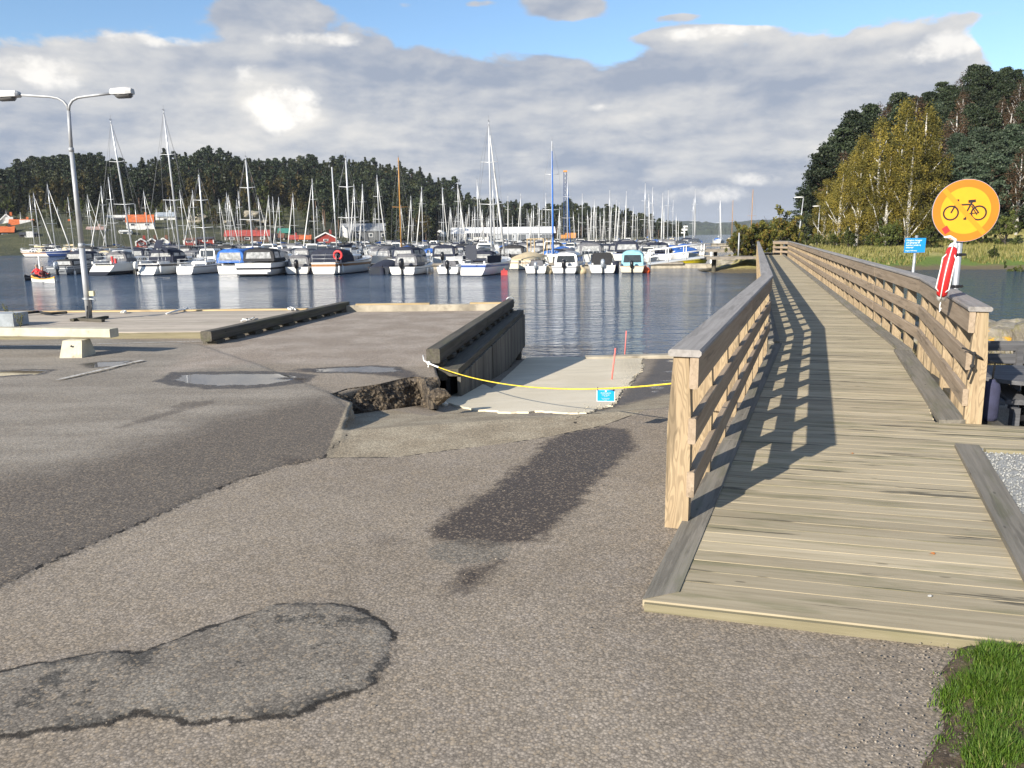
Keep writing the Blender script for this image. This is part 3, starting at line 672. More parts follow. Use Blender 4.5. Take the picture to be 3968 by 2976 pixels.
# ================================================================ FOOTBRIDGE / BOARDWALK
DZ=.048                                      # top of the planking
t_bw=thing('boardwalk','long weathered plank boardwalk leading over the water','boardwalk',(1,3.5,0))
def V3(p,z): return Vector((p[0],p[1],z))
def planks():
    b=MB()
    # near platform : planks parallel to the near edge
    e0=Vector((.60,3.47,0)); e1=Vector((1.9,3.10,0)); d0=(e1-e0).normalized(); nrm=Vector((-d0.y,d0.x,0))
    w=.142; far=Vector((19.0,62.5,0)); e0=e0+nrm*.15
    def xl(y): return float(xBL(y))+.13
    def xr(y): return float(np.interp(y,[3,6.98,11.3,62.2],[30,3.80,5.66,21.0]))
    # direction turns gradually from near edge direction to perpendicular of the bridge
    L1=(Vector((4.03,12.4,0))-Vector((.55,3.42,0))).normalized(); L2=(Vector((19.0,62.5,0))-Vector((4.03,12.4,0))).normalized()
    c=e0.copy(); i=0; b2=MB()
    while c.y<62.3:
        y=c.y
        if y<12.6: L=L1; 
        else: L=L2
        dirp=Vector((L2.y,-L2.x,0)) if y>7.4 else d0
        if 7.4<y<12.4:
            dirp=d0.lerp(Vector((L2.y,-L2.x,0)),min(1,(y-7.4)/1.)).normalized()
        nn=Vector((-dirp.y,dirp.x,0))
        step=w/ max(.3,nn.dot(L))
        # left end on the line, walk along dirp to the right limit
        a=c.copy(); a.x=xl(c.y)-.02; 
        # right end
        if y<6.6: ln=5.4
        else:
            ln=1.
            for _ in range(30):
                q=a+dirp*ln; ln+= (xr(q.y)-q.x)*.8
        if y<6.6:
            q=a+dirp*ln
        q=a+dirp*ln
        th=.04; zc=DZ-th/2+random.uniform(-.0008,.0008); jl=random.uniform(-.006,.006)
        b.beam(V3(a+nn*w/2,zc)+dirp*jl,V3(q+nn*w/2,zc),w-.008,th); b2.beam(V3(a+nn*(w-.002),DZ-.013),V3(q+nn*(w-.002),DZ-.013),.016,.018)
        c=c+L*step; i+=1
    b.build('planking',M_deck,t_bw,rel=True); b2.build('gap_shade_strip',plain('gap_shade_strip',(.035,.03,.022),.95),t_bw,rel=True)  # dark strips added between planks as painted shade, covering their sunlit sides
    b=MB()
    # front fascia + mitred front board
    Cn=Vector(at(2490,2325,DZ)); Mi=Vector(at(2632,2296,DZ)); L1=(Vector((4.06,12.35,0))-Vector((.55,3.36,0))).normalized(); s1=Vector((L1.y,-L1.x,0)); wk=(Mi-Cn).dot(s1); wf=(Mi-Cn).dot(nrm)
    def board(mbd,pts,dr,top,th):
        dr=Vector(dr).normalized(); sd=Vector((dr.y,-dr.x,0)); o=random.uniform(0,40); P_=[Vector((p[0],p[1],top)) for p in pts]; n_=len(P_)
        vs=P_+[p-Vector((0,0,th)) for p in P_]; g=[(p.dot(dr)+o,p.dot(sd)+o,p.z) for p in vs]
        mbd.add(vs,[tuple(range(n_)),tuple(range(2*n_-1,n_-1,-1))]+[(q+n_,(q+1)%n_+n_,(q+1)%n_,q) for q in range(n_)],g)
    board(b,[Cn,Cn+d0*6,Cn+d0*6+nrm*wf,Mi],d0,DZ+.002,.04)
    b.build('front_board',M_deck,t_bw,rel=True)
    b=MB(); a_=Cn+d0*.01-nrm*.013; b.beam(V3(a_,DZ-.033),V3(a_+d0*6,DZ-.033),.022,.052); b.build('front_fascia',M_edge,t_bw,rel=True)
    # kerb boards along both sides
    b=MB(); 
    Bq=Vector((4.06,12.35,0)); Cq=Vector((19.02,62.5,0)); dz=DZ+.012; A=Cn.copy(); A.z=0; Le=(Bq-A).length; sp_=.335
    board(b,[Cn,Mi,A+L1*(Le*sp_)+s1*wk,A+L1*(Le*sp_)],L1,DZ+.006,.045); board(b,[A+L1*(Le*sp_+.006),A+L1*(Le*sp_+.006)+s1*wk,Bq+s1*wk,Bq],L1,DZ+.006,.045)
    u2=(Cq-Bq).normalized(); s=Vector((u2.y,-u2.x,0)); 
    for k in range(10): b.beam(V3(Bq+s*.03+(Cq-Bq)*(k/10),dz),V3(Bq+s*.03+(Cq-Bq)*((k+1)/10-.0004),dz),.17,.05)
    b.build('kerb_board',M_kerb,t_bw,rel=True)
    b=MB(); A=Vector((4.0,6.93,0)); Bq=Vector((5.66,11.3,0)); Cq=Vector((21.0,62.2,0)); u=(Bq-A).normalized(); s=Vector((u.y,-u.x,0))
    b.beam(V3(A-s*.07,dz),V3(Bq-s*.07,dz),.22,.045,m0=.35); u2=(Cq-Bq).normalized(); s=Vector((u2.y,-u2.x,0))
    for k in range(10): b.beam(V3(Bq-s*.03+(Cq-Bq)*(k/10),dz),V3(Bq-s*.03+(Cq-Bq)*((k+1)/10-.0004),dz),.18,.05)
    b.build('kerb_board',M_kerb,t_bw,rel=True)
    # frame boards round the gravel bed at the right
    g0=at(3745,1735,DZ); g1=at(3968+90,2290,DZ); 
    b=MB(); b.beam(V3(g0,DZ+.006),V3(g1,DZ+.006),.17,.05); b.build('frame_board',M_kerb,t_bw,rel=True)
    g2=at(3815,1752,DZ); b=MB(); b.beam(V3(g2,DZ+.004),V3(g2+d0*5+Vector((0,.3,0)),DZ+.004),.06,.05); b.build('frame_board',M_edge,t_bw,rel=True)
    # beams and supports under the bridge
    b=MB()
    for off in (.22,1.0,1.8):
        s=Vector((u2.y,-u2.x,0)); p0=Vector((4.03,12.4,0))+s*off; b.beam(V3(p0,DZ-.18),V3(p0+(Vector((19,62.5,0))-Vector((4.03,12.4,0))),DZ-.18),.12,.24)
    for off in (.15,2.6): b.beam((1.1+off,4.6,-.02),(4.0+off*.7,12.2,-.02),.1,.09)
    b.build('bearer',M_dark,t_bw,rel=True)
    for k in range(7):
        for off in (.2,1.8):
            s=Vector((u2.y,-u2.x,0)); p0=Vector((4.03,12.4,0))+s*off+u2*(5+k*7.2); b=MB(); b.tube([V3(p0,-3),V3(p0,DZ-.31)],.13,10); b.build('bridge_pile',M_dark,t_bw,rel=True)
planks()

def railing(name,label,pts,inner,spacings,zpost=-.18,hcap=1.09):
    """pts: polyline in plan of the post line; inner=+1 boards on the right hand side of travel, -1 left"""
    t=thing(name,label,'railing',V3(pts[0],0))
    segs=[(Vector((*a,0)),Vector((*b,0))) for a,b in zip(pts[:-1],pts[1:])]
    PW,PD=.098,.145
    # boards
    names=(('handrail_board',.115,.185,hcap-.135),('middle_rail',.07,.155,.61),('lower_rail',.07,.155,.285))
    dirs=[(b-a).normalized() for a,b in segs]
    def mit(i):   # tan of half the turning angle between seg i and i+1
        a=dirs[i];c=dirs[i+1]; cr=a.cross(c).z; return math.tan(math.asin(max(-1,min(1,cr)))/2)
    for nm,ww,hh,zc in names:
        ww=.045 if nm!='handrail_board' else .05
        b=MB()
        for i,(a,c) in enumerate(segs):
            d=dirs[i]; s=Vector((d.y,-d.x,0))*inner*(PW/2+ww/2+.002)
            m0=(-mit(i-1) if i>0 else 0); m1=(mit(i) if i<len(segs)-1 else 0)
            off=s; a2=a+off+(d*(m0*off.dot(Vector((d.y,-d.x,0)))) if i>0 else -d*.06); c2=c+off+(d*(m1*off.dot(Vector((d.y,-d.x,0)))) if i<len(segs)-1 else d*.05)
            L=(c2-a2).length; k=max(1,int(L/4.8+.5))
            for j in range(k):
                p=a2.lerp(c2,j/k); q=a2.lerp(c2,(j+1)/k-(.0006 if j<k-1 else 0))
                b.beam(V3(p,zc),V3(q,zc),ww,hh,ch=.006,m0=m0 if j==0 else 0,m1=m1 if j==k-1 else 0)
        b.build(nm,M_rail,t,rel=True)
    b=MB()
    for i,(a,c) in enumerate(segs):
        d=dirs[i]; r=Vector((d.y,-d.x,0)); s=r*inner*.022
        m0=(-mit(i-1) if i>0 else 0); m1=(mit(i) if i<len(segs)-1 else 0)
        a2=a+s+(d*m0*s.dot(r) if i>0 else -d*.075); c2=c+s+(d*m1*s.dot(r) if i<len(segs)-1 else d*.06)
        L=(c2-a2).length; k=max(1,int(L/4.8+.5))
        for j in range(k):
            b.beam(V3(a2.lerp(c2,j/k),hcap-.018),V3(a2.lerp(c2,(j+1)/k-(.0006 if j<k-1 else 0)),hcap-.018),.19,.042,ch=.012,m0=m0 if j==0 else 0,m1=m1 if j==k-1 else 0)
    b.build('handrail_cap',M_cap,t,rel=True)
    np_=0
    for i,(a,c) in enumerate(segs):
        L=(c-a).length; sp=spacings[i]; k=int(L/sp); d=dirs[i]; s=Vector((d.y,-d.x,0))
        for j in range(k+ (1 if i==len(segs)-1 else 0)):
            if np_>=100: break
            p=a+d*(sp*j*(L/(k*sp)))
            b=MB(); o=random.uniform(0,60)
            # post : wide below, tapered on the outside above and below
            zt=hcap-.042; prof=[(-PD/2,zpost),( PD/2*.8,zpost),(PD/2,zpost+.12),(PD/2,.62),(PD*.30,zt),(-PD*.34,zt),(-PD/2,.66)]
            # widths across the rail line: profile in (s, z), thickness along d
            vs=[];g=[]
            for e in (-1,1):
                for q,z in prof:
                    w=p+d*(e*PW/2)+s*(-inner)*(q*.95-.02+PD/2-PW/2)
                    vs.append((w.x,w.y,z)); g.append((z+o,q+o*.3,e*PW/2))
            n=len(prof); fs=[tuple(range(n)),tuple(range(2*n-1,n-1,-1))]+[(a_+n,(a_+1)%n+n,(a_+1)%n,a_) for a_ in range(n)]
            b.add(vs,fs,g); b.build('post',M_post,t,rel=True); np_+=1
    return t
railing('timber_railing','timber railing on the left side of the boardwalk, next to the slipway',[(1.00,4.62),(3.98,12.55),(18.5,60.6)],1,(.98,1.02))
rr=railing('timber_railing','timber railing on the right side of the boardwalk, behind the bicycle sign',[(4.12,6.98),(5.95,11.45),(20.85,60.6),(20.4,62.6)],-1,(.92,1.15,1.0))

# gravel bed and grass at the right edge
M_grav=plain('grey_gravel',(.22,.22,.21),.9,0,.35,60,.8)
g0=at(3745,1735,.05);g1=at(4060,2300,.05)
b=MB(); b.add([(g0.x+.03,g0.y,.05),(g0.x+6,g0.y-1.6,.05),(g1.x+5,g1.y-1,.05),(g1.x,g1.y,.05)],[(3,2,1,0)])
for i in range(5200):
    u=random.random();v=random.random(); a=Vector((g0.x+.05,g0.y-.03,0)).lerp(Vector((g1.x,g1.y,0)),v); c=a+Vector((u*1.5+.04,-u*.4,0)); r=random.uniform(.006,.013)
    pts=[Vector((random.uniform(-1,1),random.uniform(-1,1),random.uniform(-.6,.8))) for _ in range(5)]
    vs=[c+Vector((0,0,.052+r*.3))+Vector(k)*r*random.uniform(.7,1.2) for k in((1,0,0),(0,1,0),(-1,0,0),(0,-1,0),(0,0,.8),(0,0,-.6))]
    b.add(vs,[(0,1,4),(1,2,4),(2,3,4),(3,0,4),(1,0,5),(2,1,5),(3,2,5),(0,3,5)])
o=b.build('gravel_bed',plain('gravel_stones',(.27,.27,.255),.9,0,.4,55)); o['kind']='stuff'
# platform continues right of the gravel (outside the photo) - verge with grass
grass_edge=[(3790,2478),(3740,2560),(3735,2640),(3700,2720),(3745,2800),(3705,2880),(3650,2990),(3600,3200)]
GE=[at(x,y,0) for x,y in grass_edge]
def in_grass(x,y,m=0.):
    xe=np.interp(y,[p.y for p in GE[::-1]],[p.x for p in GE[::-1]]); d0=Vector((1.3,-.37)).normalized(); 
    return x-xe-m-.05*mn.noise(Vector((x*4,y*4,0)))-.04*mn.noise(Vector((x*14,y*14,4)))
def soil():
    b=MB(); nx,ny=60,70; vs=[]
    for j in range(ny+1):
        for i in range(nx+1):
            y=GE[-1].y-1.2+(3.17-GE[-1].y+1.2)*j/ny; xe=float(np.interp(y,[p.y for p in GE[::-1]],[p.x for p in GE[::-1]])); x=xe-.07+i/nx*3.2
            x+=.035*mn.noise(Vector((3,y*9,1)))*(1 if i<4 else 0)
            g=in_grass(x,y); z=.022+.035*float(sstep(-.1,.25,g))+.012*mn.noise(Vector((x*8,y*8,1)))+.006*mn.noise(Vector((x*30,y*30,1)))
            yy=min(y,3.50-.285*(x-.6)-.02)
            if i==0: z=.005
            vs.append((x,yy,z))
    b.add(vs,[(j*(nx+1)+i,j*(nx+1)+i+1,(j+1)*(nx+1)+i+1,(j+1)*(nx+1)+i) for j in range(ny) for i in range(nx)],smooth=True)
    m,t,bs=newmat('dark_soil'); tc=t.n('TexCoord').outputs['Object']; n=t.noise(tc,18.,6,.75)
    c=t.mix(t.ss(n,.4,.65),(.045,.030,.018),(.13,.092,.056)); v=t.vor(tc,130.,'F1',1); s=t.n('SeparateColor'); t.l(v,s.inputs[0]); c=t.mix(t.m('GREATER_THAN',s.outputs[0],.93),c,(.25,.20,.15))
    t.l(c,bs.inputs['Base Color']); bs.inputs['Roughness'].default_value=.95; bump(t,bs,n,1.,.02)
    o=b.build('soil',m); o['kind']='structure'
soil()
def leafmat(name,cols,rough=.55,trans=.35,scale=0):
    m,t,b=newmat(name); r=t.attr('rnd','Fac'); cr=t.n('ValToRGB'); t.l(r,cr.inputs[0]); el=cr.color_ramp.elements
    el[0].color=(*cols[0],1); el[1].color=(*cols[-1],1)
    for i,c in enumerate(cols[1:-1]): e=el.new((i+1)/(len(cols)-1)); e.color=(*c,1)
    col=cr.outputs[0]
    oi=t.n('ObjectInfo'); v=t.m('MULTIPLY_ADD',oi.outputs['Random'],.5,.75); vm=t.n('VectorMath',operation='SCALE'); t.l(col,vm.inputs[0]); t.l(v,vm.inputs[3]); col=vm.outputs[0]
    t.l(col,b.inputs['Base Color']); b.inputs['Roughness'].default_value=rough; b.inputs['Specular IOR Level'].default_value=.25
    o=[n for n in t.nt.nodes if n.type=='OUTPUT_MATERIAL'][0]
    tr=t.n('BsdfTranslucent'); t.l(col,tr.inputs[0]); mx=t.n('MixShader'); mx.inputs[0].default_value=trans; t.l(b.outputs[0],mx.inputs[1]); t.l(tr.outputs[0],mx.inputs[2]); t.l(mx.outputs[0],o.inputs[0])
    return m
M_grass=leafmat('grass_blades',[(.038,.080,.010),(.075,.145,.015),(.125,.205,.025),(.26,.25,.09)])
def grass():
    b=MB(); n=0
    vs=[];fs=[];rn=[]
    ylo=1.9
    while n<34000:
        y=random.uniform(ylo,3.3); x=random.uniform(1.15,3.3); g=in_grass(x,y)
        if g<.0 and not(g>-.10 and random.random()<.05+.5*max(0,g+.05)/.05): continue
        if y>3.50-.285*(x-.6)-.03: continue
        px,py=proj((x,y,.05))
        if px>4300 or py>3250: continue
        n+=1; h=random.uniform(.02,.06)*(1.+1.1*mn.noise(Vector((x*6,y*6,9))))*min(1,.55+max(0,g)*3.5) ; w=random.uniform(.0012,.0026)
        a=random.uniform(0,6.28); bend=random.uniform(.25,1.)*h; dx,dy=math.cos(a),math.sin(a); sx,sy=-dy*w,dx*w; z=.03+.012*mn.noise(Vector((x*8,y*8,1)))-(.02 if g<.05 else 0)
        k=len(vs); vs+=[(x-sx,y-sy,z),(x+sx,y+sy,z),(x+dx*bend*.4-sx*.8,y+dy*bend*.4-sy*.8,z+h*.6),(x+dx*bend*.4+sx*.8,y+dy*bend*.4+sy*.8,z+h*.6),(x+dx*bend,y+dy*bend,z+h)]
        fs+=[(k,k+1,k+3,k+2),(k+2,k+3,k+4)]; 
        q=min(1,max(0,random.gauss(.45,.2)+(.35 if random.random()<.06 else 0))); rn+=[q]*5
    b.v=vs;b.f=fs;b.g=vs;b.r=rn;b.sm=[True]*len(fs); o=b.build('grass',M_grass); o['kind']='stuff'
grass()
def grit():
    b=MB(); rr=random.Random(8); d0=Vector((1.3,-.37,0)).normalized(); n0=Vector((-d0.y,d0.x,0)); c0=at(2490,2325,0)
    for i in range(900):
        if i<420: c=c0+d0*rr.uniform(.0,1.7)-n0*abs(rr.gauss(.02,.03))
        elif i<700:
            y=rr.uniform(1.9,3.2); x=float(np.interp(y,[p.y for p in GE[::-1]],[p.x for p in GE[::-1]]))-.1-abs(rr.gauss(0,.16)); c=Vector((x,y,0))
        else: c=Vector((rr.uniform(-2.5,2),rr.uniform(2,7),0))
        r=rr.uniform(.0015,.006); b.add([c+Vector((0,0,.012+r*.5))+Vector(q)*r*rr.uniform(.6,1.3) for q in((1,0,0),(0,1,0),(-1,0,0),(0,-1,0),(0,0,.8),(0,0,-.6))],[(0,1,4),(1,2,4),(2,3,4),(3,0,4),(1,0,5),(2,1,5),(3,2,5),(0,3,5)])
    o=b.build('grit',plain('grit_stones',(.26,.22,.17),.9,0,.5,40)); o['kind']='stuff'
grit()

# leaves, twigs and pebbles on the platform
def scatter_small():
    M_ol=plain('orange_leaf',(.45,.16,.04),.7,0,.3,20); M_bl=plain('dark_leaf',(.05,.045,.025),.8,0,.3,20)
    for k,(px,py,m,s,lab) in enumerate([(3612,2147,M_ol,.016,'single orange leaf lying on the planks in the lower right'),(3301,1758,M_ol,.012,'tiny orange leaf lying in the middle of the boardwalk'),(3457,2455,M_ol,.013,'curled orange leaf on the asphalt along the front board'),(2547,2362,M_ol,.013,'brown leaf on the asphalt near the platform corner')]):
        q=at(px,py,DZ+.003 if k<2 else .012); b=MB(); pts=[(math.cos(a)*s*(1+.25*math.sin(3*a)),math.sin(a)*s*.7,.004*math.sin(2*a)+.004) for a in np.linspace(0,6.28,10)[:-1]]
        b.add(pts,[tuple(range(9))]); o=b.build('leaf',m); o.location=q; tag(o,lab,'leaf')
    for k,(px,py,s,lab) in enumerate([(3028,2415,.016,'grey angular pebble lying against the front board'),(2603,2363,.008,'thin pale pebble by the gap under the platform corner'),(2890,2403,.006,'small pebble between the gap and the larger grey pebble'),(3605,2312,.012,'pale pebble lying on the planks in the lower right')]):
        q=at(px,py,.012 if k<3 else DZ+.004); b=MB(); stone(b,(0,0,s*.3),(s,s*.7,s*.5),k+20,1); o=b.build('pebble',plain('pale_pebble',(.33,.33,.32),.8)); o.location=q; tag(o,lab,'pebble')
scatter_small()

# ================================================================ RIGHT : bank, rocks, picnic bench
def rockmat():
    m,t,b=newmat('lichen_rock'); tc=t.n('TexCoord').outputs['Object']; oi=t.n('ObjectInfo').outputs['Random']
    n=t.noise(tc,2.2,6,.65); c=t.mix(t.ss(n,.35,.65),(.17,.15,.115),(.36,.32,.25)); c=t.mix(t.ss(t.noise(tc,5.5,5,.7),.50,.62,0,.75),c,(.19,.17,.07))
    c=t.mix(t.m('MULTIPLY',t.ss(t.noise(tc,3.1,5,.7),.50,.58),t.ss(t.attr('yl'),.2,.8)),c,(.50,.27,.03))
    t.l(c,b.inputs['Base Color']); b.inputs['Roughness'].default_value=.9; bump(t,b,t.noise(tc,9.,6,.7),.8,.05); return m
M_rock=rockmat()
rocks=[(3440,1285,.75,.4,0,'pale rounded boulder behind the right railing'),(3330,1262,.8,.45,0,'flat grey rock seen between the railing posts'),(3500,1275,.55,.35,0,'small mossy rock left of the life buoy post'),(3850,1345,.55,.42,1,'boulder covered in bright orange lichen'),(3790,1285,.75,.3,0,'low dark rock at the water edge behind the orange boulder'),
       (3935,1330,.9,.45,0,'large pale flat-topped rock right of the orange boulder'),(3900,1385,.42,.25,.5,'small yellowish stone in front of the orange boulder'),(3590,1270,.8,.45,.3,'mossy boulder just right of the life buoy'),(4100,1360,1.,.6,0,'broad grey rock at the right edge of the photo'),(3690,1310,.6,.4,.2,'rock half hidden behind the sign pole'),(3250,1235,.7,.35,0,'low rock at the inlet shore behind the railing'),(3960,1290,.8,.35,0,'flat light rock at the waterline on the far right'),(3555,1345,.5,.3,0,'stone in dry grass between two railing posts'),(3400,1350,.45,.25,0,'stone in dry grass below the rail, left of the mossy ones')]
for k,(px,py,r,h,yl,lab) in enumerate(rocks):
    z=-.6; 
    for _ in range(20): q=at(px,py,z+h*.3); z=.6*z+.4*float(zbank(np.float64(q.x),np.float64(q.y)))
    b=MB(); stone(b,(0,0,0),(r,r*.8,h),k+40,4); o=b.build('rock',M_rock); o.location=(q.x,q.y,max(z,-1.3)+h*.15); a=o.data.attributes.new('yl','FLOAT','POINT'); a.data.foreach_set('value',[float(yl)]*len(o.data.vertices)); tag(o,lab,'rock','rocks along the inlet shore')
# dry grass on the right bank
M_dry=leafmat('dry_grass',[(.12,.09,.04),(.22,.17,.08),(.30,.25,.12),(.14,.15,.05)])
def tufts(name,n,fx,hmin,hmax,wd,mat,lean=.5):
    vs=[];fs=[];rn=[];k=0
    while k<n:
        p=fx()
        if p is None: continue
        x,y,z=p;k+=1; h=random.uniform(hmin,hmax);w=wd*random.uniform(.6,1.3);a=random.uniform(0,6.28);bd=h*random.uniform(.1,lean);dx,dy=math.cos(a),math.sin(a)
        i=len(vs); vs+=[(x-dy*w,y+dx*w,z-.03),(x+dy*w,y-dx*w,z-.03),(x+dx*bd,y+dy*bd,z+h)]; fs.append((i,i+1,i+2)); rn+=[min(1,max(0,random.gauss(.45,.25)))]*3
    b=MB(); b.v=vs;b.f=fs;b.g=vs;b.r=rn;b.sm=[False]*len(fs); o=b.build(name,mat); o['kind']='stuff'; return o
def fbank():
    y=random.uniform(9.5,18); x=float(xBR(y))+random.uniform(-.3,9)
    if y<12.5 and x>float(xBR(y))+.5: return None
    if mn.noise(Vector((x*.7,y*.7,0)))<-.05: return None
    return x,y,float(zbank(np.float64(x),np.float64(y)))
tufts('dry_grass',9000,fbank,.12,.38,.010,M_dry)
M_bench=wood('grey_bench_wood',(.075,.075,.078),(.13,.13,.135),darkamt=.25)
zb0=-.50
t=thing('park_bench','dark grey plank bench with two back boards behind the right post','bench',(6.2,9.6,zb0))
for k,(yt,yb) in enumerate(((1321,1358),(1370,1408))):
    a=atY(3795,yt,9.9); c=atY(3795,yb,9.9); zc=(a.z+c.z)/2; hh=a.z-c.z; b=MB(); b.beam((a.x,9.9,zc),(a.x+4.5,9.3,zc),.05,hh,ch=.006); b.build('back_board',M_bench,t,rel=True)
b=MB(); a=atY(3800,1440,9.75); b.beam((a.x,9.72,a.z-.03),(a.x+4.5,9.15,a.z-.03),.16,.04); b.beam((a.x,9.54,a.z-.03),(a.x+4.5,8.97,a.z-.03),.16,.04); b.build('seat',M_bench,t,rel=True)
for k in range(2):
    x=a.x+.5+k*2.2; b=MB(); b.box((x,9.9-.13*(.5+k*2.2),(zb0+.3)/2),(.08,.09,.3-zb0)); b.box((x,9.6-.13*(.5+k*2.2),zb0/2+.0),(.08,.4,.07)); b.build('leg',M_bench,t,rel=True)
t=thing('picnic_table','dark round picnic table at the right edge behind the platform','table',(6.1,8.2,zb0))
c=atY(3990,1455,8.35); b=MB(); b.tube([(c.x,8.35,c.z-.02),(c.x,8.35,c.z+.02)],.58,32,smooth=False); b.build('table_top',M_bench,t,rel=True)
b=MB(); b.tube([(c.x-.02,8.35,zb0),(c.x-.02,8.35,c.z-.02)],.05,10); b.build('leg',M_blackp,t,rel=True)
b=MB(); b.tube([(c.x+.05,8.2,c.z+.02),(c.x+.05,8.2,c.z+.035)],.14,24,smooth=False); b.build('plate',M_rwhite,t,rel=True)
b=MB(); q0=atY(3815,1455,9.); q1=atY(3945,1560,8.0); b.beam(q0,q1,.22,.05,ch=.006); q0=q0-Vector((.24,.0,0)); q1=q1-Vector((.24,0,0)); b.beam(q0,q1,.2,.05,ch=.006); b.build('bench_seat',M_bench,t,rel=True)
for q,f in ((q0,.15),(q1,-.15)): b=MB(); b.box((q.x+.12,q.y+f,(zb0+q.z)/2-.02),(.07,.07,q.z-zb0)); b.build('leg',M_bench,t,rel=True)

# fender hanging from the end post
fx=atY(3838,1545,7.15)
t=thing('boat_fender','dark blue cylindrical fender hanging on black rope beside the end post','fender',(fx.x,7.15,fx.z-.25))
zt=atY(3838,1478,7.15).z; zb_=atY(3838,1632,7.15).z
b=MB(); r=.073; b.tube([(fx.x,7.15,zb_),(fx.x,7.15,zb_+.015),(fx.x,7.15,zb_+.05),(fx.x,7.15,zt-.06),(fx.x,7.15,zt-.02),(fx.x,7.15,zt+.0),(fx.x,7.15,zt+.02)],[.03,.058,r,r,.062,.03,.025],20); b.build('body',plain('fender_cover',(.035,.037,.075),.9,0,.2,8,.3),t,rel=True)
R0=atY(3742,1352,6.93); R1=atY(3775,1370,6.86); R2=atY(3815,1395,6.95); 
b=MB(); b.tube([R0+Vector((0,.05,0)),R0,R1,R2,Vector((fx.x-.02,7.1,R2.z-.05)),Vector((fx.x,7.15,zt+.01))],.008,7); b.tube([R1,R1+Vector((-.01,-.01,-.11)),R1+Vector((-.035,0,-.23))],.010,7); b.ell(R1,(.017,.017,.017)); b.ell(R1+Vector((-.012,-.01,-.11)),(.02,.02,.022)); b.ell(R2,(.016,.016,.02)); b.tube([R1,R2+Vector((.0,-.01,-.012))],.008,6)
b.build('rope',M_roped,t,rel=True)

# ================================================================ BICYCLE SIGN + LIFE BUOY
SY=9.15
pb=at(3662,1520,DZ); 
top=atY(3722,900,SY)
bx=atY(3664,1517,SY).x; tx=atY(3716,960,SY).x
t=thing('traffic_sign','round yellow and orange no-cycling sign on a galvanised pole','sign',(bx,SY,zp0) if False else (bx,SY,0))
zp0=atY(3664,1517,SY).z; lean=(tx-bx)/( atY(3716,960,SY).z-zp0)
def pole(z): return Vector((bx+(z-zp0)*lean,SY,z))
b=MB(); ctr=atY(3740,816,SY-.05); b.tube([pole(zp0-.02),pole(ctr.z+.2)],.034,16); b.build('pole',M_galv,t,rel=True)
n=Vector((-.22,-.97,0)).normalized(); ux=Vector((-n.y,n.x,0)); uz=Vector((0,0,1)); 
rot=Matrix((ux,uz,-n*-1)).transposed()    # columns: right, up, towards viewer
rot=Matrix(((ux.x,uz.x,n.x),(ux.y,uz.y,n.y),(ux.z,uz.z,n.z)))
roll=Matrix.Rotation(R(-2.5),3,'Z')
def S2(x,y,z=0): return ctr+rot@(roll@Vector((x,y,z)))
RS=(atY(3858,816,SY).x-atY(3622,816,SY).x)/2*1.0
def flat(mb_,pts,z0,z1): 
    mb_.poly([S2(x,y,z0) for x,y in pts],rot@Vector((0,0,z1-z0)))
def circ(r,n=64,cx=0,cy=0): return [(cx+r*math.cos(2*math.pi*i/n),cy+r*math.sin(2*math.pi*i/n)) for i in range(n)]
def paint(name,c,rough=.45): return plain(name,c,rough,0,.05,5)
P_or=paint('sign_orange',(.76,.165,.008)); P_ye=paint('sign_yellow',(.76,.32,.012)); P_bk=paint('sign_black',(.02,.018,.016)); P_rd=paint('sticker_red',(.55,.03,.025))
b=MB(); flat(b,circ(RS,72),0,.018); b.build('backing_disc',M_galv,t,rel=True)
def ringp(mb_,r0,r1,z0,z1,cx=0,cy=0,n=64):
    for i in range(n):
        a=2*math.pi*i/n;c=2*math.pi*(i+1)/n; flat(mb_,[(cx+r0*math.cos(a),cy+r0*math.sin(a)),(cx+r1*math.cos(a),cy+r1*math.sin(a)),(cx+r1*math.cos(c),cy+r1*math.sin(c)),(cx+r0*math.cos(c),cy+r0*math.sin(c))],z0,z1)
b=MB(); flat(b,circ(RS*.985,72),.0185,.0195); b.build('orange_face',P_or,t,rel=True)
b=MB(); flat(b,circ(RS*.745,72),.0198,.0205); b.build('yellow_field',P_ye,t,rel=True)
def seg(mb_,x0,y0,x1,y1,w,z0=.0208,z1=.0216):
    d=Vector((x1-x0,y1-y0)); d.normalize(); s=Vector((-d.y,d.x))*w/2; flat(mb_,[(x0-s.x,y0-s.y),(x1-s.x,y1-s.y),(x1+s.x,y1+s.y),(x0+s.x,y0+s.y)],z0,z1)
b=MB(); k=RS/.30
def bs(*a): seg(b,*[q*k for q in a[:4]],a[4]*k*1.75,.0208+len(b.v)*2e-7,.0216+len(b.v)*2e-7)
wl=(-.130,-.028);wr=(.118,-.020)
ringp(b,.057*k,.073*k,.0208,.0215,wl[0]*k,wl[1]*k,40); ringp(b,.057*k,.073*k,.0208,.0215,wr[0]*k,wr[1]*k,40)
bs(-.130,-.028,-.098,.050,.009);bs(-.098,.05,-.103,.088,.008);bs(-.103,.088,-.07,.097,.012);bs(-.098,.062,-.035,-.012,.007);bs(-.035,-.012,.012,-.050,.008);bs(-.06,.052,.052,.060,.009)
bs(.048,.088,.0,-.04,.009);bs(.012,.086,.078,.095,.016);bs(.052,.06,.118,-.020,.008);bs(.118,-.02,.030,-.028,.006);bs(.046,.045,.104,-.038,.006);bs(.012,-.045,.004,-.080,.010);bs(-.012,-.082,.016,-.080,.010);bs(.008,-.045,-.02,-.02,.012)
b.build('bicycle_symbol',P_bk,t,rel=True)
b=MB(); seg(b,-RS*.72,RS*.64,RS*.64,-RS*.72,RS*.15,.0220,.0226); b.build('diagonal_bar',paint('sign_bar',(.76,.24,.010)),t,rel=True)
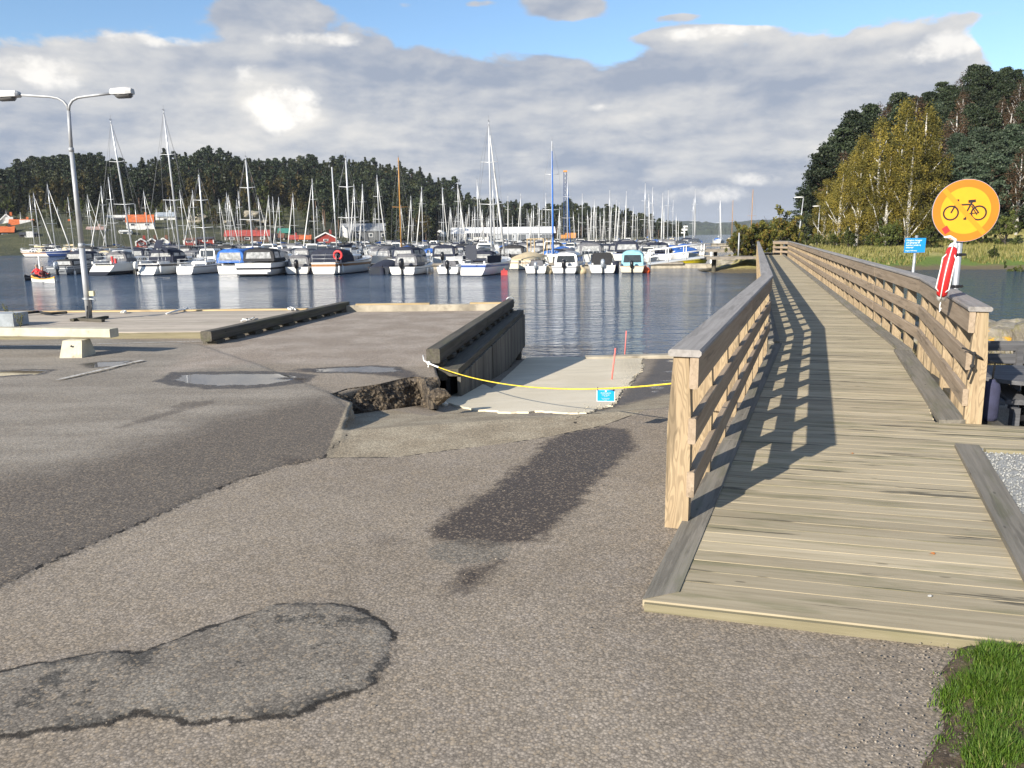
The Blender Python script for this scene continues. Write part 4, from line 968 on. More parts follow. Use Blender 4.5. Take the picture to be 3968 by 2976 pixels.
b=MB(); c0=(-.515*RS,-.635*RS); s=.125*RS; flat(b,[(c0[0]-s*1.05,c0[1]+s*.2),(c0[0]+s*.1,c0[1]+s*1.15),(c0[0]+s*1.05,c0[1]-s*.2),(c0[0]-s*.1,c0[1]-s*1.15)],.0222,.023); b.build('red_sticker',P_rd,t,rel=True)
b=MB(); c0=(-.50*RS,-.86*RS); s=.04*RS; flat(b,[(c0[0]-s,c0[1]),(c0[0],c0[1]+s),(c0[0]+s,c0[1]),(c0[0],c0[1]-s)],.0222,.023); b.build('red_sticker',P_rd,t,rel=True)
for zz in (atY(3700,987,SY).z,atY(3690,1110,SY).z):
    b=MB(); c=pole(zz); b.tube([c-Vector((0,0,.018)),c+Vector((0,0,.018))],.036,16,smooth=False); b.box(c+Vector((.055,0,0)),(.05,.02,.03)); b.box(c+Vector((-.05,-.02,0)),(.05,.03,.03)); b.tube([c+Vector((-.07,0,0)),c+Vector((.09,0,0))],.006,6); b.build('clamp',M_blackp,t,rel=True)
# life buoy (horseshoe) hanging left of the pole, seen edge-on
BY=7.95; cT=atY(3702,945,BY); cB=atY(3650,1165,BY)
t=thing('life_buoy','red and white horseshoe life buoy hanging in front of the sign pole','life buoy',cB)
axis=(cT-cB); H=axis.length/2; up=axis.normalized(); wd=Vector((-.55,-.83,0)); wd=(wd-up*wd.dot(up)).normalized(); c0=(cT+cB)/2+Vector((0,.02,0))-wd*.06
def hs(a,r=1.): return c0+up*(H*.92*math.sin(a)*r)+wd*(.20*math.cos(a)*r)
def hring(a0,a1,rr,n,ends=True):
    A=np.linspace(a0,a1,n); return [hs(a) for a in A],[rr*(math.sqrt(max(0,1-((2*i/(n-1))-1)**14)) if ends else 1) for i in range(n)]
side=up.cross(wd).normalized()
b=MB(); P_,r_=hring(R(-98),R(98),.045,34); r_=[max(x,.008) for x in r_]; b.tube(P_,r_,16); b.build('buoy_ends',M_rwhite,t,rel=True)
b=MB(); P_,r_=hring(R(-56),R(56),.050,22,False); r_[0]=r_[-1]=.049; b.tube(P_,r_,16,smooth=True); b.build('red_cover',plain('red_cover',(.60,.02,.02),.5,0,.12,8,.2),t,rel=True)
b=MB(); A=np.linspace(R(-62),R(62),16); b.tube([hs(a)+wd*(.058*math.cos(a))+up*(.058*math.sin(a))-side*.0 for a in A],.006,6); b.build('white_strap',M_sailw,t,rel=True)
b=MB(); q=hs(R(80)); b.tube([q,q+up*.07+wd*.01,q+up*.10-Vector((.06,0,0)),q+up*.10-Vector((.12,0,.005))],[.012,.014,.013,.008],8); q=hs(R(-80)); b.tube([q,q-up*.08,q-up*.14+Vector((.01,0,0)),q-up*.10+Vector((.02,0,0))],.006,6); b.build('strap_loop',M_rwhite,t,rel=True)
b=MB(); q=hs(R(20)); 
for s_ in (-1,1): b.tube([hs(R(60))+wd*.05,hs(R(30))+side*s_*.058+wd*.04,hs(R(5))+side*s_*.055,hs(R(-40))+side*s_*.058+wd*.04,hs(R(-62))+wd*.06],.006,6)
b.build('grab_line',M_rwhite,t,rel=True)

# ---- text helper
def text(name,s,size,mat,M4,parent=None,align='LEFT',ext=.001,shear=0.):
    cu=bpy.data.curves.new(name,'FONT'); cu.body=s; cu.size=size; cu.extrude=ext; cu.align_x=align; cu.shear=shear
    o=bpy.data.objects.new('tmp',cu); C.objects.link(o); bpy.context.view_layer.update()
    me=bpy.data.meshes.new_from_object(o); bpy.data.objects.remove(o); me.transform(M4); me.materials.append(mat)
    if parent is not None: me.transform(Matrix.Translation(-parent.location))
    ob=bpy.data.objects.new(name,me); return link(ob,parent)
P_blue=paint('sign_blue',(.012,.25,.66)); P_blue2=paint('sign_cyan_blue',(.004,.32,.72)); P_wt=paint('sign_white',(.85,.85,.85))
# blue information sign on post in the bank
def blue_sign():
    Y=20.; a=atY(3508,923,Y); c=atY(3584,978,Y); ctr=(a+c)/2; w=c.x-a.x; h=a.z-c.z; base=atY(3523,1235,Y)
    t=thing('information_sign','small blue sign with white Swedish text on a leaning grey post beyond the railing','sign',(base.x,Y+.04,-1.0))
    L=(atY(3555,925,Y).x-base.x)/(a.z-base.z)
    b=MB(); b.tube([Vector((base.x-.2*L,Y+.05,base.z-.4)),Vector((atY(3556,915,Y).x,Y+.05,atY(3555,912,Y).z))],.035,12); b.build('post',M_galv,t,rel=True)
    b=MB(); sk=L*h
    quad=[(-w/2+.0,-h/2),(w/2-.0,-h/2),(w/2,h/2),(-w/2,h/2)]; b.poly([(ctr.x+x+L*y,Y,ctr.z+y) for x,y in quad],(0,.012,0)); b.build('panel',P_blue,t,rel=True)
    M4=Matrix(((1,L,0,ctr.x-w*.44),(0,0,-1,Y-.003),(0,1,0,ctr.z+h*.5),(0,0,0,1)))
    for i,(s,sz) in enumerate((('Gångbro, bryggor',.155),('och gångväg till',.155),('badplats sandas ej',.145),('vintertid',.155))):
        text('lettering',s,h*sz,P_wt,M4@Matrix.Translation((0,-h*(.20+.165*i),0)),t,shear=.2,ext=.002)
    text('lettering','Bryggans Båtförening',h*.095,P_wt,M4@Matrix.Translation((0,-h*.90,0)),t,ext=.002)
blue_sign()
# rope across the slipway with small laminated sign
def rope_and_sign():
    A=Vector((-1.16,10.74,.0)); A=atY(1662,1408,10.74); Bp=atY(2706,1474,5.62)
    t=thing('barrier_rope','yellow rope stretched across the slipway from the pier to the railing','rope',A)
    mid=at(2345,1507,0); pts=[]
    n=40
    # choose sag so that the rope passes the sign top
    def P_(u,s): p=A.lerp(Bp,u); return p-Vector((0,0,4*s*u*(1-u)))
    best=min(((abs(proj(P_(u,s))[1]-1505)+ abs(proj(P_(u,s))[0]-2350)*.2),u,s) for u in np.linspace(.3,.95,60) for s in np.linspace(0,.4,41))
    _,us,sg=best
    b=MB(); b.tube([P_(u,sg) for u in np.linspace(.06,1,n)],.0066,7); b.build('rope',M_rope,t,rel=True)
    b=MB(); b.tube([P_(u,sg) for u in np.linspace(0,.065,6)],.012,7); b.ell(A,(.03,.03,.03)); b.tube([A,A+Vector((-.02,0,-.09)),A+Vector((-.01,0,-.17))],.008,6); b.tube([A,A+Vector((-.07,.05,.03)),A+Vector((-.1,.2,.08))],.01,6); b.build('knot',M_rwhite,t,rel=True)
    c=P_(us,sg); d=(P_(us+.01,sg)-P_(us-.01,sg)).normalized(); w=(2385-2315)/FPX*c.length; h=w*.66
    ux=Vector((1,-.12,0)).normalized(); s=thing('notice','small blue laminated notice hanging from the yellow rope','notice',c-Vector((0,0,h)))
    nn=Vector((ux.y,-ux.x,0)); base=c-Vector((0,0,.012))
    b=MB(); b.poly([base-ux*w/2-Vector((0,0,h)),base+ux*w/2-Vector((0,0,h)),base+ux*w/2,base-ux*w/2],-nn*.003); b.build('panel',P_wt,s,rel=True)
    q=.0045; b=MB(); b.poly([base-ux*(w/2-q)-Vector((0,0,h-q))+nn*.001,base+ux*(w/2-q)-Vector((0,0,h-q))+nn*.001,base+ux*(w/2-q)-Vector((0,0,q*.2))+nn*.001,base-ux*(w/2-q)-Vector((0,0,q*.2))+nn*.001],nn*.0006); b.build('blue_print',P_blue2,s,rel=True)
    M4=Matrix(((ux.x,0,nn.x,base.x+nn.x*.003),(ux.y,0,nn.y,base.y+nn.y*.003),(0,1,0,base.z),(0,0,0,1)))
    for st,sz,y in (('Sjösättningsramp',.125,.30),('Rampen är avstängd, nygjuten',.058,.41),('betongplatta. Ej belastning',.058,.49),('och båttrafik',.058,.57),('Kommunen och Hamnservice',.06,.73),('tackar för visad hänsyn',.06,.81),('www.hamnen.se',.045,.91)):
        text('lettering',st,h*sz,P_wt,M4@Matrix.Translation((0,-h*y,0)),s,align='CENTER',ext=.0004)
    b=MB(); b.poly([base+nn*.003+ux*(.075*h*math.cos(a))+Vector((0,0,-h*.105+.085*h*math.sin(a))) for a in np.linspace(0,6.283,17)[:-1]],nn*.0006); b.build('emblem',paint('emblem_pale',(.72,.62,.55)),s,rel=True)
    for e in (-1,1): b=MB(); b.tube([base+ux*(w/2-.008)*e+nn*.004-Vector((0,0,.01)),base+ux*(w/2-.008)*e+nn*.004+Vector((0,0,.025))],.003,6); b.build('cable_tie',M_blackp,s,rel=True)
    # stakes
    for (x0,y0,x1,y1,lab) in ((2369,1474,2385,1349,'nearer pinkish red stake standing in the fresh concrete'),(2420,1382,2427,1282,'farther pinkish red stake at the far edge of the fresh concrete')):
        q=atG(x0,y0); tp=atY(x1,y1,q.y+.03); b=MB(); b.tube([q-Vector((0,0,.05)),tp],.0125,8); o=b.build('stake',plain('faded_red_stake',(.75,.17,.14),.6,0,.12,5)); tag(o,lab,'stake')
rope_and_sign()

# ================================================================ DOUBLE STREET LAMP on the quay
def double_lamp():
    Yl=16.6; base=atY(348,1240,Yl); t=thing('street_lamp','tall grey double-armed street lamp leaning on the wooden quay','street lamp',base)
    def P_(x,y,dy=0): return atY(x,y,Yl+dy)
    low=P_(347,1240); mid=P_(276,578); fork=P_(266,430)
    b=MB(); b.tube([low,low.lerp(mid,.45)],[.062,.058],16); b.tube([low.lerp(mid,.45),mid],[.052,.042],16); b.tube([low.lerp(mid,.45)-Vector((0,0,.06)),low.lerp(mid,.45)+Vector((0,0,.03))],.064,16); b.tube([mid-Vector((0,0,.05)),mid+Vector((0,0,.03))],.05,16); b.tube([mid,fork],[.036,.034],12); b.build('pole',M_galv2,t,rel=True)
    b=MB(); b.tube([P_(*q) for q in ((266,432),(259,408),(246,393),(225,381),(195,375),(140,372),(78,368))],.026,10); b.build('arm',M_galv2,t,rel=True)
    b=MB(); b.tube([P_(*q) for q in ((266,432),(269,408),(280,390),(300,379),(330,374),(380,368),(430,362))],.026,10); b.build('arm',M_galv2,t,rel=True)
    M_head=plain('lamp_head_grey',(.50,.50,.49),.5,0,.1,4)
    for (x0,x1,y0,y1) in ((76,-14,368,371),(430,514,361,357)):
        a=P_(x0,y0);c=P_(x1,y1); d=(c-a).normalized()
        b=MB(); rings=[]
        for f,hh,wd in ((0,.05,.09),(.08,.085,.13),(.75,.10,.14),(1.,.075,.11)):
            p=a.lerp(c,f); rings.append([p+Vector((0,wd*sx*.8,hh*sz*.75+.01)) for sx,sz in ((-1,-.7),(1,-.7),(1.05,.1),(.8,1),(-.8,1),(-1.05,.1))])
        b.loft(rings,smooth=False); h=b.build('lamp_head',M_head,t,rel=True)
        b=MB(); rings=[]
        for f,hh,wd in ((.22,.02,.09),(.3,.05,.11),(.85,.05,.11),(.95,.02,.09)):
            p=a.lerp(c,f)-Vector((0,0,.055)); rings.append([p+Vector((0,wd*sx*.8,hh*sz)) for sx,sz in ((-.6,-1),(.6,-1),(1,0),(1,.2),(-1,.2),(-1,0))])
        b.loft(rings); b.build('lens',plain('lamp_lens',(.12,.12,.12),.2),t,rel=True)
    b=MB(); q=P_(357,1137,-.07); b.box(q,(.09,.08,.1)); b.build('socket_box',plain('cream_box',(.60,.54,.33),.5),t,rel=True)
    b=MB(); q=P_(337,1157,-.0); b.tube([q-Vector((0,0,.02)),q+Vector((0,0,.02))],.075,14,smooth=False); b.tube([q+Vector((-.09,-.02,0)),q+Vector((.16,-.04,-.01)),q+Vector((.19,-.04,-.05))],.012,6); b.build('bracket',M_galv,t,rel=True)
    b=MB(); b.tube([P_(353,1160,-.08),P_(356,1195,-.09),P_(352,1225,-.09)],.009,6); b.tube([P_(338,1185,-.09),P_(337,1238,-.09)],.012,6); b.build('cable',M_blackp,t,rel=True)
    b=MB(); 
    for i,(x0,y0,x1,y1) in enumerate(((278,1240,345,1228),(345,1240,415,1228),(290,1236,400,1242))): b.beam(at(x0,y0,.15),at(x1,y1,.15),.08,.05)
    b.build('base_timbers',M_dark,t,rel=True)
double_lamp()
# far path lamps
def path_lamp(px,ptop,pbase,Y,L,lab):
    base=atY(pbase[0],pbase[1],Y); tp=atY(ptop[0],ptop[1],Y); t=thing('street_lamp',lab,'street lamp',base,group='lamps along the path beyond the boardwalk')
    b=MB(); b.tube([base,base.lerp(tp,.25),tp],[.07,.055,.045],10); b.build('pole',M_galv2,t,rel=True)
    b=MB(); h=tp+Vector((-L/2,0,.08)); b.ell(h,(L*.62,.16,.07),12,8); b.build('lamp_head',M_rwhite,t,rel=True)

# ================================================================ FAR SHORES AND HILLS
def pol(px,r,z=0.):
    """point in the bearing of photo column px at horizontal distance r"""
    d=ray(px,hy(px)); h=math.hypot(d.x,d.y); return Vector((d.x/h*r,d.y/h*r,z))
SKY=[(-1500,700),(-600,690),(0,673),(180,619),(412,605),(530,655),(600,625),(682,606),(843,584),(1004,622),(1238,612),(1435,622),(1614,658),(1722,695),(1800,735),(1900,776),(2063,795),(2242,800),(2420,800),(2511,816),(2600,850),(2700,900)]
def ridge(px):
    s=np.interp(px,[a for a,b in SKY],[b for a,b in SKY]); h=hy(px)
    return max(.5,1.75+(h-s)/FPX*415*math.cos(math.atan((px-1984)/FPX))-12.5)
def shore_r(px): return float(np.interp(px,[-1500,0,300,800,1300,1700,2200,2520,2700],[205,205,205,215,225,235,330,360,380]))
def zhill(px,r):
    r0=shore_r(px); rz=ridge(px); r1=430.
    if r<r0: return -1.6+1.9*float(sstep(r0-6,r0,r))
    if r<=r1:
        u=(r-r0)/(r1-r0); flat=np.interp(px,[1200,1700,2000,2500],[0,.35,.4,.3]); u=max(0,(u-flat)/(1-flat)) if flat>0 else u
        return .3+(rz-.3)*(u**(.95))*(1)+.0*u
    return .3+(rz-.3)*float(sstep(760,430,r)) if False else .3+(rz-.3)*(1-float(sstep(430,760,r)))
def hillmat(name,c1,c2,c3,sc_=.06):
    m,t,b=newmat(name); tc=t.n('TexCoord').outputs['Object']; n=t.noise(tc,sc_,6,.65); c=t.mix(t.ss(n,.4,.6),c1,c2); c=t.mix(t.ss(t.noise(tc,sc_*4,6,.7),.52,.66),c,c3)
    t.l(c,b.inputs['Base Color']); b.inputs['Roughness'].default_value=.95; bump(t,b,t.noise(tc,1.2,5,.7),1.,.5); return m
M_hill=hillmat('hillside_ground',(.035,.04,.014),(.065,.066,.022),(.10,.095,.038))
def left_hill():
    pxs=np.arange(-1500,2720,28); rs=np.concatenate([np.arange(195,440,6),np.geomspace(445,800,12)])
    vs=[];n=len(rs)
    for px in pxs:
        for r in rs:
            z=zhill(px,r); p=pol(px,r); 
            if z>.4: z+=1.2*mn.noise(Vector((p.x*.03,p.y*.03,0)))+.5*mn.noise(Vector((p.x*.1,p.y*.1,0)))
            if px>2520: z=min(z,-1.6+ max(0,(2600-px))*.03)
            vs.append((p.x,p.y,z))
    b=MB(); b.add(vs,[(i*n+j,(i+1)*n+j,(i+1)*n+j+1,i*n+j+1) for i in range(len(pxs)-1) for j in range(n-1)],smooth=True); o=b.build('left_hill',M_hill); o['kind']='structure'
left_hill()
# distant wooded shore, 1.6 km away
def far_shore():
    m,t,b=newmat('distant_forest'); tc=t.n('TexCoord').outputs['Object']; n=t.noise(t.scale(tc,(.02,.02,.05)),1.,6,.7); c=t.mix(t.ss(n,.4,.62),(.018,.026,.020),(.045,.058,.038))
    c=t.mix(t.ss(t.noise(tc,.006,4,.6),.5,.62,0,.5),c,(.07,.075,.045)); t.l(c,b.inputs['Base Color']); b.inputs['Roughness'].default_value=1.; 
    xs=np.arange(-300,1500,5.); ys=np.concatenate([np.linspace(0,60,8),np.linspace(75,500,10)]); vs=[];n_=len(ys)
    for x in xs:
        prof=np.interp(x,[-300,200,300,345,380,450,520,640,760,1000,1500],[8,12,20,24,22,17,22,28,30,40,40])
        for j,y in enumerate(ys):
            u=min(1,y/160); z=-1.8+ (prof+2)*(u**.5 if y>0 else 0)+ (3.5*mn.noise(Vector((x*.09,y*.09,0)))+3.*mn.noise(Vector((x*.31,y*.3,4))) if y>0 else 0)+ (3 if y>0 else 0)
            vs.append((x,1500+y+.12*abs(x-500),z))
    b_=MB(); b_.add(vs,[(i*n_+j,(i+1)*n_+j,(i+1)*n_+j+1,i*n_+j+1) for i in range(len(xs)-1) for j in range(n_-1)],smooth=False); o=b_.build('far_hills',m); o['kind']='structure'
far_shore()

# ---------------------------------------------------------------- trees
def leafcloud(b,centres,radii,n_per,size,rn,flat=.6,up=.3):
    """many small leaf clumps around centres (numpy batch)"""
    cs=np.repeat(np.array(centres),n_per,0); rs=np.repeat(np.array(radii),n_per,0); N=len(cs)
    d=rng.normal(size=(N,3)); d/=np.linalg.norm(d,axis=1)[:,None]; d*= (rng.random((N,1))**.45); P=cs+d*rs
    a=rng.normal(size=(N,3)); a/=np.linalg.norm(a,axis=1)[:,None]; bb=rng.normal(size=(N,3)); bb-= a*(a*bb).sum(1)[:,None]; bb/=np.linalg.norm(bb,axis=1)[:,None]
    s=size*(.6+.8*rng.random((N,1))); a*=s; bb*=s*flat
    V=np.stack([P-a,P-bb,P+a,P+bb],1).reshape(-1,3); base=len(b.v)
    b.v+= [tuple(v) for v in V.tolist()]; b.g+=[(0,0,0)]*len(V); 
    rr=np.clip(np.repeat(np.array(rn),n_per)+rng.normal(size=N)*.12,0,1); b.r+=np.repeat(rr,4).tolist()
    b.f+=[(base+4*i,base+4*i+1,base+4*i+2,base+4*i+3) for i in range(N)]; b.sm+=[False]*N
M_bark=plain('pine_bark',(.11,.07,.045),.9,0,.3,2); M_dbark=plain('dark_bark',(.05,.042,.035),.9,0,.3,2); M_birch=plain('birch_bark',(.52,.50,.46),.8,0,.15,3,dirt=((.06,.055,.05),.7))
M_pine=leafmat('pine_needles',[(.014,.022,.011),(.027,.040,.019),(.05,.064,.030)],trans=.12)
M_pineL=leafmat('bluish_pine_needles',[(.022,.036,.020),(.045,.066,.038),(.078,.10,.060)],trans=.15)
M_spruce=leafmat('spruce_needles',[(.016,.022,.009),(.032,.040,.014),(.058,.062,.022)],trans=.1)
M_birchl=leafmat('autumn_birch_leaves',[(.075,.072,.018),(.14,.125,.026),(.22,.18,.036),(.32,.245,.042)],trans=.35)
M_mixl=leafmat('brownish_leaves',[(.05,.052,.018),(.095,.08,.026),(.15,.11,.035)],trans=.3)
M_greenl=leafmat('green_leaves',[(.04,.055,.015),(.08,.10,.026),(.13,.145,.035)],trans=.3)
M_brownl=leafmat('bare_brown_twigs',[(.04,.028,.016),(.07,.045,.025),(.10,.06,.03)],trans=.2)
def tree_proto(kind,h,n,size,name,mat,bark,bare=.35,spread=.22,seed=0,npc=26):
    random.seed(seed+50)
    t=bpy.data.objects.new(name,None); link(t); tb=MB(); cb=MB()
    lean=(random.uniform(-.03,.03)*h,random.uniform(-.03,.03)*h)
    def ax(z): return Vector((lean[0]*(z/h)**2,lean[1]*(z/h)**2,z))
    r0=h*.016+.04; tb.tube([ax(h*f) for f in (-.03,.25,.5,.75,.97)],[r0*1.25,r0,r0*.8,r0*.5,r0*.12],7)
    cs=[];rs=[];rn=[]
    if kind=='spruce':
        L=int(n)
        for i in range(L):
            f=i/L; z=h*(.10+.90*f); R_=h*spread*(1-f)**.85+.15; k=max(3,int(7*(1-f)+3))
            for j in range(k):
                a=random.uniform(0,6.28); rr=R_*random.uniform(.35,1.); p=ax(z)+Vector((math.cos(a)*rr,math.sin(a)*rr,-rr*.28)); cs.append(tuple(p)); q=R_*.34+.12; rs.append((q,q,q*.45)); rn.append(random.uniform(.1,.7)+.25*f*random.random())
    elif kind=='pine':
        L=int(n)
        for i in range(L):
            f=random.random()**.8; z=h*(bare+(1-bare)*f); R_=h*spread*math.sin(math.pi*min(1,.22+.75*f))**.8; a=random.uniform(0,6.28); rr=R_*math.sqrt(random.random())*random.uniform(.7,1.15)
            p=ax(z)+Vector((math.cos(a)*rr,math.sin(a)*rr,0)); q=h*random.uniform(.035,.065)+.18; cs.append(tuple(p)); rs.append((q*1.15,q*1.15,q*.5)); rn.append(random.uniform(.1,.95))
            if rr>R_*.35 and i%3==0: tb.tube([ax(max(.2*h,z-h*.07)),p-Vector((0,0,q*.3))],[r0*.35,r0*.1],4)
        cs.append(tuple(ax(h*.98)));rs.append((h*.04,h*.04,h*.045));rn.append(.5)
    else:   # broadleaf / birch
        L=int(n); nb=9
        brs=[]
        for j in range(nb+6):
            z0=h*random.uniform(bare*.8,.75); a=random.uniform(0,6.28); ln=h*spread*random.uniform(.7,1.25)*(1.15-z0/h); e=ax(z0)+Vector((math.cos(a)*ln,math.sin(a)*ln,ln*random.uniform(1.,1.9)))
            tb.tube([ax(z0),ax(z0).lerp(e,.5)+Vector((0,0,-ln*.08)),e],[r0*.5,r0*.3,r0*.1],5); brs.append((ax(z0),e))
        for i in range(L):
            if random.random()<.55:
                a_,e=random.choice(brs); p=a_.lerp(e,random.uniform(.45,1.05))+Vector((random.gauss(0,1),random.gauss(0,1),random.gauss(0,1)-.6))*h*.03
            else:
                f=random.random(); z=h*(bare+(1-bare)*f); R_=h*spread*math.sin(math.pi*min(.98,.18+.78*f))**.9; a=random.uniform(0,6.28); rr=R_*math.sqrt(random.random()); p=ax(z)+Vector((math.cos(a)*rr,math.sin(a)*rr,0))
            q=h*random.uniform(.022,.05)+.1; cs.append(tuple(p)); rs.append((q,q,q*1.3)); rn.append(random.uniform(.05,.95))
    leafcloud(cb,cs,rs,npc,size,rn,flat=.55)
    tb.build('trunk',bark,t); cb.build('crown',mat,t)
    return t
_protos={}
def plant(proto,p,s,rz,label,cat='tree',group=None):
    if proto not in _used: o=proto; _used.add(proto)
    else: o=copy_tree(proto)
    o.location=p; o.rotation_euler=(0,0,rz); o.scale=(s*random.uniform(.9,1.1),s*random.uniform(.9,1.1),s)
    o['label']=label; o['category']=cat
    if group: o['group']=group
    return o
_used=set()
PR={}
def mk(key,*a,**k): PR.setdefault(key,[]).append(tree_proto(*a,**k))
# far kinds (unit heights ~13 m), coarse foliage
for s_ in range(4): mk('fspruce','spruce',13,26,.42,'spruce_tree',M_spruce,M_dbark,spread=.17,seed=s_,npc=9)
for s_ in range(4): mk('fpine','pine',13,46,.42,'pine_tree',M_pine,M_bark,bare=.42,spread=.19,seed=s_,npc=16)
for s_ in range(3): mk('fbroad','broad',10,60,.42,'broadleaf_tree',M_mixl,M_dbark,bare=.15,spread=.27,seed=s_,npc=14)
for s_ in range(2): mk('fgreen','broad',8,55,.40,'broadleaf_tree',M_greenl,M_dbark,bare=.10,spread=.33,seed=s_,npc=14)
for s_ in range(2): mk('fbirch','broad',10,60,.36,'birch_tree',M_birchl,M_birch,bare=.12,spread=.24,seed=s_,npc=13)
# ---------------------------------------------------------------- houses across the harbour
# centre column, base row, width px, wall height px, roof height px, ridge ('x' along the view plane, 'y' towards us), roof, wall, label
RF_or=(.52,.13,.035);RF_br=(.20,.085,.05);RF_gr=(.24,.25,.26);RF_rd=(.42,.07,.05);RF_dk=(.05,.05,.055)
WL_w=(.72,.71,.67);WL_r=(.27,.035,.025);WL_d=(.05,.05,.055);WL_c=(.50,.46,.36);WL_b=(.12,.06,.04)
HOUSES=[(18,812,76,22,22,'x',RF_br,WL_c,'brown-roofed cream house highest at the left edge'),(102,802,56,26,14,'x',RF_gr,WL_d,'dark house with grey roof and white trim beside the brown-roofed house'),
(36,878,62,14,30,'y',RF_or,WL_w,'orange-roofed house with white dormer gable at the far left'),(92,884,88,11,20,'x',RF_or,WL_w,'long orange-roofed bungalow right of the dormer house'),(22,922,66,22,20,'x',RF_or,WL_d,'dark-walled house with orange roof by the left shore'),
(110,925,60,16,6,'x',RF_dk,WL_d,'low dark building with white front by the left shore'),(262,888,48,10,16,'x',RF_or,WL_w,'small orange-roofed house just left of the lamp post base line'),(372,906,62,16,9,'x',(.40,.27,.22),WL_w,'low white building with pinkish roof right of the lamp post'),
(462,872,122,20,12,'x',RF_dk,WL_d,'wide dark flat house with white upper storey'),(548,902,100,40,26,'x',RF_or,WL_w,'white two-storey house with bright orange roof'),(487,914,44,17,3,'x',WL_w,WL_w,'white garage wall in front of the orange-roofed white house'),
(648,868,72,27,14,'x',(.33,.37,.40),WL_w,'white house with pale blue-grey roof'),(632,803,82,15,14,'x',RF_br,WL_r,'red cottage with brown roof high on the slope'),
(546,952,40,15,12,'y',RF_br,WL_r,'leftmost of three gabled red boathouses on the shore'),(588,952,40,15,13,'y',RF_br,WL_b,'middle one of three gabled boathouses on the shore'),(632,952,42,15,14,'y',RF_br,WL_w,'rightmost of three gabled boathouses, with white front'),
(732,944,42,16,4,'x',RF_br,WL_r,'small red shed with white corner boards beside the boathouses'),(794,942,62,18,4,'x',RF_dk,WL_r,'flat-roofed red boathouse with white windows'),
(958,936,168,22,20,'x',RF_rd,WL_b,'long boathouse with red metal roof'),(1072,934,56,14,14,'x',RF_br,WL_b,'brown boathouse at the end of the long red roof'),(1136,936,40,10,13,'x',RF_rd,WL_r,'small shed with bright red roof'),(1182,937,46,11,14,'x',RF_or,WL_d,'small dark shed with orange roof'),(1262,940,82,18,20,'y',RF_br,WL_r,'dark red boathouse with brown roof'),
(1414,930,184,34,28,'x',RF_gr,(.10,.105,.11),'large grey gabled house with dark walls'),(1102,908,48,6,15,'x',(.04,.20,.15),(.04,.20,.15),'green tarpaulin-covered boat ashore behind the red boathouse'),
(1950,932,400,28,22,'x',(.72,.73,.74),(.40,.42,.44),'long low white boat shed behind the marina'),(1850,930,90,15,10,'x',RF_dk,WL_w,'white annex with dark roof at the left end of the white shed')]
def find_r(px,base):
    best=None
    for r in np.arange(shore_r(px)+1.5,400,1.):
        y=hy(px)-(zhill(px,r)-1.75)/r*FPX*math.cos(math.atan((px-1984)/FPX)); d=abs(y-base)
        if best is None or d<best[0]-.2: best=(d,r)
    return best[1]
HP=[]
for h in HOUSES: HP.append(find_r(h[0],h[1]))
HCLR=[(h[0]-h[2]*.5-4,h[0]+h[2]*.5+4,r-32,r+10) for h,r in zip(HOUSES,HP)]
clear=[(-60,330,205,213),(330,1150,205,235),(1150,1750,205,250),(1700,2300,230,345)]+HCLR
def treeline():
    random.seed(11); items=[]
    for r in np.arange(238,436,6.0):
        px=-330
        while px<2610:
            px+=random.uniform(.7,1.35)*5.2/r*FPX*(1.25 if r<300 else 1.)
            rr=r+random.uniform(-3,3)
            if any(a<px<b and c<rr<d for a,b,c,d in clear): continue
            if px>1750 and rr<340: continue
            if rr<shore_r(px)+6: continue
            # open slopes with houses and meadow at the lower left / centre
            if px<1150 and rr<275 and random.random()<.22: continue
            if px<700 and rr<330 and random.random()<.08: continue
            rock=(1150-abs(px-850))>0
            if 1080<px<1230 and rr<275 and random.random()<.7: continue
            z=zhill(px,rr); p=pol(px,rr); dens=mn.noise(Vector((p.x*.013,p.y*.013,0)))
            q=random.random()
            if rr<300 and px<1200: k='fgreen' if q<.45 else ('fbroad' if q<.8 else ('fbirch' if q<.84 else 'fspruce'))
            elif rr<360 and px<1200: k='fbroad' if q<.30+dens*.6 else ('fgreen' if q<.42 else 'fspruce' if q<.75 else 'fpine')
            elif px<470 and rr>350: k='fpine' if q<.85 else 'fspruce'
            else: k='fspruce' if q<.48 else 'fpine' if q<.9 else 'fbroad'
            s=random.uniform(.78,1.12)*float(np.interp(px,[2350,2600],[1,.55]))
            if rr<300 and px<1250 and k in('fgreen','fbroad','fbirch','fspruce'): s*=random.uniform(.28,.6)
            if rr<318 and px<160: s*=.7
            if rr>405 and random.random()<.10: s*=1.22
            items.append((px,rr,z,p,k,s))
    # a screen coverage measure: front of each column and skyline count as the visible ones
    vis=[]
    for i,(px,rr,z,p,k,s) in enumerate(items):
        topy=hy(px)-(z+ (13 if k in('fspruce','fpine') else 10)*s-1.75)/rr*FPX
        # visible height over nearer trees
        best=hy(px)
        vis.append([topy,i])
    cols={}
    order=sorted(range(len(items)),key=lambda i:items[i][1])
    hor=np.full(4400,1100.)
    score=[0]*len(items)
    for i in order:
        px,rr,z,p,k,s=items[i]; w=int(2.6*s/rr*FPX); a=max(0,int(px-w)+500); c=min(4399,int(px+w)+500)
        if c<=a: continue
        top=vis[i][0]; seg_=hor[a:c]; score[i]=float(np.clip(seg_-top,0,None).sum()); hor[a:c]=np.minimum(seg_,top+4)
    inframe=[i for i in range(len(items)) if -30<items[i][0]<2650]
    rank=sorted(inframe,key=lambda i:-score[i]); 
    return items,rank
items,rank=treeline()
kindcount={}
chosen=[]
CAP={'fspruce':295,'fpine':295,'fbroad':250,'fgreen':150,'fbirch':60}
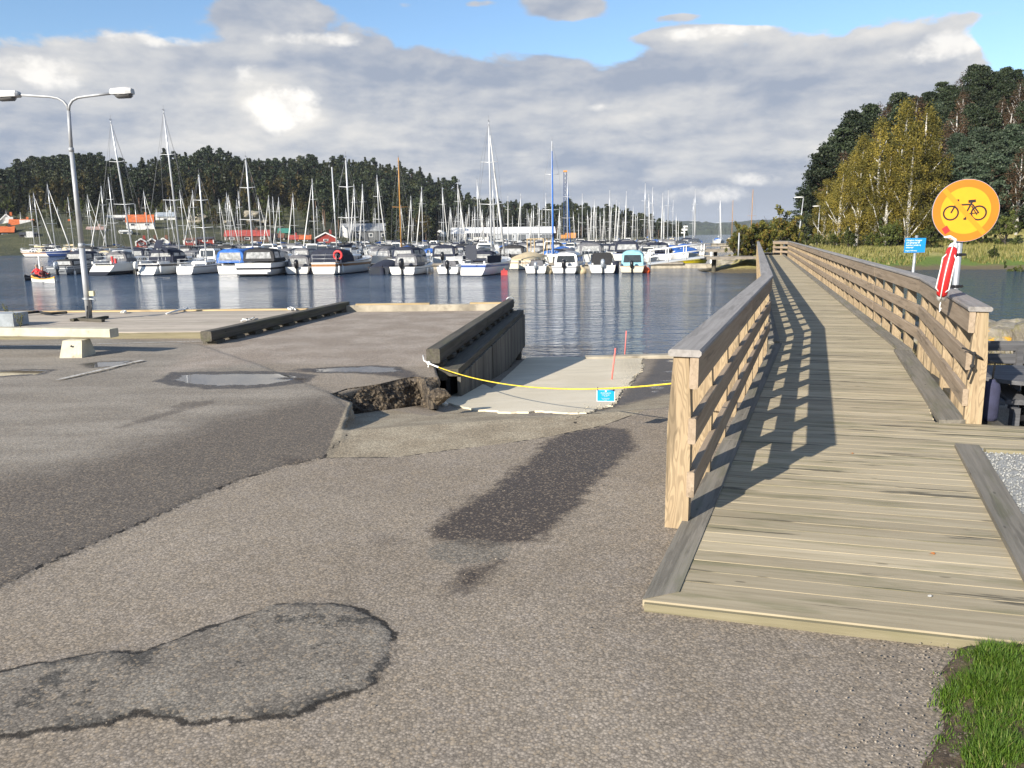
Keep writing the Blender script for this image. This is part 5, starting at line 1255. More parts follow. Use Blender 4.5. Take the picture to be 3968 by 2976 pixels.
for i in rank:
    k=items[i][4]
    if kindcount.get(k,0)<min(CAP[k],190): kindcount[k]=kindcount.get(k,0)+1; chosen.append(i)
NAMES={'fspruce':('dark green spruce on the wooded hill behind the marina','spruces on the hill behind the marina'),'fpine':('dark round-topped pine on the wooded hill behind the marina','pines on the hill behind the marina'),
 'fbroad':('brownish green broadleaf tree on the hillside behind the marina','brownish broadleaf trees on the far hillside'),'fgreen':('low green bushy tree among the houses across the harbour','green bushy trees across the harbour'),'fbirch':('yellow autumn birch on the hillside behind the marina','yellow birches on the far hillside')}
cset=set(chosen)
for i in chosen:
    px,rr,z,p,k,s=items[i]; plant(random.choice(PR[k]),(p.x,p.y,z-.3),s,random.uniform(0,6.28),NAMES[k][0],'tree',NAMES[k][1])
# the remaining wood as one mass
def forest_mass():
    vs=[];fs=[];rn=[];mi=[];base=0; V=[];F=[];Rn=[];MI=[]
    rest=[i for i in range(len(items)) if i not in cset]
    cache={}
    def tri(o):
        if o.data.name in cache: return cache[o.data.name]
        me=o.data; v=np.empty(len(me.vertices)*3,np.float32); me.vertices.foreach_get('co',v); f=[tuple(q.vertices) for q in me.polygons]; r=np.empty(len(me.vertices),np.float32); me.attributes['rnd'].data.foreach_get('value',r); cache[me.name]=(v.reshape(-1,3),f,r); return cache[me.name]
    for i in rest:
        px,rr,z,p,k,s=items[i]; o=random.choice(PR[k]); cr=[c for c in o.children if c.name.startswith('crown')][0]; v,f,r=tri(cr); 
        if rr<400: 
            f=f[::2]
        a=random.uniform(0,6.28); ca,sa=math.cos(a),math.sin(a); M3=np.array([[ca,-sa,0],[sa,ca,0],[0,0,1]])*s; w=v@M3.T+np.array([p.x,p.y,z-.3]); 
        idx=0 if k in('fspruce','fpine') else 1
        V.append(w);F.append(np.array([list(q) for q in f])+base);Rn.append(r);MI.append(np.full(len(f),idx)); base+=len(w)
    V=np.concatenate(V);F=np.concatenate(F);Rn=np.concatenate(Rn);MI=np.concatenate(MI)
    me=bpy.data.meshes.new('forest'); me.vertices.add(len(V)); me.vertices.foreach_set('co',V.astype(np.float32).ravel()); me.loops.add(F.size); me.loops.foreach_set('vertex_index',F.ravel().astype(np.int32)); me.polygons.add(len(F)); me.polygons.foreach_set('loop_start',np.arange(0,F.size,4,dtype=np.int32)); me.polygons.foreach_set('material_index',MI.astype(np.int32))
    at_=me.attributes.new('rnd','FLOAT','POINT'); at_.data.foreach_set('value',Rn); me.materials.append(M_spruce); me.materials.append(M_mixl); me.update(calc_edges=True); me.validate()
    o=bpy.data.objects.new('forest',me); link(o); o['kind']='stuff'; print('forest rest',len(rest),'chosen',len(chosen),kindcount,len(F))
forest_mass()

# ---------------------------------------------------------------- right bank, meadow and wood
SHP=[(15.2,62.5),(16.2,60.2),(18.5,59.6),(22,60.5),(28,61.5),(35,61.5),(50,56),(80,48),(160,30),(400,-20),(400,500),(190,500),(86,230),(55,150),(37,104),(26.5,84),(20,73),(15.5,66)]
def zR(x,y,sdv): return np.where(sdv<0,-1.15+1.25*sstep(0,-5,sdv),-1.15-1.2*sstep(0,3,sdv))
def RH(px): # ground height of the wooded slope at r=140
    return np.interp(px,[3060,3150,3300,3500,3700,3968,4400],[0,2.5,7.5,12,15.5,17,18])
def build_right():
    xs=np.concatenate([np.arange(9,60,.7),np.arange(60,220,3.)]); ys=np.concatenate([np.arange(25,56,4),np.arange(56,72,.5),np.arange(72,230,2.5),np.arange(230,500,20)])
    P=np.array([(x,y) for x in xs for y in ys]); sdv=ldist(P,SHP); z=zR(P[:,0],P[:,1],sdv+.35*np.array([mn.noise(Vector((p[0]*.6,p[1]*.6,0))) for p in P]))
    px=np.array([proj((a,max(c,20),0))[0] for a,c in P]); r=np.hypot(P[:,0],P[:,1])
    up=RH(px)*sstep(0,1,(r-84)/58.)**.9*(px>3040)
    z=z+np.where(sdv<0,up,0)+np.where(sdv<-2,np.array([.18*mn.noise(Vector((p[0]*.35,p[1]*.35,0)))+.08*mn.noise(Vector((p[0]*1.1,p[1]*1.1,0))) for p in P]),0)
    n=len(ys); b=MB(); b.add([(a,c,d) for (a,c),d in zip(P,z)],[(i*n+j,(i+1)*n+j,(i+1)*n+j+1,i*n+j+1) for i in range(len(xs)-1) for j in range(n-1)],smooth=True)
    m,t,bs=newmat('meadow_ground'); tc=t.n('TexCoord').outputs['Object']; sx=t.n('SeparateXYZ'); t.l(tc,sx.inputs[0])
    n1=t.noise(t.scale(tc,(.10,.3,1)),1.,5,.6); c=t.mix(t.ss(n1,.38,.62),(.22,.21,.06),(.36,.31,.12)); c=t.mix(t.ss(t.noise(tc,.8,5,.7),.5,.68,0,.6),c,(.10,.13,.025))
    c=t.mix(t.m('MULTIPLY',t.ss(sx.outputs[0],20.,26.),t.ss(t.m('ADD',sx.outputs[2],t.m('MULTIPLY',t.noise(tc,.5,3,.5),.35)),.12,-.25)),c,(.085,.13,.02)); c=t.mix(t.ss(t.m('ADD',sx.outputs[2],t.m('MULTIPLY',t.noise(tc,1.5,4,.6),.4)),-.62,-.85),c,(.12,.095,.05))
    c=t.mix(t.ss(sx.outputs[2],1.3,3.),c,(.045,.045,.02))
    t.l(c,bs.inputs['Base Color']); bs.inputs['Roughness'].default_value=.95; bump(t,bs,t.noise(tc,3.,5,.7),1.,.15)
    o=b.build('meadow',m); o['kind']='structure'
    return xs,ys,z.reshape(len(xs),len(ys))
_xs,_ys,_zz=build_right()
def zrb(x,y):
    i=int(np.clip(np.searchsorted(_xs,x)-1,0,len(_xs)-2)); j=int(np.clip(np.searchsorted(_ys,y)-1,0,len(_ys)-2))
    u=(x-_xs[i])/(_xs[i+1]-_xs[i]); v=(y-_ys[j])/(_ys[j+1]-_ys[j]); u=min(1,max(0,u));v=min(1,max(0,v))
    return float(_zz[i,j]*(1-u)*(1-v)+_zz[i+1,j]*u*(1-v)+_zz[i,j+1]*(1-u)*v+_zz[i+1,j+1]*u*v)
def fmead():
    px=random.uniform(3120,4150); r=random.uniform(62,90); p=pol(px,r); 
    if ldist(np.array([[p.x,p.y]]),SHP)[0]>-1.5: return None
    d=mn.noise(Vector((p.x*.22,p.y*.22,5)))
    if d<-.12: return None
    return p.x,p.y,zrb(p.x,p.y)
M_mead=leafmat('meadow_grass',[(.13,.16,.035),(.25,.24,.07),(.38,.33,.13),(.30,.29,.09)],trans=.4)
tufts('meadow_grass',14000,fmead,.12,.42,.05,M_mead)
# path beyond the bridge
b=MB(); path=[(20.4,62.2,1.25),(22.0,66,1.4),(25.5,74,1.5),(33,88,1.6),(43,105,1.6),(58,135,1.6),(76,170,1.6)]; vs=[]
for i,(x,y,w) in enumerate(path):
    a=Vector(path[max(0,i-1)][:2]);c=Vector(path[min(len(path)-1,i+1)][:2]);d=(c-a).normalized(); z=.16
    for k in(-1,1): vs.append((x+d.y*w*k,y-d.x*w*k,z+.0))
b.add(vs,[(2*i,2*i+1,2*i+3,2*i+2) for i in range(len(path)-1)]); o=b.build('footpath',plain('path_asphalt',(.115,.108,.10),.9,0,.15,1.)); o['kind']='structure'
random.seed(5)
for s_ in range(3): mk('npine','pine',13,150,.17,'pine_tree',M_pineL,M_bark,bare=.12,spread=.27,seed=s_+10,npc=70)
for s_ in range(3): mk('ndark','pine',13,140,.19,'pine_tree',M_pine,M_bark,bare=.18,spread=.25,seed=s_+20,npc=60)
for s_ in range(3): mk('nbirch','broad',13.5,260,.085,'birch_tree',M_birchl,M_birch,bare=.10,spread=.17,seed=s_+30,npc=78)
for s_ in range(2): mk('nbare','broad',13,170,.12,'birch_tree',M_brownl,M_birch,bare=.3,spread=.20,seed=s_+40,npc=26)
for s_ in range(2): mk('nbush','broad',3.5,90,.12,'bush',M_greenl,M_dbark,bare=.02,spread=.5,seed=s_+60,npc=40)
def rtree(key,px,r,h,label,cat='tree',group=None):
    p=pol(px,r); z=zrb(p.x,p.y); H0={'npine':13,'ndark':13,'nbirch':13.5,'nbare':13,'nbush':3.5}[key]
    return plant(random.choice(PR[key]),(p.x,p.y,z-.25),h/H0,random.uniform(0,6.28),label,cat,group)
def htop(px,r,ytop):
    p=pol(px,r); z=zrb(p.x,p.y); return 1.75+(hy(px)-ytop)/FPX*r/ math.cos(math.atan((px-1984)/FPX))*1.0*math.cos(math.atan((px-1984)/FPX))**2 - z
# birches in front
for k,(px,r,yt,lab) in enumerate([(3475,86,425,'tallest yellow birch with white stem in the middle of the birch clump'),(3395,85,490,'yellow birch with forked white stem left of the tallest birch'),(3560,87,440,'yellow birch with slender crown right of the tallest birch'),(3320,86,545,'yellow-brown birch on the left side of the clump'),(3250,87,640,'small yellow birch left of the clump above the path lamps'),(3430,84,600,'low yellow birch in front of the forked one'),(3515,84,560,'low yellow birch in front of the tallest one'),(3195,92,700,'brownish yellow birch just right of the second path lamp'),(3590,90,560,'thin yellow birch at the right end of the clump'),(3360,92,560,'yellow birch standing half hidden behind the forked birch'),(3290,95,600,'dull yellow birch behind the left birches')]):
    rtree('nbirch',px,r,htop(px,r,yt)*1.0,lab)
for k,(px,r,yt,lab) in enumerate([(3110,112,740,'dark pine leaning over the water at the left end of the wood'),(3150,112,650,'second dark pine from the left end of the wood'),(3185,108,585,'dark pine behind the second path lamp'),(3230,116,520,'tall dark pine behind the left birches'),(3285,118,455,'thin-topped dark pine left of the birch clump'),(3345,122,430,'dark pine rising behind the clump of birches')]):
    rtree('ndark',px,r,htop(px,r,yt),lab)
SK2=[(3060,800),(3100,700),(3150,640),(3200,580),(3300,470),(3400,410),(3500,365),(3600,345),(3700,310),(3760,290),(3850,290),(3968,275),(4400,250)]
def right_wood():
    random.seed(23); n=0
    for r,stp in ((94,62),(102,56),(112,50),(124,46),(138,42)):
        px=3370 if r<100 else (3260 if r<110 else 3160)
        while px<4250:
            px+=stp*random.uniform(.7,1.3)
            ytl=np.interp(px,[a for a,_ in SK2],[c for _,c in SK2]); f={94:.47,102:.62,112:.78,124:.90,138:1.0}[r]
            yt=hy(px)-(hy(px)-ytl)*f*random.uniform(.93,1.04); rr=r+random.uniform(-3,3); h=htop(px,rr,yt)
            if h<3: continue
            h=min(h,17)
            q=random.random()
            if r<105 and px>3620: key='npine' if q<.85 else 'nbare'
            else: key='ndark' if q<.62 else ('npine' if q<.80 else 'nbare')
            if key=='nbare': lab,g='bare brown birch among the pines on the right-hand slope','brown birches on the right-hand slope'
            elif key=='npine': lab,g='grey-green pine on the slope right of the yellow birches','grey-green pines on the right-hand slope'
            else: lab,g='dark pine on the slope behind the yellow birches','dark pines on the right-hand slope'
            rtree(key,px,rr,h,lab,'tree',g); n+=1
    print('right wood',n)
right_wood()
for (px,r,h,lab) in ((3955,68,2.6,'dark green bush in the meadow at the right edge'),(3450,82,4.,'round green bush at the foot of the yellow birches'),(3600,84,3.,'low green bush right of the birch stems'),(3290,83,3.,'bush beside the path right of the lamps'),(3230,86,2.5,'small bush by the third path lamp'),(3700,88,4,'bushy green tree at the meadow edge above the bicycle sign'),(3800,87,4.,'second bushy green tree at the meadow edge'),(3900,86,4.5,'bushy green tree at the meadow edge near the right border'),(3520,86,3.2,'dark bush behind the blue sign'),(3130,95,2.6,'low bush left of the first path lamp'),(3380,84,2.5,'low bush under the forked birch'),(3170,90,2.4,'low bush between the path lamps'),(3860,74,1.6,'small round bush in the middle of the meadow')):
    rtree('nbush',px,r,h*.62,lab,'bush')
# hedge of rose bushes left of the bridge end
random.seed(9)
for s_ in range(3): mk('hedge','broad',2.2,80,.075,'bush',leafmat('hedge_leaves',[(.05,.06,.015),(.11,.12,.025),(.20,.19,.04),(.22,.13,.03)],trans=.3) if s_==0 else bpy.data.materials['hedge_leaves'],M_dbark,bare=.0,spread=.55,seed=s_+80,npc=46)
for (px,r,h,lab) in ((2850,66,1.5,'yellow-green bush at the left end of the hedge by the jetty'),(2880,67,1.9,'second bush from the left in the hedge by the jetty'),(2915,68,2.2,'bush in the hedge just left of the white and red flag'),(2950,69,2.3,'bush in the hedge just right of the white and red flag'),(2985,69,2.1,'darker bush in the middle of the hedge beside the path'),(3020,76,2.9,'tall reed-like bush behind the hedge'),(3050,79,2.6,'bush at the right end of the hedge beside the path'),(2965,72,2.0,'bush at the back of the hedge beside the path'),(2895,70,2.0,'bush at the back of the hedge by the jetty'),(3085,84,1.8,'low bush past the end of the hedge')):
    p=pol(px,r); plant(random.choice(PR['hedge']),(p.x,p.y,max(0,zrb(p.x,p.y))-.1),h/2.2,random.uniform(0,6),lab,'bush')
path_lamp(0,(3113,768),(3092,946),76,.8,'nearest and tallest white path lamp beyond the end of the boardwalk')
path_lamp(0,(3177,802),(3165,955),86,.7,'second white path lamp, right of the tallest one')
path_lamp(0,(3193,826),(3188,940),112,.9,'smallest farthest path lamp before the dark trees')
# shore rock and jetties left of the bridge end
b=MB(); stone(b,(0,0,0),(2.2,3.2,1.1),71,4); o=b.build('rock',M_rock); q=at(2875,1045,WZ); o.location=(q.x,q.y+1.6,-1.3); a=o.data.attributes.new('yl','FLOAT','POINT'); tag(o,'smooth sloping pale rock at the water under the small jetty','rock')
b=MB(); stone(b,(0,0,0),(1.3,1.6,.55),73,4); o=b.build('rock',M_rock); q=at(2830,1050,WZ); o.location=(q.x,q.y+.8,-1.35); a=o.data.attributes.new('yl','FLOAT','POINT'); tag(o,'smaller rock spur at the waterline left of the smooth rock','rock')
def jetty(Y,px0,px1,py,lab,pile):
    a=atY(px0,py,Y);c=atY(px1,py,Y); t=thing('jetty',lab,'jetty',a); b=MB(); b.beam((a.x,Y+1,a.z-.1),(c.x,Y+1,a.z-.1),2.2,.2); b.build('deck',M_pont,t,rel=True)
    for q in pile: p=atY(q,py,Y+1); b=MB(); b.tube([(p.x,Y+.9,-3),(p.x,Y+.9,a.z-.2)],.17,10); b.build('pile',M_dark,t,rel=True)
jetty(60.8,2722,2935,996,'flat concrete jetty on a dark pile beside the smooth rock',[2766])
jetty(74,2735,2835,968,'pale jetty end behind the flat concrete jetty',[2772])
b=MB(); q=atY(2755,1028,71.5); b.tube([(q.x,q.y,-3),(q.x,q.y,atY(2755,976,71.5).z)],.11,10); o=b.build('mooring_pile',M_rwhite); tag(o,'white mooring pile standing in the water beside the flat jetty','pile')
b=MB(); q=atY(2861,990,61); b.tube([(q.x,q.y,-.2),(q.x,q.y,atY(2862,902,61).z)],.055,8); o=b.build('post',M_galv2); tag(o,'slim grey post standing on the flat jetty before the hedge','post')
q=atY(2926,935,66); t=thing('flag','small white and red flag on a short pole behind the left railing','flag',(q.x,66,0)); tp=atY(2926,905,66)
b=MB(); b.tube([(q.x,66,0),(q.x,66,tp.z)],.04,6); b.build('pole',M_rwhite,t,rel=True)
b=MB(); b.poly([(q.x+.05,66,tp.z-.2),(q.x+.42,66.05,tp.z-.5),(q.x+.38,66.1,tp.z-1.4),(q.x+.05,66,tp.z-1.2)],(0,.01,0)); b.build('cloth',M_red,t,rel=True)
def drop_unused():
    for L in PR.values():
        for o in L:
            if o not in _used:
                for c in list(o.children): bpy.data.objects.remove(c)
                bpy.data.objects.remove(o)
drop_unused()

# ================================================================ BOATS
def hullmat(name,top,stripe=None,s0=.62,s1=.72,boot=(.03,.035,.05),bz=.07,rough=.25):
    if name in MATS: return MATS[name]
    m,t,b=newmat(name); g=t.attr('g','Vector'); sx=t.n('SeparateXYZ'); t.l(g,sx.inputs[0]); z=sx.outputs[2]
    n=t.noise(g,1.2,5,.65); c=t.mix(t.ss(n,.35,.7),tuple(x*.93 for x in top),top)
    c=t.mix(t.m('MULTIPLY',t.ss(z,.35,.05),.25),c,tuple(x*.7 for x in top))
    if stripe:
        k=t.m('MULTIPLY',t.m('GREATER_THAN',z,s0),t.m('LESS_THAN',z,s1)); c=t.mix(k,c,stripe)
    c=t.mix(t.m('LESS_THAN',z,bz),c,boot); t.l(c,b.inputs['Base Color']); b.inputs['Roughness'].default_value=rough; MATS[name]=m; return m
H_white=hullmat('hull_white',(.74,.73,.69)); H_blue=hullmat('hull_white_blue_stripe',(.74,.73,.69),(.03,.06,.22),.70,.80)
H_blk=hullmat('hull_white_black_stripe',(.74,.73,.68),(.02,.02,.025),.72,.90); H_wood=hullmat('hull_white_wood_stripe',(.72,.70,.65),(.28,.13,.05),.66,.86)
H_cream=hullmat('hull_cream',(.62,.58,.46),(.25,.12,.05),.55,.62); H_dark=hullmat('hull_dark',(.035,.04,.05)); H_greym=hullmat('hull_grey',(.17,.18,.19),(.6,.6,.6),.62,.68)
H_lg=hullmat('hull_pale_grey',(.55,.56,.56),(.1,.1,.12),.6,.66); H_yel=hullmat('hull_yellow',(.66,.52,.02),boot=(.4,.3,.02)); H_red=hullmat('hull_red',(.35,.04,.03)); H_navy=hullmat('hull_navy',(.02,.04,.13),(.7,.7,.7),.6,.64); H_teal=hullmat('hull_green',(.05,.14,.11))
class Hull:
    """lofted hull : x forward from the stern, z=0 at the waterline"""
    def __init__(s,L,B,fs,fb,rake=.5,tw=.7,tr=.0,full=.5,flare=0.): s.L,s.B,s.fs,s.fb,s.rake,s.tw,s.tr,s.full,s.flare=L,B,fs,fb,rake,tw,tr,full,flare
    def half(s,t):
        if t<s.full: u=t/s.full; w=s.tw+(1-s.tw)*math.sin(u*math.pi/2)
        else: u=(t-s.full)/(1-s.full); w=math.cos(u*math.pi/2)**.75
        return max(.02,s.B/2*w)
    def sheer(s,t): return s.fs+(s.fb-s.fs)*t**1.6-.04*math.sin(math.pi*t)
    def X(s,t,z): 
        return s.L*t*(1-.0)-s.rake*(1-max(0,z)/s.sheer(1))*t**3+s.tr*(z/s.fs)*(1-t)**5
    def ring(s,t):
        w=s.half(t);h=s.sheer(t); pts=[]
        prof=((1,1.),(.985,.72),(.95,.42),(.88,.15),(.78,-.05),(.45,-.30),(.0,-.42))
        for a,q in prof:
            z=h*q if q>0 else q*.8; aa=a*(1-s.flare*(1-q)*t) if q>0 else a*(1-s.flare*t)
            pts.append((aa*w,z))
        L_=[(s.X(t,z),y,z) for y,z in pts]+[(s.X(t,z),-y,z) for y,z in pts[-2::-1]]
        return L_
    def build(s,mat,deck,t,n=13,trim=None):
        b=MB(); T=[i/(n-1) for i in range(n)]; b.loft([s.ring(q) for q in T],closed=False,cap=False)
        r=s.ring(0); b.add(r,[tuple(range(len(r)))],smooth=False); b.build('hull',mat,t)
        d=MB(); vs=[]
        for q in T:
            w=s.half(q)*.985;z=s.sheer(q)-.03; vs+=[(s.X(q,z),w,z),(s.X(q,z),0,z+.05),(s.X(q,z),-w,z)]
        fs=[]
        for i in range(n-1):
            a=3*i; fs+=[(a,a+1,a+4,a+3),(a+1,a+2,a+5,a+4)]
        d.add(vs,fs,smooth=True); d.build('deck',deck,t)
        k=MB()
        for sg in (1,-1): k.tube([(s.X(q,s.sheer(q)),sg*s.half(q),s.sheer(q)) for q in T],.028,5)
        k.build('rubbing_strake',trim or deck,t)
def cabin(t,x0,x1,w0,w1,z,h,mat=None,win=True,r0=.15,r1=.45,name='cabin',wz=(.35,.72),winmat=None,tum=.86):
    mat=mat or M_white; b=MB(); rings=[]
    for f in (0,.12,.5,.85,1):
        x=x0+(x1-x0)*f; w=w0+(w1-w0)*f; hh=h*(.96 if f in(0,1) else 1)
        rings.append([(x+(-r1*q if f==1 else r0*q if f==0 else 0),y*w/2*(1-(1-tum)*q),z-.08+(hh+.08)*q) for y,q in ((-1,0),(-1,.85),(-.86,1),(.86,1),(1,.85),(1,0))])
    b.loft(rings,smooth=False); c=b.build(name,mat,t)
    if win:
        wm=winmat or M_glass
        for sg in (-1,1):
            m=MB(); 
            for (fa,fb_) in ((.08,.36),(.40,.62),(.66,.86)):
                P_=[]
                for f,q in ((fa,wz[0]),(fb_,wz[0]),(fb_-.01,wz[1]),(fa+.01,wz[1])):
                    w=w0+(w1-w0)*f; P_.append((x0+(x1-x0)*f,sg*(w/2*(1-(1-tum)*q*1.0)+.012),z+h*q-.08*(1-q)))
                m.poly(P_,(0,sg*.008,0))
            m.build('side_window',wm,c)
    return c
def canopy(t,x0,x1,w,z,h,mat,win=True,name='canopy',front=.35,back=.12,winmat=None,wh=(.25,.8)):
    h*=.88; b=MB(); rings=[]; 
    for f in (0,.12,.5,.82,1):
        sx=x0+(x1-x0)*f; hh=h*(1-.22*(f==1)-.06*(f==.82)-.10*(f==0)); rings.append([(sx-(front*q if f==1 else front*.5*q if f==.82 else -back*q if f==0 else 0),y*w/2,z+hh*q) for y,q in ((-1,0),(-.98,.55),(-.9,.86),(-.6,1.0),(0,1.05),(.6,1.0),(.9,.86),(.98,.55),(1,0))])
    b.loft(rings,closed=False,cap=False); 
    r=rings[0]; b.add(r,[tuple(range(9))]); r=rings[-1]; b.add(r,[tuple(range(8,-1,-1))])
    c=b.build(name,mat,t)
    if win:
        wm=winmat or M_film
        for sg in(-1,1):
            m=MB()
            for fa,fb_ in ((.08,.46),(.52,.86)):
                m.poly([(x0+(x1-x0)*f,sg*(w/2*(1-.10*max(0,(q-.3)))+.012),z+h*q) for f,q in ((fa,wh[0]),(fb_,wh[0]),(fb_-.03,wh[1]-.08),(fa+.02,wh[1]-.05))],(0,sg*.006,0))
            m.build('canopy_window',wm,c)
        m=MB(); m.poly([(x0-.012+back*q,y*w/2*.82,z+h*q*.9) for y,q in ((-1,wh[0]),(1,wh[0]),(.9,wh[1]),(-.9,wh[1]))],(-.008,0,0)); m.build('canopy_window',wm,c)
        m=MB(); m.poly([(x1+.014-front*q,y*w/2*.82,z+h*q*.8) for y,q in ((-1,wh[0]),(1,wh[0]),(.88,wh[1]),(-.88,wh[1]))],(.008,0,0)); m.build('windscreen',wm,c)
    return c
def outboard(t,x,y,z,mat=None,s=1.):
    mat=mat or M_blackp; e=bpy.data.objects.new('outboard_motor',None); link(e,t); e.location=(x,y,z)
    b=MB(); rings=[]
    for q,a,c,xx in ((0,.16,.13,.0),(.12,.26,.17,-.02),(.45,.27,.18,-.05),(.62,.20,.15,-.03),(.70,.09,.08,.0)):
        rings.append([(xx*s+a*s*math.cos(k),c*s*math.sin(k),q*s) for k in np.linspace(0,6.283,11)[:-1]])
    b.loft(rings); b.build('cowl',mat,e)
    b=MB(); b.beam((-.02*s,0,.02),(-.02*s,0,-.62*s),.10*s,.13*s,up=(1,0,0),ch=.02); b.beam((-.20*s,0,-.42*s),(.10*s,0,-.42*s),.18*s,.03); b.box((.15*s,0,-.1*s),(.12*s,.2*s,.3*s)); b.build('drive_leg',mat if mat is M_blackp else M_blackp,e)
    return e
def fenders(t,hull,xs,side=-1,mat=None,z=.25):
    for f in xs:
        b=MB(); y=side*(hull.half(f)+.10); x=hull.X(f,z); b.tube([(x,y,z-.3),(x,y,z-.24),(x,y,z+.22),(x,y,z+.28)],[.03,.1,.1,.03],8); b.tube([(x,y,z+.28),(x,side*hull.half(f),hull.sheer(f))],.012,4); b.build('fender',mat or M_rwhite,t)
def rail(t,hull,f0,f1,h=.55,n=6,name='guard_rail',k=2,cross=False):
    b=MB(); T=[f0+(f1-f0)*i/n for i in range(n+1)]
    for sg in(-1,1):
        for j in range(1,k+1): b.tube([(hull.X(q,1),sg*hull.half(q)*.96,hull.sheer(q)+h*j/k) for q in T],.014,5)
        for q in T: b.tube([(hull.X(q,1),sg*hull.half(q)*.96,hull.sheer(q)),(hull.X(q,1),sg*hull.half(q)*.96,hull.sheer(q)+h)],.014,5)
    if cross:
        q=T[0]
        for j in range(1,k+1): b.tube([(hull.X(q,1),-hull.half(q)*.96,hull.sheer(q)+h*j/k),(hull.X(q,1),hull.half(q)*.96,hull.sheer(q)+h*j/k)],.014,5)
    b.build(name,M_alu,t)
def rig(t,hull,mx,mh,mat=None,boomcol=None,jib=True,jibmat=None,boom=True,spread=2,rake=.02,r=.075,backstay=True,boomlen=None):
    mat=mat or M_alu; z0=hull.sheer(mx/hull.L)+.0; top=Vector((mx-rake*mh,0,mh)); foot=Vector((mx,0,z0-.1))
    b=MB(); b.tube([foot,foot.lerp(top,.7),top],[r,r,r*.75],8); m=b.build('mast',mat,t)
    b=MB(); b.tube([top,top+Vector((0,0,.5))],.012,4); b.tube([top+Vector((-.22,0,.12)),top+Vector((.22,0,.12))],.02,4); b.build('masthead_aerial',M_wire,m)
    ws=[]
    for i in range(spread):
        f=(.42,.72)[i] if spread==2 else .5; w=(.95,.7)[i]; c=foot.lerp(top,f); b=MB()
        b.tube([c+Vector((-.12,-w,.05)),c,c+Vector((-.12,w,.05))],.028,5); b.build('spreader',mat,m); ws.append((c,w))
    bow=Vector((hull.X(.985,hull.fb),0,hull.fb)); stern=Vector((.1,0,hull.fs)); fy=hull.half(mx/hull.L)*.9
    b=MB(); hp=foot.lerp(top,.97)
    if jib:
        a=bow+Vector((0,0,.25)); q=a.lerp(hp,.94); j=MB(); j.tube([a,a.lerp(q,.3),a.lerp(q,.7),q],[.085,.095,.07,.035],6); j.build('furled_jib',jibmat or M_sailw,t)
    b.tube([bow,hp],.012,4,cap=False)
    if backstay: b.tube([stern,top],.012,4,cap=False)
    for sg in(-1,1):
        pts=[Vector((mx-.15,sg*fy,hull.sheer(mx/hull.L)))]+[c+Vector((-.12,sg*w,.05)) for c,w in ws]+[top]
        b.tube(pts,.011,4,cap=False); b.tube([pts[0],foot.lerp(top,.45)],.010,4,cap=False)
    b.build('stays',M_wire,t)
    if boom:
        bl=boomlen or hull.L*.36; bz=z0+1.0; e=Vector((mx-bl,0,bz+.12)); a=Vector((mx-.05,0,bz)); b=MB(); b.tube([a,e],.06,8); o=b.build('boom',mat,t)
        if boomcol:
            c=MB(); rr=[]
            for f,q in ((0,.30),(.06,.26),(.3,.18),(.7,.12),(1,.05)):
                p=a.lerp(e,f); rr.append([(p.x,.5*q*math.sin(k),p.z+.04+q*(1.0+math.cos(k))*.75-.1) for k in np.linspace(0,6.283,9)[:-1]])
            c.loft(rr); c.build('sail_cover',boomcol,t)
def cockpit(t,x0,x1,w,z,mat=None):
    b=MB(); b.box(((x0+x1)/2,w/2,z+.10),(x1-x0,.12,.22)); b.box(((x0+x1)/2,-w/2,z+.10),(x1-x0,.12,.22)); b.build('coaming',mat or M_white,t)
    b=MB(); b.box(((x0+x1)/2,0,z+.03),(x1-x0,w-.13,.04)); b.build('cockpit_floor',M_lgrey,t)
def sailboat(name,label,L=9.2,B=3.,mh=12.3,hull=H_white,hood=M_navy,cover=M_blue,jib=True,jibmat=None,mastmat=None,tr=.55,extra=None,group=None,spread=2,cat='sailing boat',hoodh=.75,boom=True,rake=.02):
    t=thing(name,label,cat,group=group); h=Hull(L,B,.86*L/9.2,1.15*L/9.2,rake=L*.12,tw=.62,tr=tr,full=.5); h.build(hull,M_white if hull is not H_cream else M_cream,t,trim=M_teak if hull in(H_wood,H_cream) else M_white)
    z=h.sheer(.4); cabin(t,L*.36,L*.74,B*.62,B*.34,z,.42*L/9.2,r1=.5,wz=(.2,.75))
    cockpit(t,L*.08,L*.35,B*.52,z-.05)
    if hood: canopy(t,L*.30,L*.45,B*.6,z+.08,hoodh,hood,front=.35,back=-.1,win=True,name='sprayhood',wh=(.35,.75))
    rig(t,h,L*.58,mh,mastmat,cover,jib,jibmat,boom=boom,spread=spread,rake=rake); rail(t,h,.9,.985,.6,3,'pulpit'); rail(t,h,.02,.12,.6,2,'pushpit',cross=True)
    b=MB()
    for sg in(-1,1): b.tube([(h.X(q,1),sg*h.half(q)*.96,h.sheer(q)+.6) for q in (.12,.3,.5,.7,.9)],.009,4,cap=False)
    b.build('lifeline',M_wire,t); t['h']=1; return t,h
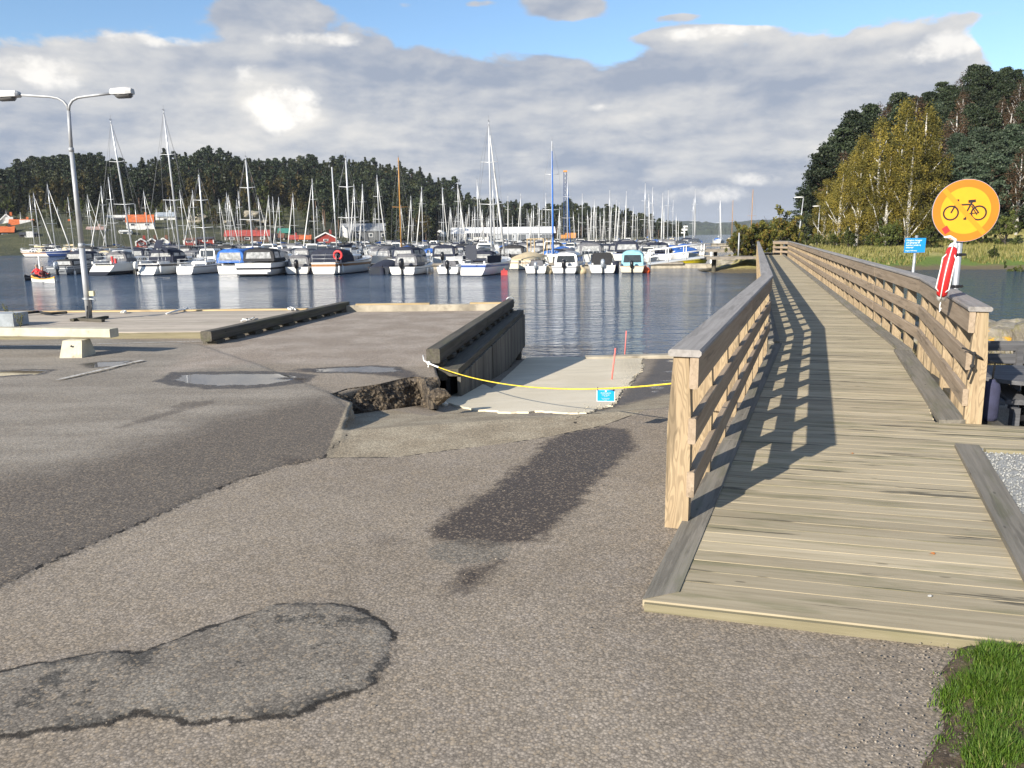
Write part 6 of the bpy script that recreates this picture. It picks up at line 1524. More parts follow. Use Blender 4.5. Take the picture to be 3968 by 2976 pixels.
def motorboat(name,label,L=6.5,B=2.4,hull=H_white,style='canopy',can=M_black,eng=M_blackp,group=None,ch=1.15,engs=1.,winmat=None,fs=.75,fb=1.1,deck=None):
    t=thing(name,label,'motor boat',group=group); h=Hull(L,B,fs,fb,rake=L*.14,tw=.90,tr=-.1,full=.45,flare=.12); h.build(hull,deck or M_white,t,n=11)
    z=h.sheer(.3)
    if style=='canopy':
        canopy(t,L*.10,L*.56,B*.84,z-.02,ch,can,winmat=winmat); cabin(t,L*.55,L*.84,B*.72,B*.36,z,.22,win=False,name='foredeck_trunk',r1=.5)
    elif style=='open':
        cockpit(t,L*.1,L*.5,B*.7,z-.05); b=MB(); rr=[]
        b.poly([(L*.52,-B*.36,z+.02),(L*.52,B*.36,z+.02),(L*.47,B*.30,z+.5),(L*.47,-B*.30,z+.5)],(.03,0,0)); b.build('windscreen',M_glass,t)
        cabin(t,L*.25,L*.33,B*.6,B*.6,z-.05,.55,can,win=False,name='seat_cover',r0=.05,r1=.05); cabin(t,L*.54,L*.84,B*.7,B*.36,z,.2,win=False,name='foredeck_trunk',r1=.4)
    elif style=='cabin':
        cabin(t,L*.32,L*.62,B*.74,B*.66,z,1.15,win=True,r1=.5,wz=(.5,.85),name='wheelhouse'); cabin(t,L*.6,L*.86,B*.66,B*.34,z,.45,r1=.5,wz=(.3,.7)); 
        m=MB(); m.poly([(L*.62+.018-.5*q,y*B*.28,z+1.15*q) for y,q in ((-1,.5),(1,.5),(.95,.86),(-.95,.86))],(.01,0,0)); m.build('windscreen',M_glass,t)
        m=MB(); m.poly([(L*.32-.015+.15*q,y*B*.28,z+1.15*q) for y,q in ((-1,.3),(1,.3),(.95,.86),(-.95,.86))],(-.01,0,0)); m.build('rear_window',M_glass,t)
        cockpit(t,L*.06,L*.30,B*.7,z-.05)
    elif style=='cover':
        b=MB(); rr=[]
        for f,hh in ((.03,.12),(.2,.45),(.45,.62),(.62,.35),(.8,.1)):
            w=h.half(f)*.98; rr.append([(h.X(f,1),w*math.cos(k),h.sheer(f)-.02+hh*math.sin(k)) for k in np.linspace(math.pi,0,9)])
        b.loft(rr,closed=False,cap=False); r=rr[0]; b.add(r,[tuple(range(9))]); b.build('boat_cover',can,t)
    elif style=='cruiser':
        canopy(t,L*.12,L*.42,B*.8,z+.1,1.15,can,winmat=winmat,front=.9); cabin(t,L*.40,L*.88,B*.82,B*.35,z,.55,r0=.3,r1=1.2,wz=(.25,.6))
        b=MB(); rr=[]; 
        for x,hh in ((L*.36,1.0),(L*.45,.75),(L*.52,.45)): rr.append([(x,y*B*.38,z+.3+hh*q*.75) for y,q in ((-1,0),(-.95,.8),(-.7,1),(.7,1),(.95,.8),(1,0))])
        b.loft(rr,closed=False,cap=False); b.build('windscreen',M_glass,t); rail(t,h,.55,.98,.45,5,'bow_rail',k=1)
    if eng is not None: outboard(t,-.12,0,.45*engs+.05,eng,engs)
    if style in('canopy','open'): rail(t,h,.6,.97,.35,4,'bow_rail',k=1)
    return t,h
def put(t,px,py,rz_deg,back=0.,s=1.,X=None,Y=None):
    """stern waterline at photo column px, row py on the water; heading measured clockwise from +Y"""
    p=at(px,py,WZ) if Y is None else atY(px,py,Y); a=math.pi/2-R(rz_deg)
    t.location=(p.x+math.cos(a)*back,p.y+math.sin(a)*back,WZ); t.rotation_euler=(0,0,a); t.scale=(s,)*3; return t
def buoy(px,py,r,mat,lab,Y=None):
    b=MB(); b.ell((0,0,r*.35),(r,r,r*.9),12,8); b.tube([(0,0,r),(0,0,r*1.5)],r*.15,6); o=b.build('mooring_buoy',mat); p=at(px,py,WZ); o.location=p; tag(o,lab,'buoy'); return o
# ---------------------------------------------------------------- front row, left to right
t,h=motorboat('motor_boat','grey motor boat with black folded canopy and silver outboard, leftmost of the front row',8.,2.7,H_greym,'canopy',M_black,M_silver,ch=.8,engs=1.15,fs=.85,fb=1.15); put(t,225,1065,10,s=.85); fenders(t,h,(.1,.3),-1,M_rwhite,.1); 
t,h=sailboat('sailing_boat','white yacht with scooped stern, grey sprayhood and very tall mast by the lamp post',10.3,3.2,13.2,hullmat('hull_white_dark_low_stripe',(.74,.73,.68),(.03,.03,.035),.06,.30,boot=(.02,.02,.02)),M_grey,None,tr=1.3,hoodh=1.0,jib=False,rake=.12); put(t,376,1068,5)
fenders(t,h,(.3,.38),-1,M_beige,.05)
t.children[0].name='hull'
b=MB(); b.tube([(.5+.0,-1.2,.95),(.5,-1.2,1.5)],.015,4); b.box((.5,-1.2,1.35),(.18,.12,.5)); b.box((.9,-1.25,1.2),(.2,.12,.4)); b.build('red_bag',M_red,t)
t,h=sailboat('sailing_boat','white motor sailer with navy canopy and black sheer stripe under the tallest white mast',10.,3.1,13.9,H_blk,None,None,tr=.5,jib=False,rake=.05); put(t,560,1068,8); canopy(t,2.6,5.0,2.3,1.05,1.25,M_navy,win=True,wh=(.45,.75)); outboard(t,-.15,.6,.55,M_rwhite,.9); b=MB(); b.beam((1.6,-.4,2.2),(2.1,-.4,2.9),.7,.04,up=(1,0,0)); b.tube([(1.8,-.4,1.),(1.8,-.4,2.4)],.03,6); b.build('solar_panel',M_navy,t); fenders(t,h,(.04,),-1,M_rwhite,.5)
t,h=sailboat('sailing_boat','small grey-hulled sailing boat with narrow lettered white stern and orange buoy below',7.4,2.4,8.5,H_lg,None,None,tr=.25,jib=False,boom=False,hoodh=.5); put(t,714,1065,5)
buoy(713,1064,.36,M_orange,'orange mooring buoy under the narrow white stern left of centre')
t,h=sailboat('sailing_boat','round-sterned white boat with bright blue cockpit tent and blue sail cover',8.4,3.0,9.8,H_blk,None,M_blue,tr=.1,jib=False,hoodh=.6); put(t,884,1066,8); canopy(t,.5,3.3,2.4,.98,1.25,M_blue,win=True,wh=(.2,.85))
t,h=motorboat('motor_cruiser','large white motor cruiser with swim platform and black canvas top',9.8,3.2,hullmat('hull_cruiser',(.76,.75,.71),(.02,.02,.03),.50,.66),'cruiser',M_black,None,fs=1.0,fb=1.4); put(t,985,1070,3)
b=MB(); b.box((-.45,0,.28),(.9,2.8,.14)); b.build('swim_platform',M_white,t); rail_=fenders(t,h,(.3,.45),-1,M_navy,.2)
t,h=motorboat('motor_boat','white boat with large black outboard and clear-windowed grey cover next to the cruiser',7.,2.5,H_white,'canopy',M_grey,M_blackp,ch=1.3,engs=1.25); put(t,1152,1064,-2,s=.82)
t,h=sailboat('sailing_boat','heavy white ketch with brown rubbing band, dark blue tent and red horseshoe ring',10.6,3.3,9.6,H_wood,None,M_navy,tr=.0,jib=False,spread=2); put(t,1255,1066,10); canopy(t,.5,3.4,2.7,.95,1.25,M_navy,win=False); 
b=MB(); b.tube([(.3,-1.15+.33*math.cos(a),1.55+.33*math.sin(a)) for a in np.linspace(-1.2,4.3,16)],.09,8); b.build('ring_buoy',M_red,t); fenders(t,h,(.03,.08),-1,M_rwhite,.45)
b=MB(); b.tube([(3.,0,1.2),(2.8,0,8.6)],.055,8); b.build('mizzen_mast',M_alu,t)
for px_ in (1068,1198,1323,1482,1618,1730): 
    b=MB(); b.tube([(0,0,-.3),(0,0,.5)],.21,12,smooth=False); b.tube([(0,0,.5),(0,0,.9)],.03,6); o=b.build('mooring_buoy',M_navy); o.location=at(px_,1062,WZ); tag(o,{1068:'dark blue cylindrical mooring buoy by the side of the cruiser',1198:'dark blue mooring buoy left of the ketch stern',1323:'dark blue mooring buoy beside the middle of the ketch',1482:'dark blue mooring buoy by the covered dark dinghy',1618:'dark blue mooring buoy right of the white cabin cruiser',1730:'dark blue mooring buoy left of the lettered yacht stern'}[px_],'buoy')
t,h=motorboat('motor_boat','low dark wooden dinghy under a navy cover with varnished transom',5.6,2.2,H_dark,'cover',M_navy,None,deck=M_teak,fs=.6,fb=.9); put(t,1470,1062,10,s=.9)
t,h=motorboat('motor_boat','white cabin cruiser with grey canopy and big black outboard, centre of the row',7.6,2.7,hullmat('hull_white_grey_line',(.74,.73,.7),(.12,.12,.13),.55,.60),'cruiser',M_grey,M_blackp,engs=1.3); put(t,1560,1067,14,s=.85); fenders(t,h,(.35,.5,.6),-1,M_rwhite,.3)
t,h=motorboat('motor_boat','white boat with upright black outboard and grey seat cover, left of the lettered yacht',6.4,2.4,H_white,'open',M_grey,M_blackp,engs=1.2); put(t,1735,1064,3,s=.78)
t,h=sailboat('sailing_boat','white yacht with lettered stern, navy weather cloths and upright solar panel',9.6,3.1,11.6,hullmat('hull_blue_triple',(.76,.75,.71),(.04,.08,.25),.62,.80),M_navy,None,tr=.8,jib=True,hoodh=.9); put(t,1825,1071,15)
b=MB(); hh=h
for sg in(-1,1): 
    T=[.02,.1,.2,.32]; b.poly([(hh.X(q,1),sg*(hh.half(q)*.97+.01),hh.sheer(q)+.02) for q in T]+[(hh.X(q,1),sg*(hh.half(q)*.97+.01),hh.sheer(q)+.58) for q in T[::-1]],(0,sg*.012,0))
b.build('weather_cloth',M_navy,t)
b=MB(); b.box((.15,0,1.75),(.06,.85,1.1)); b.tube([(.2,0,.9),(.2,0,1.3)],.03,6); b.build('solar_panel',plain('solar_dark',(.03,.035,.05),.3),t)
M4=Matrix(((0,0,-1,-.02),(-1,0,0,.0),(0,1,0,.55),(0,0,0,1)))
text('lettering','SAGITTA',.34,plain('gold_letters',(.35,.30,.22),.5),Matrix.Translation((.62,0,0))@M4,t,align='CENTER')
b=MB(); b.box((0,0,.12),(.5,.4,.5)); b.tube([(0,0,.3),(0,0,.5)],.06,6); o=b.build('mooring_float',plain('float_red',(.42,.05,.05),.5)); o.location=at(1954,1066,WZ); tag(o,'square red mooring float to the right of the lettered yacht','float')
t,h=motorboat('fishing_boat','beige double-ended wooden boat with tan cover behind the red float',7.2,2.7,H_cream,'cover',M_beige,None,deck=M_teak,fs=.8,fb=1.2); put(t,2010,1045,20)
b=MB()
for x in (.0,1.1,2.2):
    for y in(-.8,.8): b.beam((x,y,.6),(x,y,2.6),.06,.06,up=(1,0,0))
b.beam((0,-.8,2.6),(2.2,-.8,2.6),.06,.06);b.beam((0,.8,2.6),(2.2,.8,2.6),.06,.06);b.beam((0,-.8,2.6),(0,.8,2.6),.06,.06); o=b.build('scaffold',M_pale); p=at(2075,1035,WZ); o.location=(p.x,p.y,WZ); o.rotation_euler=(0,0,R(70)); tag(o,'light timber scaffold standing on the pontoon above the white outboard boats','frame')
t,h=motorboat('motor_boat','open white boat with silver outboard, right of the beige wooden boat',5.8,2.3,H_white,'open',M_grey,M_silver,engs=1.0); put(t,2076,1062,6,s=.78)
t,h=motorboat('motor_boat','grey boat with shiny silver tarpaulin tent and black outboard',7.,2.6,H_lg,'canopy',plain('silver_tarp',(.42,.42,.42),.28,.55,.3,3,.6),M_blackp,ch=1.45,engs=1.15,winmat=M_glass); put(t,2186,1062,16,s=.82)
buoy(2123,1060,.42,M_beige,'beige mooring buoy between the silver-tented boat and the open boat'); buoy(2252,1060,.42,M_beige,'beige mooring buoy just right of the silver-tented boat')
t,h=motorboat('motor_boat','chunky white boat with dark console cover and silver outboard, right of the silver tent',6.2,2.5,H_white,'open',M_black,M_silver,engs=1.1); put(t,2335,1061,4,s=.85); cabin(t,.9,1.5,2.0,2.0,.7,1.15,M_black,win=False,name='console_cover',r0=.1,r1=.1)
b=MB(); b.tube([(0,0,-.2),(0,0,.9)],.27,12,smooth=False); o=b.build('mooring_buoy',M_navy); o.location=at(2385,1059,WZ); tag(o,'dark blue mooring buoy between the chunky white boat and the pale blue tent','buoy')
t,h=motorboat('motor_boat','small cream dinghy under a pale blue tent with black outboard',5.2,2.1,H_cream,'canopy',M_lblue,M_blackp,ch=1.35,engs=.85,fs=.6,fb=.85,winmat=M_glass); put(t,2448,1059,12,s=.95)
buoy(2503,1057,.36,M_orange,'orange buoy right of the pale blue tented dinghy')
# yellow rowing boat
t=thing('rowing_boat','bright yellow open rowing boat under the gangway','rowing boat'); h=Hull(4.6,1.6,.55,.75,rake=.5,tw=.65,tr=-.1,full=.5,flare=.1); h.build(H_yel,plain('yellow_inside',(.35,.28,.02),.6),t,n=11); put(t,2590,1036,62)
b=MB(); b.box((1.5,0,.42),(.25,1.3,.05)); b.box((3.,0,.45),(.25,1.1,.05)); b.build('thwart',M_pale,t)
# gangway
g0_=atY(2515,1022,60.5); g1_=atY(2722,996,60.9)
t=thing('gangway','white metal gangway with handrails leading from the pontoon to the jetty','gangway',g0_); b=MB(); b.beam(g0_,g1_,.9,.12); b.build('walkway',M_alu,t,rel=True)
b=MB()
for sg in(-.45,.45):
    o=Vector((0,sg,0)); 
    for hh in (.5,1.0): b.tube([g0_+o+Vector((0,0,hh)),g1_+o+Vector((0,0,hh))],.035,6)
    for k in range(4): c=g0_.lerp(g1_,k/3)+o; b.tube([c,c+Vector((0,0,1.))],.035,6)
b.build('handrail',M_rwhite,t,rel=True)
# ---------------------------------------------------------------- pontoons
def pontoon(Y0,x0,x1,lab,w=2.2):
    t=thing('pontoon',lab,'pontoon',(x0,Y0-.19*x0,WZ)); b=MB(); b.beam((x0,Y0-.19*x0,WZ+.42),(x1,Y0-.19*x1,WZ+.42),w,.16); b.build('deck',M_pont,t,rel=True)
    b=MB(); n=int((x1-x0)/9)
    for k in range(n+1): 
        x=x0+(x1-x0)*k/max(1,n); b.box((x,Y0-.19*x,WZ+.12),(5.5,w*.8,.45),Matrix.Rotation(-.188,3,'Z'))
    b.build('floats',M_conc,t,rel=True)
pontoon(73,-34,15,'long wooden pontoon behind the front row of boats'); pontoon(101,-44,22,'second wooden pontoon, half hidden behind masts'); pontoon(134,-75,34,'third wooden pontoon across the marina'); pontoon(167,-120,44,'fourth wooden pontoon across the marina'); pontoon(203,-60,60,'farthest wooden pontoon in front of the white shed')
# ---------------------------------------------------------------- rows behind : prototypes
random.seed(77)
SP=[]
def sp(*a,**k):
    t,h=sailboat('sailing_boat','proto',*a,**k); SP.append(t)
for (hl,hd,cv,jb,jm) in ((H_white,M_navy,M_navy,True,None),(H_blue,M_grey,M_blue,True,M_sailw),(H_white,M_blue,M_sailw,True,None),(H_wood,M_beige,M_beige,False,None),(H_white,None,None,True,None),(H_navy,M_navy,M_navy,True,None),(H_blk,M_black,M_black,False,None)):
    sp(9.2,3.,12.3,hl,hd,cv,jib=jb,jibmat=jm)
sp(9.2,3.,12.3,H_wood,M_beige,M_beige,jib=False,mastmat=M_maswood,spread=1); iwood=len(SP)-1
sp(9.2,3.,12.3,H_white,M_blue,M_blue,jib=True,jibmat=M_blue); ibl=len(SP)-1
MP=[]; MDESC=[]
for (hl,st,cn,en,ds) in ((H_white,'canopy',M_navy,M_blackp,'white motor boat with navy canopy'),(H_white,'canopy',M_black,M_blackp,'white motor boat with black canopy'),(H_white,'open',M_grey,M_rwhite,'open white motor boat with grey seat cover'),(H_blue,'cruiser',M_navy,None,'white blue-striped cruiser with navy top'),(H_white,'cabin',None,None,'white motor boat with wheelhouse'),(H_cream,'cabin',None,M_blackp,'cream motor boat with wheelhouse'),(H_white,'cover',M_blue,M_blackp,'white boat under a bright blue cover'),(H_lg,'cover',M_grey,M_blackp,'pale grey boat under a grey cover'),(H_white,'canopy',M_grey,M_rwhite,'white motor boat with grey canopy'),(H_dark,'cover',M_blue,M_blackp,'dark-hulled boat under a blue cover'),(H_white,'cruiser',M_black,M_blackp,'white cruiser with black top'),(H_white,'cover',M_beige,M_blackp,'white boat under a tan cover'),(H_red,'open',M_black,M_blackp,'red-hulled open boat'),(H_teal,'cover',M_black,None,'green-hulled boat under a black cover')):
    t,h=motorboat('motor_boat','proto',6.8 if st!='cruiser' else 8.2,2.5 if st!='cruiser' else 2.9,hl,st,cn,en); MP.append(t); MDESC.append(ds)
used_b=set()
def place(proto,x,y,hd,s,label,group):
    o=proto if proto not in used_b else copy_tree(proto); used_b.add(proto); o.location=(x,y,WZ); o.rotation_euler=(0,0,math.pi/2-R(hd)); o.scale=(s,)*3; label=label.replace('from left ','') if len(label.replace('-',' ').split())>15 else label; o['label']=label; o['group']=group; return o
MASTS=[(41,822),(59,866),(77,843),(87,836),(104,849),(131,765),(155,757),(182,837),(212,724),(234,810),(247,833),(284,771),(353,795),(361,762),(409,730),(449,698),(534,795),(577,748),(605,854),(656,784),(674,772),(715,745),(758,745),(861,777),(893,754),(899,763),(926,780),(938,748),(1013,772),(1049,763),(1065,768),(1087,771),(1143,756),(1219,703),(1256,838),(1379,721),(1412,722),(1458,810),(1472,690),(1553,625),(1596,766),(1638,732),(1720,735),(1780,718),(1788,787),(1819,796),(1854,706),(1907,804),(1913,703),(1970,765),(2018,757),(2058,830),(2091,787),(2115,754),(2140,565),(2168,805),(2199,695),(2222,824),(2256,757),(2279,842),(2291,813),(2290,812),(2303,778),(2310,805),(2325,824),(2339,831),(2361,744),(2387,780),(2398,789),(2425,747),(2452,802),(2462,825),(2497,720),(2512,757),(2526,733),(2530,802),(2565,754),(2571,800),(2587,745),(2606,780),(2684,775),(2690,742),(2787,768),(2836,781),(2910,741)]
random.seed(12)
for _i in range(46): MASTS.append((random.uniform(1740,2640),random.uniform(790,850)))
for _i in range(26): MASTS.append((random.uniform(20,1740),random.uniform(790,850)))
ROWS=[76,90,103,122,137,156,170,192,206,222,240]
zones=[(0,300,'left of the street lamp'),(300,560,'right of the street lamp'),(560,800,'below the white houses'),(800,1120,'before the red boathouse'),(1120,1320,'before the orange-roofed sheds'),(1320,1560,'before the grey gabled house'),(1560,1760,'before the covered boats ashore'),(1760,2180,'before the white shed'),(2180,2420,'right of the lattice crane'),(2420,2620,'before the low dark wood'),(2620,3000,'before the distant shore')]
def zone(px):
    for a,b_,s in zones:
        if px<b_: return (a,s)
    return zones[-1][0],zones[-1][2]
ORD=['first','second','third','fourth','fifth','sixth','seventh','eighth','ninth','tenth','eleventh','twelfth','thirteenth','fourteenth','fifteenth','sixteenth','seventeenth','eighteenth','nineteenth','twentieth']
def ordn(i): return ORD[i] if i<len(ORD) else 'rightmost'
cnt={}
occ=[]
def free(x,y,r=2.4):
    return all((x-a)**2+(y-c)**2>r*r for a,c in occ)
for px,top in sorted(MASTS):
    best=None
    for Y0 in ROWS:
        # mast column: solve position along the row
        d=ray(px,hy(px)); k=Y0/(d.y+.19*d.x); X=d.x*k; Y=d.y*k
        if px<340 and Y<150: continue
        if Y<92 and px<600: continue
        dist=math.hypot(X,Y); s=(1.2+1.75+(hy(px)-top)/FPX*Y*1.0)/12.3
        cost=abs(s-.98)+random.random()*.08+(0 if free(X,Y,2.2) else .25)
        if best is None or cost<best[0]: best=(cost,X,Y,s,Y0)
    _,X,Y,s,Y0=best; s=min(1.5,max(.45,s))
    i=random.randrange(7)
    if (px,top) in((1553,625),(2836,781),(2910,741)): i=iwood
    if (px,top) in((2140,565),(2199,695)): i=ibl
    if px in(1412,1596,1913,1780,893): i=4
    azd=math.degrees(math.atan((px-1984)/FPX)); hd=9+random.choice((0,180))+random.uniform(-8,8)
    if px<300: hd=random.choice((75,-70,110,50,-60))+random.uniform(-8,8)
    a=math.pi/2-R(hd); mx=9.2*.58*s
    z_=zone(px); cnt[z_]=cnt.get(z_,0)+1
    kind={iwood:'yacht with brown mast',ibl:'yacht with blue jib'}.get(i,'white yacht with bare mast' if i!=5 else 'dark blue yacht')
    place(SP[i],X-math.cos(a)*mx,Y-math.sin(a)*mx,hd,s,f'{kind}, {ordn(cnt[z_]-1)} mast from left {z_[1]}','yachts moored in the rows behind')
    occ.append((X,Y))
# motor boats filling the rows
random.seed(31); cm={}; lst=[]
for Y0 in (80,86,95,108,115,128,142,148,161,175,184,197,213,222):
    px=(345 if Y0<150 else 20)+random.uniform(0,40); 
    lim=2720 if Y0>85 else 2560
    while px<lim:
        d=ray(px,hy(px)); k=Y0/(d.y+.19*d.x); X=d.x*k; Y=d.y*k
        if free(X,Y,2.6) and random.random()<(.86 if Y0<180 else .5): lst.append((px,X,Y)); occ.append((X,Y))
        px+=3.2/Y*FPX*random.uniform(.95,1.3)
for px,X,Y in sorted(lst):
    i=random.randrange(14) if random.random()<.8 else random.choice((0,1,4,8)); s=random.uniform(.85,1.15); azd=math.degrees(math.atan((px-1984)/FPX)); hd=9+random.choice((0,180))+random.uniform(-9,9)
    if px<330: hd=random.choice((70,-70,100))
    a=math.pi/2-R(hd); z_=zone(px); cm[(z_,i)]=cm.get((z_,i),0)+1; n=cm[(z_,i)]
    w='' if n==1 else f', {ordn(n-1)} such'
    place(MP[i],X-math.cos(a)*3*s,Y-math.sin(a)*3*s,hd,s,f'{MDESC[i]} {z_[1]}{w}','motor boats moored in the rows behind')
print('sail',len(MASTS),'motor',len(lst))
for t in SP+MP:
    if t not in used_b:
        def rm(o):
            for c in list(o.children): rm(c)
            bpy.data.objects.remove(o)
        rm(t)
# orange buoys of the second row
for (px,py,lab) in ((2294,1012,'small orange buoy behind the silver-tented boat'),(2517,1010,'orange buoy left of the white gangway'),(2662,978,'orange buoy near the right end of the gangway'),(2722,980,'orange buoy under the pale jetty end'),(2672,995,'orange buoy beside the gangway rails')): buoy(px,py,.4,M_orange,lab)
def build_house(h,r):
    px,base,wpx,whp,rhp,ridge_,rc,wc,lab=h
    p=pol(px,r); 
    # lateral distance scale : metres per photo pixel at that bearing
    k=math.hypot(p.x,p.y)*math.cos(math.atan((px-1984)/FPX))/FPX
    W=wpx*k; wh=whp*k; rh=rhp*k; D=min(9,max(5,W*.6)) if ridge_=='x' else max(6,W*1.1)
    z=1.75-(base-hy(px))*k; ang=math.atan2(p.x,p.y); 
    t=thing('white_shed' if wpx>300 else 'house',lab,'building',(p.x,p.y,z),-ang*.8,None)
    M_w=plain('wall_%d'%int(sum(wc)*1000),wc,.85,0,.1,1.,.2); M_r=plain('roof_%d_%d'%(int(rc[0]*1000),int(rc[2]*1000)),rc,.7,0,.18,1.2,.3)
    b=MB(); b.box((0,D/2,wh/2-1.),(W*.96,D,wh+2)); 
    if ridge_=='y': b.poly([(-W*.48,.0,wh),(W*.48,0,wh),(0,0,wh+rh*.93)],(0,D,0))
    else: b.poly([(-W*.48,0,wh),(-W*.48,D,wh),(-W*.48,D/2,wh+rh*.95)],(W*.96,0,0))
    b.build('wall',M_w,t)
    b=MB(); o=.35; th=.14
    if ridge_=='x':
        for a,c in (((-o,wh-.12),(D/2,wh+rh)),((D+o,wh-.12),(D/2,wh+rh))): b.poly([(-W/2,a[0],a[1]),(W/2,a[0],a[1]),(W/2,c[0],c[1]),(-W/2,c[0],c[1])],(0,0,th))
    else:
        for sg in(-1,1): b.poly([(sg*W/2*1.04,-o,wh-.15),(sg*W/2*1.04,D+o,wh-.15),(0,D+o,wh+rh),(0,-o,wh+rh)],(0,0,th))
    rf=b.build('roof',M_r,t)
    if wpx<200 and whp>8 and wc!=(.04,.20,.15) and rhp>8:
        b=MB(); b.box((W*.2,D/2,wh+rh+.2),(.6,.6,1.1)); b.build('chimney',M_w if wc!=WL_w else M_r,rf)
    if ridge_=='y' or wc in(WL_r,WL_b):
        b=MB()
        if ridge_=='y':
            for sg in(-1,1): b.beam((sg*W/2*1.04,-o-.02,wh-.12),(0,-o-.02,wh+rh+.02),.04,.3,up=(0,0,1))
        for sg in(-1,1): b.box((sg*W*.475,-.02,wh/2),(.22,.06,wh))
        b.build('white_trim',plain('white_trim_paint',(.72,.71,.68),.7),t)
    n=max(1,int(W/3.2)); n=min(n,14); dark=wc==WL_d or sum(wc)<.5
    fr=plain('window_frame_white',(.70,.70,.68),.6); gl=plain('house_window_glass',(.05,.06,.07),.1)
    rows=2 if whp>34 and wpx<200 and wc==WL_w else 1
    for j in range(rows):
        for i in range(n):
            x=-W/2+W*(i+.5)/n; wz=wh*( .55 if rows==1 else (.28,.75)[j]); ww=min(1.3,W/n*.5); hh=min(1.25,wh/rows*.45)
            if wc==(.04,.20,.15): continue
            b=MB(); b.box((x,-.03,wz),(ww,.06,hh)); f=b.build('window',fr,t); b=MB(); b.box((x,-.065,wz),(ww*.74,.02,hh*.74)); b.build('pane',gl,f)
    if 'upper storey' in lab: b=MB(); b.box((W*.0,D/2,wh+rh*.9),(W*.6,D*.6,.8)); b.build('upper_storey',plain('white_trim_paint',(.72,.71,.68)),t); 
    if 'dormer' in lab or 'white front by' in lab: b=MB(); b.box((W*.15,-.3,wh*.6+ (rh*.4 if 'dormer' in lab else 0)),(W*.42,.6,2.2)); b.build('dormer',plain('white_trim_paint',(.72,.71,.68)),t)
    if 'gabled house with dark' in lab:
        b=MB(); b.box((-W*.42,-2.,wh/2-1),(W*.2,4.4,wh+2)); b.poly([(-W*.52,-4.2,wh),(-W*.32,-4.2,wh),(-W*.42,-4.2,wh+rh*.8)],(0,6,0)); b.build('white_gable_wing',plain('white_trim_paint',(.72,.71,.68)),t)
    if wpx>300:
        b=MB()
        for i in range(4): b.box((W*(.05+.12*i),-.04,wh*.42),(3.2,.08,wh*.75))
        b.build('gate',plain('shed_gate',(.10,.11,.12),.6),t)
for h,r in zip(HOUSES,HP): build_house(h,r)
# boats stored ashore under covers
for k,(px,w,m,lab) in enumerate([(1552,50,M_rwhite,'leftmost white-wrapped boat ashore left of the white shed'),(1598,44,M_lgrey,'grey-wrapped boat ashore, second from the left'),(1625,20,M_yellow,'yellow-covered boat ashore between the wrapped ones'),(1655,46,M_rwhite,'white-wrapped boat ashore in the middle of the stored boats'),(1705,48,M_rwhite,'rightmost white-wrapped boat ashore before the white shed')]):
    r=find_r(px,928); p=pol(px,r-4+k%2*3); kk=r/FPX; L=w*kk*1.1; h_=Hull(L,min(3.2,L*.36),1.0,1.3,rake=L*.12,tw=.7); t=thing('stored_boat',lab,'boat',(p.x-L/2,p.y,zhill(px,r)+.9)); h_.build(H_white,M_white,t)
    b=MB(); rr=[]
    for f,hh in ((.0,.9),(.25,1.6),(.55,1.8),(.8,1.1),(.97,.3)):
        ww=h_.half(f)*1.04; rr.append([(h_.X(f,1),ww*math.cos(q),h_.sheer(f)-.25+hh*math.sin(q)) for q in np.linspace(math.pi,0,7)])
    b.loft(rr,closed=False,cap=False); b.add(rr[0],[tuple(range(7))]); b.build('wrap',m,t); b=MB(); b.box((L*.3,0,-.75),(.3,1.6,.9)); b.box((L*.7,0,-.75),(.3,1.4,.9)); b.build('cradle',M_dark,t)
# lattice crane
p=pol(2190,250); k=250/FPX; t=thing('lattice_crane','dark blue lattice crane boom rising behind the blue-striped masts','crane',(p.x,p.y,.3)); zt=1.75+(hy(2187)-682)*k
b=MB(); w=.42
for sx in(-w,w):
    for sy in(-w,w): b.beam((sx,sy,1.5),(sx,sy,zt),.12,.12,up=(1,0,0))
z=1.5; i=0
while z<zt-1.3:
    for s1,s2 in (((-w,-w),(w,-w)),((w,-w),(w,w)),((w,w),(-w,w)),((-w,w),(-w,-w))):
        a,c=(s1,s2) if i%2 else (s2,s1); b.beam((*a,z),(*c,z+1.2),.08,.08,up=(1,.3,0))
    z+=1.2;i+=1
b.build('boom',plain('crane_blue',(.02,.045,.12),.5),t); b=MB(); b.box((0,0,zt+.2),(1.1,.9,.5)); b.build('boom_head',plain('crane_orange',(.6,.25,.05),.5),t); b=MB(); b.box((1.6,0,1.2),(3.2,2.2,1.6)); b.box((-.6,0,.9),(1.6,1.8,1.1)); b.build('cab',plain('crane_orange',(.6,.25,.05),.5),t)
# bare rock outcrops on the slope
for k,(px,py,wp_,hp,lab) in enumerate([(782,868,74,40,'pale bare rock outcrop above the boathouses'),(985,852,70,34,'pale rock outcrop above the long red roof'),(905,872,50,16,'low tan rock ledge left of the upper outcrop'),(1000,870,90,12,'long flat rock ledge below the upper outcrop')]):
    r=find_r(px,py); p=pol(px,r); kk=r/FPX; b=MB(); stone(b,(0,0,0),(wp_*kk*.55,4,hp*kk*.62),k+90,4); o=b.build('rock',M_rock); o.location=(p.x,p.y,zhill(px,r)+.2); a=o.data.attributes.new('yl','FLOAT','POINT'); tag(o,lab,'rock')
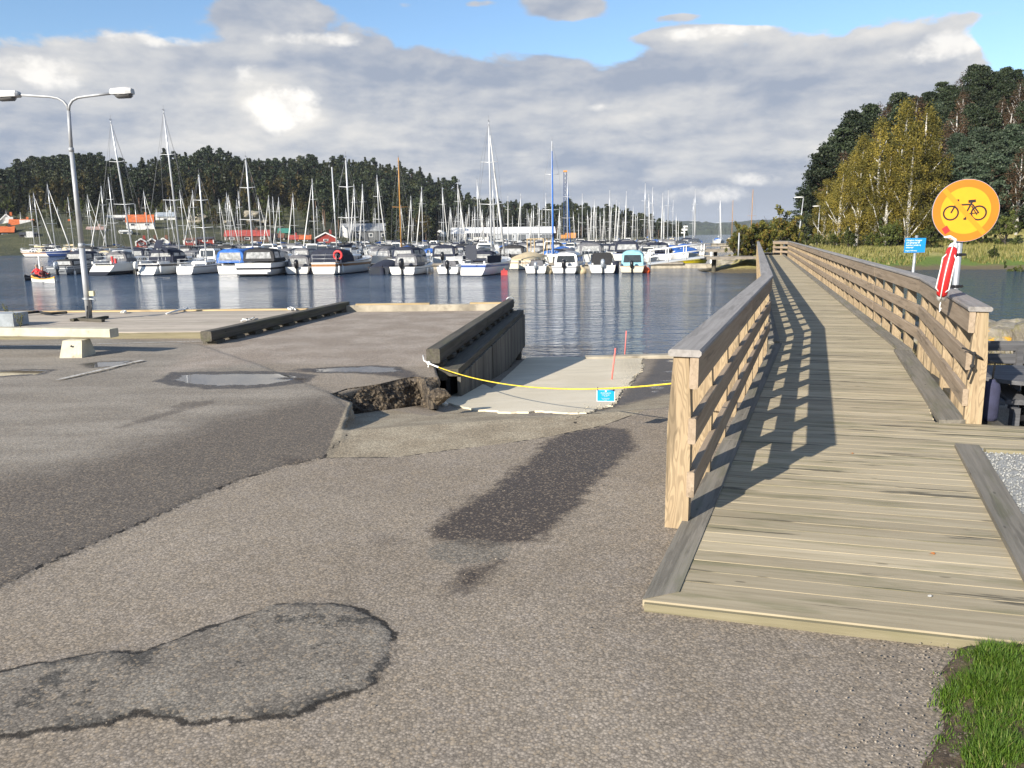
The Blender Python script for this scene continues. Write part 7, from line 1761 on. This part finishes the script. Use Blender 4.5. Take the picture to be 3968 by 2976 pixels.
# white navigation radar mast far right
p=pol(2652,330); t=thing('radar_mast','small white mast cluster before the distant shore','mast',(p.x,p.y,-1)); b=MB(); b.tube([(0,0,0),(0,0,5.5)],.25,6); b.build('pole',M_rwhite,t); b=MB(); b.box((0,0,4.2),(2.2,.4,.7)); b.box((.4,0,5.4),(1.6,.4,.6)); b.box((-.5,0,3.),(1.6,.4,.5)); b.build('antennas',M_rwhite,t)

# ---------------------------------------------------------------- kayakers
def kayak(px,py,hd,hull,deck,lab,L=4.3):
    t=thing('kayak',lab,'kayak'); b=MB(); rr=[]; n=15
    for i in range(n):
        f=i/(n-1); w=.31*math.sin(math.pi*min(.99,max(.012,f)))**.75+.01; zk=.30+.16*abs(2*f-1)**3
        rr.append([(L*(f-.5),w*y,zk*1.0*(.0 if q<0 else q)+(-.10 if q<0 else 0)) for y,q in ((-1,.72),(-.9,.3),(-.5,-1),(0,-1),(.5,-1),(.9,.3),(1,.72))])
    b.loft(rr,closed=False,cap=False); b.build('hull',hull,t)
    b=MB(); dd=[]
    for i in range(n):
        f=i/(n-1); w=.31*math.sin(math.pi*min(.99,max(.012,f)))**.75+.01; zk=.30+.16*abs(2*f-1)**3; dd.append([(L*(f-.5),w*1.01*y,zk*.72+ (zk*.35)*(1-abs(y)**2)) for y in (-1,-.6,0,.6,1)])
    b.loft(dd,closed=False,cap=False); b.build('deck',deck,t)
    b=MB(); b.tube([(.35*math.cos(a),.24*math.sin(a),.33) for a in np.linspace(0,6.283,17)],.03,6); b.build('cockpit_rim',M_blackp,t)
    p=at(px,py,WZ); t.location=(p.x,p.y,WZ-.02); t.rotation_euler=(0,0,math.pi/2-R(hd)); return t
def person(t0,lab,vest,sleeve,hat):
    """seated paddler : one skinned body"""
    J=[('pel',(0,0,.22),.15),('sp',(-.02,0,.42),.14),('ch',(-.01,0,.66),.165),('nk',(.02,0,.82),.06),('hd0',(.035,0,.90),.075),('hd1',(.04,0,1.02),.095),('hd2',(.03,0,1.10),.06),
       ('sl',(0,.19,.74),.065),('el',(.18,.30,.56),.048),('wl',(.42,.22,.60),.036),('hl',(.50,.20,.62),.042),('sr',(0,-.19,.74),.065),('er',(.16,-.32,.52),.048),('wr',(.38,-.26,.50),.036),('hr',(.46,-.26,.50),.042),
       ('kl',(.50,.12,.34),.085),('fl',(.95,.09,.20),.06),('kr',(.50,-.12,.34),.085),('fr',(.95,-.09,.20),.06)]
    E_=[('pel','sp'),('sp','ch'),('ch','nk'),('nk','hd0'),('hd0','hd1'),('hd1','hd2'),('ch','sl'),('sl','el'),('el','wl'),('wl','hl'),('ch','sr'),('sr','er'),('er','wr'),('wr','hr'),('pel','kl'),('kl','fl'),('pel','kr'),('kr','fr')]
    ix={n:i for i,(n,_,_) in enumerate(J)}; me=bpy.data.meshes.new('person'); me.from_pydata([p for _,p,_ in J],[(ix[a],ix[c]) for a,c in E_],[])
    o=bpy.data.objects.new('person',me); link(o); md=o.modifiers.new('skin','SKIN'); 
    for v,(n,_,r) in zip(me.skin_vertices[0].data,J): v.radius=(r,r); v.use_root=(n=='pel')
    sb=o.modifiers.new('sub','SUBSURF'); sb.levels=1; sb.render_levels=2
    m,t,b=newmat('clothing_'+lab[:8]); tc=t.n('TexCoord').outputs['Object']; sx=t.n('SeparateXYZ'); t.l(tc,sx.inputs[0]); c=t.mix(t.m('GREATER_THAN',sx.outputs[2],.86),sleeve,(.45,.27,.19)); c=t.mix(t.m('LESS_THAN',sx.outputs[2],.40),c,(.03,.03,.035)); t.l(c,b.inputs['Base Color']); b.inputs['Roughness'].default_value=.8
    me.materials.append(m)
    b=MB(); rr=[]
    for z,a,c in ((.40,.18,.13),(.48,.20,.15),(.62,.215,.16),(.74,.205,.15),(.80,.14,.11)): rr.append([(c*1.12*math.cos(k)-.01,a*math.sin(k),z) for k in np.linspace(0,6.283,13)[:-1]])
    b.loft(rr); b.build('life_vest',plain('vest_'+lab[:8],vest,.7,0,.15,8),o)
    b=MB(); b.ell((.02,0,1.10),(.115,.10,.075),12,8); b.build('hair',plain('hair_'+lab[:8],hat,.9,0,.2,20),o)
    b=MB(); b.ell((.135,0,1.02),(.03,.016,.025),8,6)
    for s_ in(-1,1): b.ell((.118,s_*.035,1.05),(.012,.014,.010),6,5); b.ell((.03,s_*.098,1.02),(.022,.012,.03),6,5)
    b.build('face',plain('skin_tone',(.45,.27,.19),.6),o)
    b=MB()
    for (hx,hy_,hz) in ((.50,.20,.62),(.46,-.26,.50)):
        for i in range(4): b.tube([(hx+.02,hy_+(i-1.5)*.022,hz+.02),(hx+.065,hy_+(i-1.5)*.023,hz+.015),(hx+.075,hy_+(i-1.5)*.022,hz-.02),(hx+.05,hy_+(i-1.5)*.021,hz-.035)],.0095,5)
        b.tube([(hx,hy_+.05,hz),(hx+.04,hy_+.055,hz-.02)],.011,5)
    b.build('fingers',bpy.data.materials['skin_tone'],o)
    o.location=t0.location+Vector((0,0,.02)); o.rotation_euler=t0.rotation_euler; tag(o,lab,'person'); return o
k1=kayak(168,1093,128,M_rwhite,plain('orange_deck',(.75,.35,.05),.5),'white kayak with orange deck on the open water at the left',3.9)
pe=person(k1,'nearer kayaker in dark jacket with red shoulders and yellow strap',(.10,.02,.02),(.35,.04,.04),(.22,.20,.18))
k2=kayak(148,1082,175,M_blackp,M_black,'dark low kayak just behind the white and orange one',4.0)
pe2=person(k2,'farther kayaker in a bright red life vest seen from behind',(.70,.02,.025),(.62,.03,.03),(.30,.27,.22))
b=MB(); b.tube([(.46,-.95,.42),(.48,0,.56),(.52,.95,.70)],.016,6); 
for y,z in ((-1.13,.39),(1.13,.73)): b.ell((.5,y,z),(.09,.24,.03),8,6)
o=b.build('paddle',M_blackp); o.location=k1.location; o.rotation_euler=k1.rotation_euler; tag(o,'black double-bladed paddle held by the nearer kayaker','paddle')
b=MB(); b.tube([(0,0,-.3),(0,0,1.75)],.055,8); o=b.build('post',M_rwhite); o.location=atY(158,1070,k2.location.y+6); o.location.z=WZ; tag(o,'thin white post standing in the water behind the kayakers','post')

# ---------------------------------------------------------------- air
def haze():
    b=MB(); x0,x1,y0,y1,z0,z1=-2500,2500,-320,3400,-5,72; b.box(((x0+x1)/2,(y0+y1)/2,(z0+z1)/2),(x1-x0,y1-y0,z1-z0)); m=bpy.data.materials.new('air'); m.use_nodes=True; t=NT(m.node_tree); o=t.n('OutputMaterial'); v=t.n('VolumePrincipled'); t.l(v.outputs[0],o.inputs['Volume']); v.inputs['Color'].default_value=(.80,.88,1,1); v.inputs['Density'].default_value=.00009
    ob=b.build('haze',m); ob['kind']='stuff'
haze()

for _o in bpy.data.objects:
    if 'label' in _o and len(str(_o['label']).split())>16: print('LONG',_o['label'])
